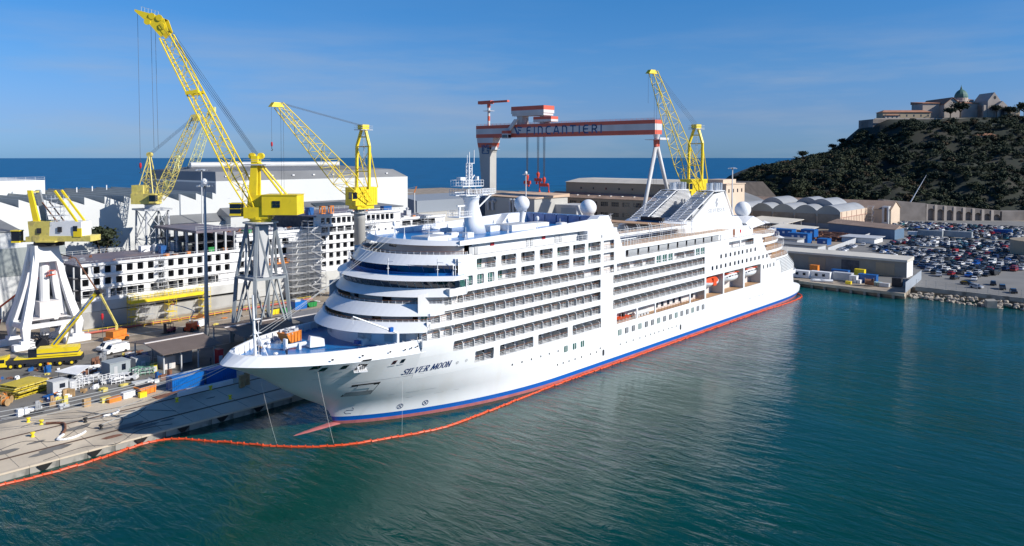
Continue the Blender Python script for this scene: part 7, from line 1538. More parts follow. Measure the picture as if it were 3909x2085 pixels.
for kd in ('hatch','suv','van'):
    b, g, wh = carmesh(kd)
    for cn in COLS: CB[kd,cn] = b.mesh('parked_'+kd, CM[cn])
    CB[kd,'g'] = g.mesh('windows','glass_dark'); L2_,w2_ = {'hatch':(4.0,.875),'suv':(4.4,.925),'van':(5.0,.975)}[kd]; CB[kd,'wp'] = [(i_*L2_*.31,j_*(w2_-.08)) for i_ in (-1,1) for j_ in (-1,1)]
    w1_ = MB(); w1_.tube((0,-.11,0),(0,.11,0),.33,10); CB['wh1'] = w1_.mesh('wheel','black')
    for cn in COLS:
        j = MB(); j.v = list(b.v)+list(g.v)+list(wh.v); nb, ng = len(b.v), len(b.v)+len(g.v)
        j.f = list(b.f)+[tuple(i+nb for i in f) for f in g.f]+[tuple(i+ng for i in f) for f in wh.f]; j.mi = [0]*len(b.f)+[1]*len(g.f)+[2]*len(wh.f); CB[kd,cn,'j'] = j
def car(x,y,rz,kd,cn,label,group=None,name=None,z=2.01):
    o = place(CB[kd,cn], name or ('parked_van' if kd == 'van' else 'parked_car'), None, (x,y,z), rz); tag(o,label,'van' if kd == 'van' else 'car',group)
    place(CB[kd,'g'],'windows',o)
    for wx_,wy_ in CB[kd,'wp']: place(CB['wh1'],'wheel',o,(wx_,wy_,.33))
    return o
o = car(-7.2,70.6,.15,'van','white','white panel van parked left of the brown shelter, in front of the other van'); o.scale = (1.08,1.05,1.08)
o = car(-7.0,74.8,.15,'van','white','second white van half hidden behind the white panel van')
car(-14.9,46.8,2.4,'hatch','white','white hatchback parked beside the grey cabin and racks'); car(18,82,.4,'van','white','white van behind the small orange boom lift')
FJ = {}
def far_car(x,y,rz,kd,cn,label,group=None):
    if (kd,cn) not in FJ: FJ[kd,cn] = CB[kd,cn,'j'].mesh('parked_'+kd, [CM[cn],'glass_dark','black'])
    return tag(place(FJ[kd,cn],'parked_van' if kd == 'van' else 'parked_car',None,(x,y,2.01),rz),label,'van' if kd == 'van' else 'car',group)
rnd = random.Random(77); cars = []
wts = (['white']*24+['silver']*14+['dark grey']*24+['black']*26+['dark blue']*10+['red']*4+['bright blue']*2+['teal']*3)
def block(x0,x1,yf0,yf1,px,py,ang,skip_p,fill=None):
    x = x0; r_ = 0
    while x < x1:
        ya, yb = yf0(x), yf1(x); y = ya
        while y < yb:
            if rnd.random() > skip_p: cars.append((x+rnd.uniform(-.5,.5), y+rnd.uniform(-.25,.25), ang+rnd.uniform(-.06,.06)+(pi if rnd.random() < .5 else 0)))
            y += py*rnd.uniform(.95,1.12)
        x += px; r_ += 1
block(246,322,lambda x:-44-.36*(x-246)-(8 if x < 262 else 6),lambda x:min(8,-38+.62*(x-246)),5.4,2.55,-.12,.10)
block(342,386,lambda x:-60-.25*(x-342),lambda x:min(14,4+.1*(x-342)) if x < 364 else 3,5.6,2.6,-.1,.12)
block(400,486,lambda x:-85-.3*(x-400),lambda x:min(36,4+.5*(x-400)),5.6,2.7,-.12,.12)
for a_ in ((237,-53,.1),(236,-47,2.9),(230,-60,.2),(225,-53,1.2),(222,-64,.2),(219,-57,1.3),(216,-68,.3),(333,-9,.2),(330,1,.1),(327,12,.2),(334,-24,.1),(336,-32,.2),(338,-41,.1),(326,6,.4),(240,-41,.2),(290,11,1.3),(294,11.5,1.3),(298,12,1.3),(302,12.5,1.3),(306,13,1.3),(310,13,1.3),(314,13.4,1.3),(318,14,1.3)): cars.append(a_)
def incam(x,y):
    dx, dy = x-CAM[0], y-CAM[1]; D = dx*cos(YAW)+dy*sin(YAW); X = dx*sin(YAW)-dy*cos(YAW); return D, X/D
vis = [c_ for c_ in cars if incam(*c_[:2])[1] < .668 and not (c_[0] > 386 and c_[0] < 400)]
vis.sort(key=lambda c_: incam(*c_[:2])[0]); joined = {}
for i, (x,y,rz) in enumerate(vis):
    cn = rnd.choice(wts); kd = rnd.choices(['hatch','suv','van'],[60,34,6])[0]
    if i < 296:
        where = 'in the front block by the wire fence' if x < 275 else ('in the packed middle of the near block' if x < 324 else ('in the block before the trailers' if x < 390 else 'in the far block below the arches'))
        (car if i < 80 else far_car)(x,y,rz,kd,cn,'%s %s %s' % (cn, 'van' if kd == 'van' else ('tall estate car' if kd == 'suv' else 'small car'), where), '%s %s %s' % (cn, {'hatch':'small cars','suv':'tall estate cars','van':'vans'}[kd], where.split(' by ')[0]))
    else:
        j = CB[kd,cn,'j']; J = joined.setdefault(cn, MB()); n0 = len(J.v); c_, s_ = cos(rz), sin(rz)
        J.v += [(x+p[0]*c_-p[1]*s_, y+p[0]*s_+p[1]*c_, 2.01+p[2]) for p in j.v]; J.f += [tuple(q+n0 for q in f) for f in j.f]; J.mi += j.mi
allj = MB(); mats_ = []
for k_i, (cn, J) in enumerate(joined.items()):
    n0 = len(allj.v); allj.v += J.v; allj.f += [tuple(q+n0 for q in f) for f in J.f]; allj.mi += [k_i if m_ == 0 else len(joined)+m_-1 for m_ in J.mi]; mats_.append(CM[cn])
if allj.v: 
    o = allj.build('parked_cars', mats_+[M['glass_dark'],M['black']]); struct(o,'stuff'); tag(o,'far rows of closely parked cars below the arched wall','cars')
# mobile crane truck
T_ = thing('mobile_crane','yellow truck crane with a long blue striped telescopic boom','mobile crane',(-21,70.5,2.006),-.52)
b = MB(); b.box(-7.5,6.5,-1.35,1.35,1.0,1.9,m=0); b.box(-6,6.3,-1.4,1.4,1.9,2.15,m=1); b.hexa([(-9.3,-1.35,.6),(-7.3,-1.35,.6),(-7.3,1.35,.6),(-9.3,1.35,.6),(-9.2,-1.3,2.3),(-7.3,-1.3,2.7),(-7.3,1.3,2.7),(-9.2,1.3,2.3)],m=1); b.build('chassis',['dark','yellow'],T_)
b = MB(); b.quad((-9.29,-1.15,1.5),(-9.29,1.15,1.5),(-9.22,1.1,2.15),(-9.22,-1.1,2.15)); b.box(-8.7,-7.7,-1.39,-1.34,1.5,2.2); b.build('cab_window','glass_dark',T_)
wm = MB(); wm.tube((0,-1.4,0),(0,-1.0,0),.6,12,m=0); wm.tube((0,1.0,0),(0,1.4,0),.6,12,m=0); wm.tube((0,-1.42,0),(0,-1.39,0),.3,8,m=1); me = wm.mesh('wheel',['black','yellow'])
for x in (-6.6,-4.9,-1.2,.6,2.4,4.6): place(me,'wheel',T_,(x,0,.62))
b = MB(); b.box(-1.8,5.8,-1.5,1.5,2.3,3.9,m=0); b.box(-3.4,-1.8,-1.5,-.3,2.3,4.0,m=1); b.box(-1.8,5.85,-1.54,1.54,2.75,2.95,m=2); b.build('upper_works',['yellow','glass_dark','navy'],T_)
R2_ = Matrix.Rotation(.52,3,'Z'); bvec = Vector((-13.2+21-(-1.0)*0,64.6-70.5,0)); bq = R2_ @ Vector((-13.3+21,64.6-70.5,0)); b0 = R2_ @ Vector((-19.6+21,71.9-70.5,0))
p0 = Vector((b0.x,b0.y,3.6)); p1 = Vector((bq.x,bq.y,15.2)); b = MB(); mid = p0.lerp(p1,.55)
b.tube(p0,mid,.62,4,m=0); b.tube(mid-(p1-p0)*.05,p1,.48,4,m=0); b.build('telescopic_boom',['yellow'],T_)
sdv = (p1-p0).normalized().cross(UP).normalized(); 
if (Matrix.Rotation(-.52,3,'Z')@sdv).dot(TOW) < 0: sdv = -sdv
nn = sdv*.47; up_ = sdv.cross((p1-p0).normalized()).normalized(); b = MB(); q0, q1 = p0.lerp(p1,.04), p0.lerp(p1,.93); b.quad(q0+nn+up_*.16,q1+nn+up_*.16,q1+nn-up_*.16,q0+nn-up_*.16); b.build('blue_stripe','cont_blue',T_)
GL['G'] = [[(.9,.85),(.5,1),(.1,.7),(.1,.3),(.5,0),(.9,.15),(.9,.5),(.55,.5)]]
bd = (p1-p0).normalized(); upb = up_ if up_.z > 0 else -up_
for txt, t0 in (('CIMEC',.30),('NOLEGGI',.52),('CESTINI',.74)):
    o_ = p0.lerp(p1,t0)+nn*1.03-upb*.16; s_ = strokes(txt, lambda x, y: tuple(o_+bd*x+upb*y), .34, .26, .08, .06, widths={'I':.3}); s_.build('boom_lettering','white_m',T_)
b = MB(); b.tube(p0+Vector((2.2,-.2,-.9)),p0.lerp(p1,.42)-Vector((0,0,.5)),.16,6); b.build('boom_ram','steel',T_); b = MB(); b.tube((p1.x,p1.y,p1.z),(p1.x+.9,p1.y-.5,p1.z+.3),.55,8); b.build('boom_head','dark',T_)
q = Vector((-12.5,64.2,0)); tt = hook('red and white striped hook block of the truck crane',(q.x,q.y,11.6)); b = MB(); b.tube((0,0,1),(0,0,4),.05,4); b.tube((0,0,-1.5),(0,0,-9.4),.05,4); b.build('hoist_rope','cable',tt)
# boom lifts
def boomlift(label, x,y,rz, P, mt_b='orange2', mt_a='yellow_old', s=1.0, basket=True, cat='boom lift'):
    t = thing('boom_lift',label,cat,(x,y,2.006)); b = MB(); b.rbox(0,0,.35,4.2*s,2.3*s,.8,rz); b.rbox(0,0,1.2,3.6*s,2.0*s,1.2*s,rz+.2); b.build('chassis',mt_b,t)
    wm = MB(); c_, s_ = cos(rz), sin(rz)
    for i in (-1,1):
        for j in (-1,1): X, Y_ = i*1.5*s, j*1.2*s; wm.tube((X*c_-Y_*s_-.2*s_*j*0, X*s_+Y_*c_,.5),(X*c_-(Y_+.35*j)*s_, X*s_+(Y_+.35*j)*c_,.5),.5,10)
    wm.build('wheels','black',t); b = MB(); P = [Vector((p[0]-x,p[1]-y,p[2]-2)) for p in P]; 
    for p_, q_, w in zip(P,P[1:],(.32,.24,.18,.15)): b.tube(p_,q_,w*s,4)
    b.build('boom_arm',mt_a,t)
    if basket: b = MB(); e = P[-1]; b.rbox(e.x,e.y,e.z,1.6,.9,.15,.8); [b.tube((e.x+i*.7,e.y+j*.5,e.z),(e.x+i*.7,e.y+j*.5,e.z+1.1),.05,4) for i in (-1,1) for j in (-1,1)]; b.rbox(e.x,e.y,e.z+1.05,1.5,1.0,.08,.8); b.build('basket',mt_b,t)
boomlift('large orange boom lift with a cream arm raised against the unfinished hull',-2.1,82.8,.2,[(-2.1,82.8,3.5),(-1.6,83.6,5.5),(-4.2,86.6,13.3),(-4.6,87.2,14.2)],s=1.15,basket=False)
t = thing('jib_arm','thin dark red lattice arm leaning over the unfinished ship end','boom',(-4.4,86.6,13.3)); b = MB(); b.tube((0,0,0),(-3.9,3,8.6),.22,4,.14); b.tube((-3.9,3,8.6),(-6.6,5,9.6),.15,4); b.build('arm','rust',t)
boomlift('small red and cream boom lift with its basket near the hull window',15,79.6,.4,[(15,79.6,3.2),(15.7,82.0,4.2),(16.7,81.3,6.6),(14.8,83.2,7.6),(12.9,85.2,8.3)],mt_b='orange',mt_a='cream',s=.8)
boomlift('orange boom lift reaching over from the left edge to the white portal',-29,108,0,[(-29,108,3),(-24,103.5,7.5),(-15.0,93.6,17.6),(-13.0,91.3,18.2)],mt_b='orange',mt_a='orange',s=1.1)
t = thing('forklift','dark red forklift parked behind the brown shelter','forklift',(10.3,81.5,2.006),.2); b = MB(); b.box(-1.2,1.1,-.6,.6,.4,1.2); b.box(.5,1.3,-.6,.6,.4,1.4); b.build('body',mat('plum_red',(.28,.05,.07),.5),t); b = MB()
for i in (-.7,.6):
    for j in (-.55,.55): b.tube((i,j,1.2),(i,j,2.4),.06,4)
b.box(-.8,.7,-.6,.6,2.35,2.45); b.box(-1.45,-1.3,-.5,.5,.1,2.6); b.box(-2.4,-1.3,-.4,-.25,.1,.2); b.box(-2.4,-1.3,.25,.4,.1,.2); b.build('mast_and_guard','dark',t); b = MB()
for i in (-.8,.8):
    for j in (-.65,.45): b.tube((i,j,.35),(i,j+.2,.35),.35,10)
b.build('wheels','black',t)
t = thing('orange_tent','bright orange ridge tent near the lamp post','tent',(19.8,85,2.006)); b = MB(); b.extr([(-1.6,-1.4,0),(1.6,-1.4,0),(.9,-1.4,2.7)],(0,3.2,0)); b.build('tent_cover','orange2',t)
rail_line(-6,18,95.2,92.5,2,thing('guard_rail','yellow guard rail along the foot of the unfinished hull','railing',(0,0,0)),'yellow',2.2)
rail_line(18.5,60,92.4,93.5,2,thing('guard_rail','second yellow guard rail further right along the hull foot','railing',(0,0,0)),'yellow',2.4)
b = MB(); b.tube((-8,94.2,2.5),(60,92.5,2.5),.28,6); tag(b.build('red_pipe',mat('pipe_red',(.42,.08,.05),.6)),'long red pipe running along the foot of the unfinished hull','pipe')
# grey cabin, cabin 2, canopy, platform etc
t = thing('site_cabin','grey blue site cabin with a barred window beside the white hatchback','site cabin',(-14.6,52.6,2.006),.1); b = MB(); b.box(-2.1,2.1,-1.7,1.7,0,2.75); b.box(-2.2,2.2,-1.8,1.8,2.75,2.9); b.build('cabin_body',mat('cabin_grey',(.33,.37,.39),.5,var=.1),t); b = MB(); b.box(.3,1.1,-1.76,-1.7,1.1,2.3); b.build('barred_window','glass_dark',t); b = MB(); b.box(-1.3,-.6,-1.75,-1.7,.1,2.1); b.build('door','lgrey',t)
t = thing('site_cabin','small white grey cabin beside the yellow platform','site cabin',(-27,48,2.006),.15); b = MB(); b.box(-1.4,1.4,-1.1,1.1,0,2.4); b.box(-1.5,1.5,-1.2,1.2,2.4,2.5); b.box(1.6,2.9,-1.2,.6,0,1.9); b.build('cabin_body','lgrey',t); b = MB(); b.box(-.2,.8,-1.16,-1.1,1.1,1.9); b.build('barred_window','glass_dark',t)
t = thing('canopy_sheet','white flat canopy on posts beside the small cabin','canopy',(-22.4,52.3,2.006)); b = MB(); b.hexa([(-3,1.8,2.5),(-.8,-3.2,2.3),(3.6,1.6,2.5),(1.2,3.0,2.7),(-3,1.8,2.58),(-.8,-3.2,2.38),(3.6,1.6,2.58),(1.2,3.0,2.78)]); b.build('sheet','white_m',t); b = MB(); [b.tube((x,y,0),(x,y,2.5),.06,4) for x,y in ((-2.4,1.5),(-.7,-2.6),(3,1.4),(1.1,2.6))]; b.build('post','lgrey',t)
t = thing('yellow_platform','stack of yellow steel frames and platforms at the left','steel frames',(-31,53,2.006),.35)
for k in range(9):
    b = MB(); z = .3+.28*k if k < 6 else 0; x = rr.uniform(-.5,.5); 
    b.box(-3.6,3.6,-2.6,-2.45,z,z+.2); b.box(-3.6,3.6,2.45,2.6,z,z+.2)
    for i in range(6): b.box(-3.6+1.4*i,-3.45+1.4*i,-2.6,2.6,z,z+.2)
    b.build('steel_frame','yellow_old' if k % 2 else 'yellow_dk',t,loc=(x,rr.uniform(-.4,.4),0),rz=rr.uniform(-.08,.08))
b = MB(); b.box(-3.2,3.0,-2.4,2.2,2.0,2.1); b.build('platform_deck','yellow_dk',t)
for k in range(5): reel(-35.8+.9*(k%2)+rr.uniform(-.2,.2),46.6+1.5*k,2.006,.65,1.0,rr.random()*3,'small orange cable reel in the row at the left edge','orange2',grp='small cable reels at the left edge')
# metal racks and piles, each its own
lab = ['rack of white steel profiles beside the small cabin','rack of pale pipes right of the canopy','white slatted rack in front of the grey cabin','rack of white frames left of the hatchback','green framed rack behind the hatchback','white pipe rack right of the green rack','low pile of grey profiles before the grey cabin','pile of white offcuts by the canopy','pile of steel plates behind the racks','stack of grey beams near the yellow platform','stack of white beams behind the cabin','rack of glass panes beside the green rack']
pos = [(-24,48),(-21.5,49.6),(-18.5,47.6),(-17,46.2),(-12.2,48.6),(-10.4,48.2),(-19.6,50.8),(-21,54),(-13,56.5),(-27,44.6),(-16.5,58),(-8.8,50.2)]
for (x,y), lb in zip(pos, lab):
    t = thing('steel_rack' if 'rack' in lb else 'steel_pile', lb, 'rack' if 'rack' in lb else 'steel pile', (x,y,2.006), rr.uniform(-.3,.5)); mt = 'green' if 'green' in lb else 'white_m'; b = MB()
    if 'rack' in lb:
        for i in range(4):
            for j in (-.6,.6): b.tube((-1.2+.8*i,j,0),(-1.2+.8*i,j,1.7),.06,4)
        for z in (.4,1.0,1.6): b.tube((-1.2,-.6,z),(1.2,-.6,z),.05,4); b.tube((-1.2,.6,z),(1.2,.6,z),.05,4)
    b.build('rack_frame',mt if 'green' not in lb else mat('pale_green_steel',(.15,.35,.25),.5),t) if b.v else None
    b = MB()
    for k in range(16): b.rbox(rr.uniform(-.5,.5),rr.uniform(-.55,.55),.1+rr.random()*1.1,rr.uniform(1.2,2.6),rr.uniform(.08,.3),rr.uniform(.08,.25),rr.uniform(-.3,.3))
    b.build('steel_profiles',rr.choice(['white_m','lgrey','steel']),t)
ZN = (((-27,-8),(56,66),'between the brown shelter and the truck crane'),((-37,-27),(38,47),'at the left edge before the yellow frames'),((20,62),(72,91),'on the brown ground behind the grey crane legs'),((-12,6),(64,69),'in the strip behind the brown shelter roof'),((-28,-9),(41,46),'in front of the white racks'),((-40,-22),(62,69),'between the yellow frames and the truck crane'),((4,24),(36,43),'in the shade behind the blue containers'))
MN = {'white_m':'white','lgrey':'light grey','rust':'rusty brown','steel':'bare steel','orange2':'orange','dark':'black','yellow_old':'dull yellow','blue_c':'blue','wood':'wooden'}
for k in range(96):
    (xa,xb),(ya,yb),zn = ZN[k % 7]; x, y = rr.uniform(xa,xb), rr.uniform(ya,yb); mt = rr.choice(list(MN)); sh_ = rr.choice(['low','tall','long','small']); b = MB(); w = rr.uniform(.4,1.3); hh_ = {'low':.35,'tall':1.7,'long':.4,'small':.6}[sh_]; ll = 3.0 if sh_ == 'long' else 1.1
    for _ in range(rr.choice([3,4,6])): b.rbox(rr.uniform(-.7,.7)*w,rr.uniform(-.6,.6)*w,0,w*ll*rr.uniform(.5,1.1),w*rr.uniform(.2,.6),hh_*rr.uniform(.4,1.1),rr.gauss(.2,.5))
    tag(b.build('material_pile',mt,loc=(x,y,2.006)),'%s %s material pile %s' % (sh_,MN[mt],zn),'material pile','material piles in the yard')
person((1.8,45.2,2.006), 2.5, 'person in dark overalls standing before the brown shelter in the shade', .05, False); person((-20.3,53.6,2.006), .5, 'person in dark clothes bending beside the white canopy', .3); person((29.5,107,18.5), 1, 'worker in dark overalls on the open deck under the lattice crane', .05)
person((-31.5,39.5,2.006), 1.2, 'worker with white helmet walking on the road at the left', .12)
t = thing('rust_frames','rusty brown claw shaped frames beside the grey cabin','steel frames',(-18,57,2.006),.2); b = MB()
for k in range(4): b.extr([(-1.5,k*.7,0),(1.4,k*.7,0),(1.9,k*.7,.9),(.2,k*.7,.5),(-1.9,k*.7,1.5)],(0,.2,0))
b.build('frame','rust',t)
t = thing('spoked_reel','dark spoked cable drum standing behind the truck crane','drum',(-19,80,2.006),-.7); b = MB(); b.tube((0,-.5,2.8),(0,.5,2.8),1.3,16)
for k in range(20): a_ = 2*pi*k/20; b.tube((0,0,2.8),(2.6*cos(a_),0,2.8+2.6*sin(a_)),.09,4)
b.build('drum','dark',t)
# ---------------------------------------------------------------- hill with fortress walls and cathedral
M['hill_soil'] = mat('hill_scrub_ground',(.020,.026,.017),.95,var=.5,vscale=.03,dirt=(.045,.036,.026),dscale=.02,damt=.6)  # soil albedo lowered, hillside shade is put into the colour
M['leaf_a'] = mat('dark_foliage',(.014,.028,.014),.9,var=.4,vscale=.5); M['leaf_b'] = mat('olive_foliage',(.036,.048,.020),.9,var=.4,vscale=.5); M['leaf_c'] = mat('autumn_foliage',(.06,.042,.02),.9,var=.4,vscale=.5)  # foliage darkened too, standing in for shade over the hillside
M['bark'] = mat('bark',(.08,.06,.045),.9); M['fort'] = mat('old_fort_stone',(.25,.22,.20),.9,var=.25,vscale=.15,dirt=(.12,.10,.09),dscale=.06,damt=.6); M['church'] = mat('pale_church_stone',(.44,.38,.33),.85,var=.1,vscale=.2)
M['terracotta'] = mat('terracotta_tiles',(.36,.17,.10),.85,var=.2,vscale=.3); M['copper'] = mat('verdigris_copper',(.06,.155,.13),.6,var=.15,vscale=.4,streak=True)
HPf = [(150,0),(205,2),(222,20),(245,32),(279,38),(316,46.5),(330,54),(341,64),(355,76),(368,82),(500,83.5),(620,86),(900,90),(1300,70)]
def hh(X, D):
    top = tab(HPf, X*800/max(800,D)); d0 = lerp(640,560,min(1,max(0,(X-200)/90))); d1 = d0+lerp(90,205,min(1,max(0,(X-230)/110)))
    t = min(1,max(0,(D-d0)/(d1-d0))); s = t**.9*(1.0) if t < 1 else 1
    n = 2.5*sin(X*.09+D*.05)+1.8*sin(X*.21-D*.13)+2.2*sin(D*.07+1)
    back = max(0,(D-1050)/250); return max(-4, top*s+(n*min(1,4*t)*(1-.85*max(0,t-.75)*4*.9) if t < 1 else 0)-back*top*.9)
b = MB(); XS = [190+11*i for i in range(70)]; DS = [540+11*i for i in range(66)]
rows_ = [[(*CW(X,D), 1.6+hh(X,D)) for X in XS] for D in DS]; b.loft(rows_); struct(b.build('hill','hill_soil',smooth=True))
# vegetation
def crown_mesh(seed, mt, leaves=110, flat=.75):
    r = random.Random(seed); b = MB()
    lob = [(r.uniform(-.45,.45),r.uniform(-.45,.45),r.uniform(-.25,.35),r.uniform(.4,.62)) for _ in range(6)]
    for k in range(leaves):
        l = lob[k % 6]; th = r.uniform(0,2*pi); ph = math.acos(r.uniform(-.6,1)); rad = l[3]*r.uniform(.75,1.08)
        c = Vector((l[0]+rad*sin(ph)*cos(th), l[1]+rad*sin(ph)*sin(th), (l[2]+rad*cos(ph))*flat)); s = r.uniform(.075,.15); n = Vector((r.gauss(0,.6),r.gauss(0,.6),r.gauss(.3,.6)))+(c-Vector((l[0],l[1],l[2]*flat)))*1.2; n.normalize()
        a = n.cross(Vector((0,0,1))); a = a.normalized() if a.length > .1 else Vector((1,0,0)); e = n.cross(a); b.quad(c-a*s-e*s*.7, c+a*s-e*s*.6, c+a*s*.7+e*s, c-a*s*.8+e*s*.8)
    return b
CR = [(crown_mesh(i,None,150,.8),['leaf_a','leaf_a','leaf_b','leaf_c','leaf_b'][i]) for i in range(5)]
rnd = random.Random(31); V_ = {'leaf_a':MB(),'leaf_b':MB(),'leaf_c':MB()}
def put(mbx, src, x,y,z,s,an,sz):
    c_, s_ = cos(an)*s, sin(an)*s; n0 = len(mbx.v); mbx.v += [(x+p[0]*c_-p[1]*s_, y+p[0]*s_+p[1]*c_, z+p[2]*sz) for p in src.v]; mbx.f += [tuple(q+n0 for q in f) for f in src.f]; mbx.mi += [0]*len(src.f)
def blocked(X,D): return (345 < X < 455 and D > 752) or (366 < X < 520 and D > 764) or (X > 250 and D > 788)
k = 0
while k < 2500:
    X = rnd.uniform(222,600) if rnd.random() < .8 else rnd.uniform(222,350); D = 550+rnd.random()*245
    if X/D > .72 or blocked(X,D): continue
    z = hh(X,D); 
    if z < 3.0: continue
    s = rnd.choice([rnd.uniform(1.8,3.4),rnd.uniform(2.6,5.6)]); i = rnd.choices(range(5),[30,26,16,3,14] if X > 330 else [12,12,30,8,30])[0]; x,y = CW(X,D); put(V_[CR[i][1]],CR[i][0],x,y,1.6+z+s*.25,s,rnd.random()*6,s*rnd.uniform(.8,1.2)); k += 1
for n_, mbx in V_.items():
    o = mbx.build('hillside_wood',n_); struct(o,'stuff'); tag(o,{'leaf_a':'dark evergreen trees and scrub covering the hillside','leaf_b':'olive green bushes across the lower hillside','leaf_c':'scattered brown autumn bushes on the hillside'}[n_],'trees')
crm = {n_: CR[i][0].mesh('crown',n_) for i, n_ in ((0,'leaf_a'),(2,'leaf_b'),(3,'leaf_c'))}
def tree(x,y,z,h_,s,label,mt='leaf_a',group=None,cl=7):
    t = thing('tree',label,'tree',(x,y,z),rnd.random()*6,group); b = MB(); b.tube((0,0,-1),(0,0,h_*.55),s*.09,7,s*.05); 
    for q in range(4): a_ = q*1.6+.4; b.tube((0,0,h_*.4),(s*.5*cos(a_),s*.5*sin(a_),h_*.78),s*.045,5,s*.02)
    b.build('trunk','bark',t)
    cm = MB()
    for q in range(cl): a_ = q*2.4; r_ = s*.42*(q/cl)**.5; put(cm,CR[0][0],r_*cos(a_),r_*sin(a_),h_*.72+rnd.uniform(-.14,.2)*h_*.6,s*.72,a_,s*.62)
    cm.build('crown',mt,t); return t
tree(17.5,139.5,2,25.5,5.0,'round olive green tree in front of the white sawtooth hall','leaf_b',cl=9)
for (X,D,h_,s,l,m_) in ((292,790,9,6,'lone pine standing out on the skyline left of the fortress wall','leaf_a'),(322,790,8,5,'small pine on the steep skyline below the wall','leaf_a'),(331,790,8,5,'upper pine on the steep skyline below the wall','leaf_a'),(438,770,14,9,'wide umbrella pine before the dome','leaf_a'),(472,768,12,6,'dark cypress like tree before the church porch','leaf_a'),(520,800,15,10,'large dark tree at the right edge beside the church square','leaf_a'),(500,800,9,6,'small tree between the church and the right edge','leaf_b'),(560,810,15,10,'dark tree cut by the right edge of the picture','leaf_a'),(232,640,9,8,'big olive bush above the dark mound','leaf_b'),(240,655,9,9,'second olive bush on the lower slope','leaf_b'),(485,768,9,8,'dark tree below the church terrace','leaf_a'),(505,768,9,8,'dark tree right of the church terrace','leaf_a'),(425,764,9,7,'dark tree at the end of the fortress wall','leaf_a')):
    x,y = CW(X,D); tree(x,y,1.6+hh(X,D)-.5,h_,s,l,m_)
# retaining wall with arches at the foot
t = thing('arched_wall','long shaded stone retaining wall with tall blind arches at the foot of the hill','wall',(*CW(300,540),2))
def LW(X,D): x,y = CW(X,D); o_ = CW(300,540); return (x-o_[0],y-o_[1])
def wallseg(mb,X0,X1,D0,D1,z0,z1,za,zb):
    P = [LW(X0,D0),LW(X1,D0),LW(X1,D1),LW(X0,D1)]; mb.hexa([(*p,z0) for p in P]+[(*P[0],za),(*P[1],zb),(*P[2],zb),(*P[3],za)])
b = MB(); wallseg(b,256,286,541,549,-1,0,14.5,11.8); wallseg(b,286,338,543.5,549,-1,0,11.5,6.8); wallseg(b,338,430,541,549,-1,0,6.5,6.5); b.build('wall_face','fort',t)
for k in range(8):
    X0 = 286+6.5*k; ztop = 11.3-.6*k; b = MB(); w = 5.0; hA = ztop-3.2
    wallseg(b,X0-.9,X0+.9,541,543.6,-1,0,ztop,ztop); b.build('pier','church',t)
    b = MB(); n = 8
    for i in range(n):
        a0, a1 = pi*i/n, pi*(i+1)/n; xa, xb = X0+3.25-2.4*cos(a0), X0+3.25-2.4*cos(a1); za, zb = hA-2+2.4*sin(a0), hA-2+2.4*sin(a1)
        P = [LW(xa,541.4),LW(xb,541.4),LW(xb,543.6),LW(xa,543.6)]; b.hexa([(*P[0],za),(*P[1],zb),(*P[2],zb),(*P[3],za)]+[(*p,ztop-.2) for p in P])
    b.build('arch','fort',t)
for i,(X,D,z0,z1,w,l) in enumerate(((478,700,48,54,20,'tan stone bastion wall on the right slope'),(470,680,38,44,16,'pale lower bastion wall under the tan one'))):
    t = thing('bastion_wall',l,'wall',(*CW(X,D),z0)); b = MB(); b.rbox(0,0,-6,8,w*1.6,z1-z0+6,YAW); b.build('wall_face','tan' if i == 0 else 'church',t)
t = thing('hill_house','small pink house with a red tiled roof on the wooded slope','house',(*CW(428,715),60)); b = MB(); b.rbox(0,0,-6,8,17,11.5,YAW); b.build('wall','pink',t); b = MB(); c_,s_ = cos(YAW),sin(YAW)
pt = lambda x,y,z: (x*c_-y*s_, x*s_+y*c_, z)
b.hexa([pt(-5,-9,5.4),pt(5,-9,5.4),pt(5,9,5.4),pt(-5,9,5.4),pt(-.5,-6,7.4),pt(.5,-6,7.4),pt(.5,6,7.4),pt(-.5,6,7.4)]); b.build('roof','terracotta',t)
for k in range(4): b = MB(); b.hexa([pt(-4.1,-6+4*k,2.6),pt(-4.0,-6+4*k,2.6),pt(-4.0,-4.8+4*k,2.6),pt(-4.1,-4.8+4*k,2.6),pt(-4.1,-6+4*k,4.2),pt(-4.0,-6+4*k,4.2),pt(-4.0,-4.8+4*k,4.2),pt(-4.1,-4.8+4*k,4.2)]); b.build('window','glass_dark',t)
# fortress walls and buildings on the top; local frame: X right, D away at 800 m
def Lx(o_, X,D,z): x,y = CW(X,D); return (x-o_[0],y-o_[1],z-o_[2])
def blk(mb,o_,X0,X1,D0,D1,z0,z1,m=None,top=None):
    zt = top or (z1,z1,z1,z1); mb.hexa([Lx(o_,X0,D0,z0),Lx(o_,X1,D0,z0),Lx(o_,X1,D1,z0),Lx(o_,X0,D1,z0),Lx(o_,X0,D0,zt[0]),Lx(o_,X1,D0,zt[1]),Lx(o_,X1,D1,zt[2]),Lx(o_,X0,D1,zt[3])],m)
o_ = (*CW(400,770),70); t = thing('fortress_wall','sloping grey fortress wall carrying the hilltop terrace','wall',o_); b = MB()
blk(b,o_,352,392,768,800,62,82.8); b.hexa([Lx(o_,362,760,60),Lx(o_,408,760,62),Lx(o_,408,775,60),Lx(o_,362,775,60),Lx(o_,366,767,82),Lx(o_,408,767,82.5),Lx(o_,408,775,82.5),Lx(o_,366,775,82)]); b.hexa([Lx(o_,408,758,62),Lx(o_,447,758,66),Lx(o_,447,775,60),Lx(o_,408,775,60),Lx(o_,408,765,82.5),Lx(o_,447,765,83.5),Lx(o_,447,775,83.5),Lx(o_,408,775,82.5)]); b.build('wall_face','fort',t)
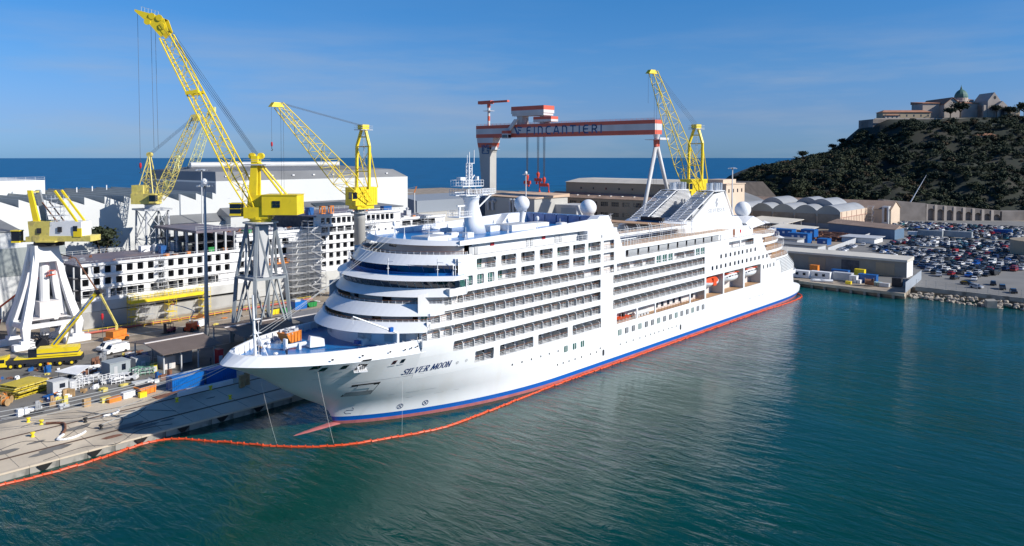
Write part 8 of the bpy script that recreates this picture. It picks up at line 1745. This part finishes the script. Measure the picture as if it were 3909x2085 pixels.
b = MB(); blk(b,o_,352,447,764.5,765.3,82.4,83.5); b.build('parapet','church',t)
def house3(name,label,o_,X0,X1,D0,D1,z0,ze,zr,wall,roofm,nw=5):
    t = thing(name,label,'building',o_); b = MB(); blk(b,o_,X0,X1,D0,D1,z0,ze); b.build('wall',wall,t); b = MB(); e = 1.0; xm = min(4,(X1-X0)/2-.5)
    b.hexa([Lx(o_,X0-e,D0-e,ze),Lx(o_,X1+e,D0-e,ze),Lx(o_,X1+e,D1+e,ze),Lx(o_,X0-e,D1+e,ze),Lx(o_,X0+xm,(D0+D1)/2-.5,zr),Lx(o_,X1-xm,(D0+D1)/2-.5,zr),Lx(o_,X1-xm,(D0+D1)/2+.5,zr),Lx(o_,X0+xm,(D0+D1)/2+.5,zr)]); b.build('roof',roofm,t)
    for k in range(nw):
        X = lerp(X0+2,X1-3.2,k/max(1,nw-1)); b = MB(); blk(b,o_,X,X+1.2,D0-.08,D0+.1,(z0+ze)/2-.2,(z0+ze)/2+1.8); b.build('window','glass_dark',t)
    return t
house3('monastery_wing','long tan building with a red brown roof on the terrace left of the church',(*CW(400,790),83),368,415.5,782,796,82,90.2,92.6,'tan','terracotta',7)
house3('low_annex','small lower annex at the left end of the long tan building',(*CW(378,785),83),369,383,779,783,82.5,87,88,'church','terracotta',3)
CO = (*CW(470,800),83); t = thing('hilltop_church','pale stone church with a green dome and gabled front on the hilltop','church',CO)
def Cx(X,D,z): return Lx(CO,411.5+(X-413)*.72,D,z)
def cblk(mb,X0,X1,D0,D1,z0,z1,m=None,top=None): blk(mb,CO,411.5+(X0-413)*.72,411.5+(X1-413)*.72,D0,D1,z0,z1,m,top)
def gable(mb,X0,X1,D0,D1,z0,ze,zr,m=None):   # gable facing camera, ridge going away
    xm = (X0+X1)/2; A0 = [Cx(X0,D0,z0),Cx(X1,D0,z0),Cx(X1,D0,ze),Cx(xm,D0,zr),Cx(X0,D0,ze)]; A1 = [Cx(X0,D1,z0),Cx(X1,D1,z0),Cx(X1,D1,ze),Cx(xm,D1,zr),Cx(X0,D1,ze)]
    mb.loft([A0,A1],True,m,True)
b = MB(); cblk(b,413,437,790,812,83,99.5,None,(99.5,99.5,101.8,101.8)); gable(b,437,459,782,830,83,98,104.6); cblk(b,459,486,786,800,83,99.2); cblk(b,459,492,800,815,83,103.5); b.build('transept_wall','church',t)
b = MB(); cblk(b,412,437.5,789,813,99.4,99.8,None,(99.9,99.9,102.3,102.3)); 
for s in (-1,1): b.hexa([Cx(448,781,104.7),Cx(448+s*11.8,781,97.7),Cx(448+s*11.8,831,97.7),Cx(448,831,104.7),Cx(448,781,105.1),Cx(448+s*11.8,781,98.1),Cx(448+s*11.8,831,98.1),Cx(448,831,105.1)])
cblk(b,459,487,785,800,99.2,99.6,None,(99.5,99.5,101.6,101.6)); cblk(b,459,493,800,816,103.5,103.8,None,(103.8,103.8,106,106)); b.build('roof','terracotta',t)
b = MB(); q = Cx(448,781.6,93.8); b.lathe([(0,0)],q,3) if 0 else None
n = 14; b.quad(*[Cx(448+1.3*cos(2*pi*k/n),781.8,97+1.3*sin(2*pi*k/n)) for k in range(n)]); b.build('rose_window','dark',t)
# nave front block turned toward the lower right
b = MB(); cblk(b,486,494,778,800,83,97.5); gable(b,491,508.5,775,800,83,101,109.4); 
b.hexa([Cx(486,775.5,83),Cx(515,775.5,83),Cx(515,800,83),Cx(486,800,83),Cx(486,775.5,97),Cx(515,775.5,96),Cx(515,800,96),Cx(486,800,97)]); b.build('front_wall','church',t)
b = MB(); gable(b,500,513.5,770,775.6,83,96,100.5); b.build('porch','church',t)
b = MB(); P = [Cx(506.7-4.2*cos(pi*k/10),769.9,89.5+5.5*sin(pi*k/10)) for k in range(11)]; b.quad(*([Cx(502.5,769.9,83)]+P+[Cx(510.9,769.9,83)])); b.build('porch_arch','fort',t); b = MB(); P = [Cx(506.7-2.6*cos(pi*k/10),769.8,88.5+3.6*sin(pi*k/10)) for k in range(11)]; b.quad(*([Cx(504.1,769.8,83)]+P+[Cx(509.3,769.8,83)])); b.build('porch_door','dark',t)
b = MB(); b.quad(*[Cx(500.5+1.7*cos(2*pi*k/n),774.9,104.3+1.7*sin(2*pi*k/n)) for k in range(n)]); b.build('rose_window','dark',t)
# drum and dome
dx_,dy_,dz_ = Cx(478,805,98.5); b = MB(); b.lathe([(8.6,0),(8.6,1.4),(7.9,1.6),(7.7,4.6),(6.5,4.9),(6.4,8.0)],(dx_,dy_,dz_-.5),16); b.build('drum','church',t)
am = MB(); am.box(-.5,.5,-.15,.15,0,2.4); me = am.mesh('drum_arcade','dark')
for k in range(12): place(me,'drum_arcade',t,(dx_+7.8*cos(2*pi*k/12),dy_+7.8*sin(2*pi*k/12),dz_+1.4),2*pi*k/12+pi/2)
b = MB(); b.lathe([(6.5,0),(6.4,1.7),(6.0,3.6),(5.1,5.4),(3.8,7.0),(2.2,8.2),(1.1,8.9),(.9,10),(.7,10.9),(.25,12),(.08,13.4)],(dx_,dy_,dz_+7.4),12); b.build('dome','copper',t)
t2 = thing('yellow_house','small tan house with balconies right of the church square','house',(*CW(508,800),83)); b = MB(); b.rbox(0,0,0,8,10,10,YAW); b.build('wall','tan',t2); b = MB(); b.rbox(0,0,10,8.6,10.6,.6,YAW); b.build('roof','terracotta',t2)
for k in range(3): b = MB(); b.rbox(-4.1*c_-(-3+3*k)*s_, -4.1*s_+(-3+3*k)*c_, 4, .2,1.2,2,YAW); b.build('window','glass_dark',t2)
t = thing('leaning_mast','thin white telescopic mast leaning over the hall roof','mast',(*CW(285,565),14)); a0 = Lx((*CW(285,565),14),285,565,10); b = MB(); b.tube((0,0,-4),Lx((*CW(285,565),14),298,565,33),.45,6,.12); b.build('mast_tube','white_m',t)

def split_loose(o):
    bm = bmesh.new(); bm.from_mesh(o.data); bmesh.ops.remove_doubles(bm, verts=bm.verts, dist=.003); bm.verts.ensure_lookup_table(); seen = {}; n = 0
    for v in bm.verts:
        if v.index in seen: continue
        st_ = [v]; seen[v.index] = n
        while st_:
            q_ = st_.pop()
            for e in q_.link_edges:
                w_ = e.other_vert(q_)
                if w_.index not in seen: seen[w_.index] = n; st_.append(w_)
        n += 1
    if 1 < n <= 60:
        mats = list(o.data.materials)
        for k in range(n):
            b2 = bm.copy(); b2.verts.ensure_lookup_table(); bmesh.ops.delete(b2, geom=[v for v in b2.verts if seen[v.index] != k], context='VERTS')
            me = bpy.data.meshes.new(o.name.split('.')[0]); b2.to_mesh(me); b2.free()
            for m_ in mats: me.materials.append(m_)
            if k == 0: first = me
            else:
                c_ = o.copy(); c_.data = me; COL.objects.link(c_)
        o.data = first
    bm.free()
for o in list(COL.objects):
    if o.type == 'MESH' and o.data.users == 1 and o.name.split('.')[0] in ('frame_beam','mast_railing','radar_tower','mast_platform','platform_ladder','jib_head','mast_head','portal_bracing_x','boat_window_x','wheels','cross_beam','mast_beam','trolley_leg','leg_gallery','leg_emblem','emblem','side_door','interior_block','open_deck','interior_deck','lift_frame','bulwark_lining','wind_deflector','promenade_wall','promenade_planking','walkway','upper_deck_edge','upper_deck','balcony_back_wall','house_wall','deck_slab','screen_frame','terrace_house','inner_block','bridge_wing','aft_house','roof_deck'): split_loose(o)
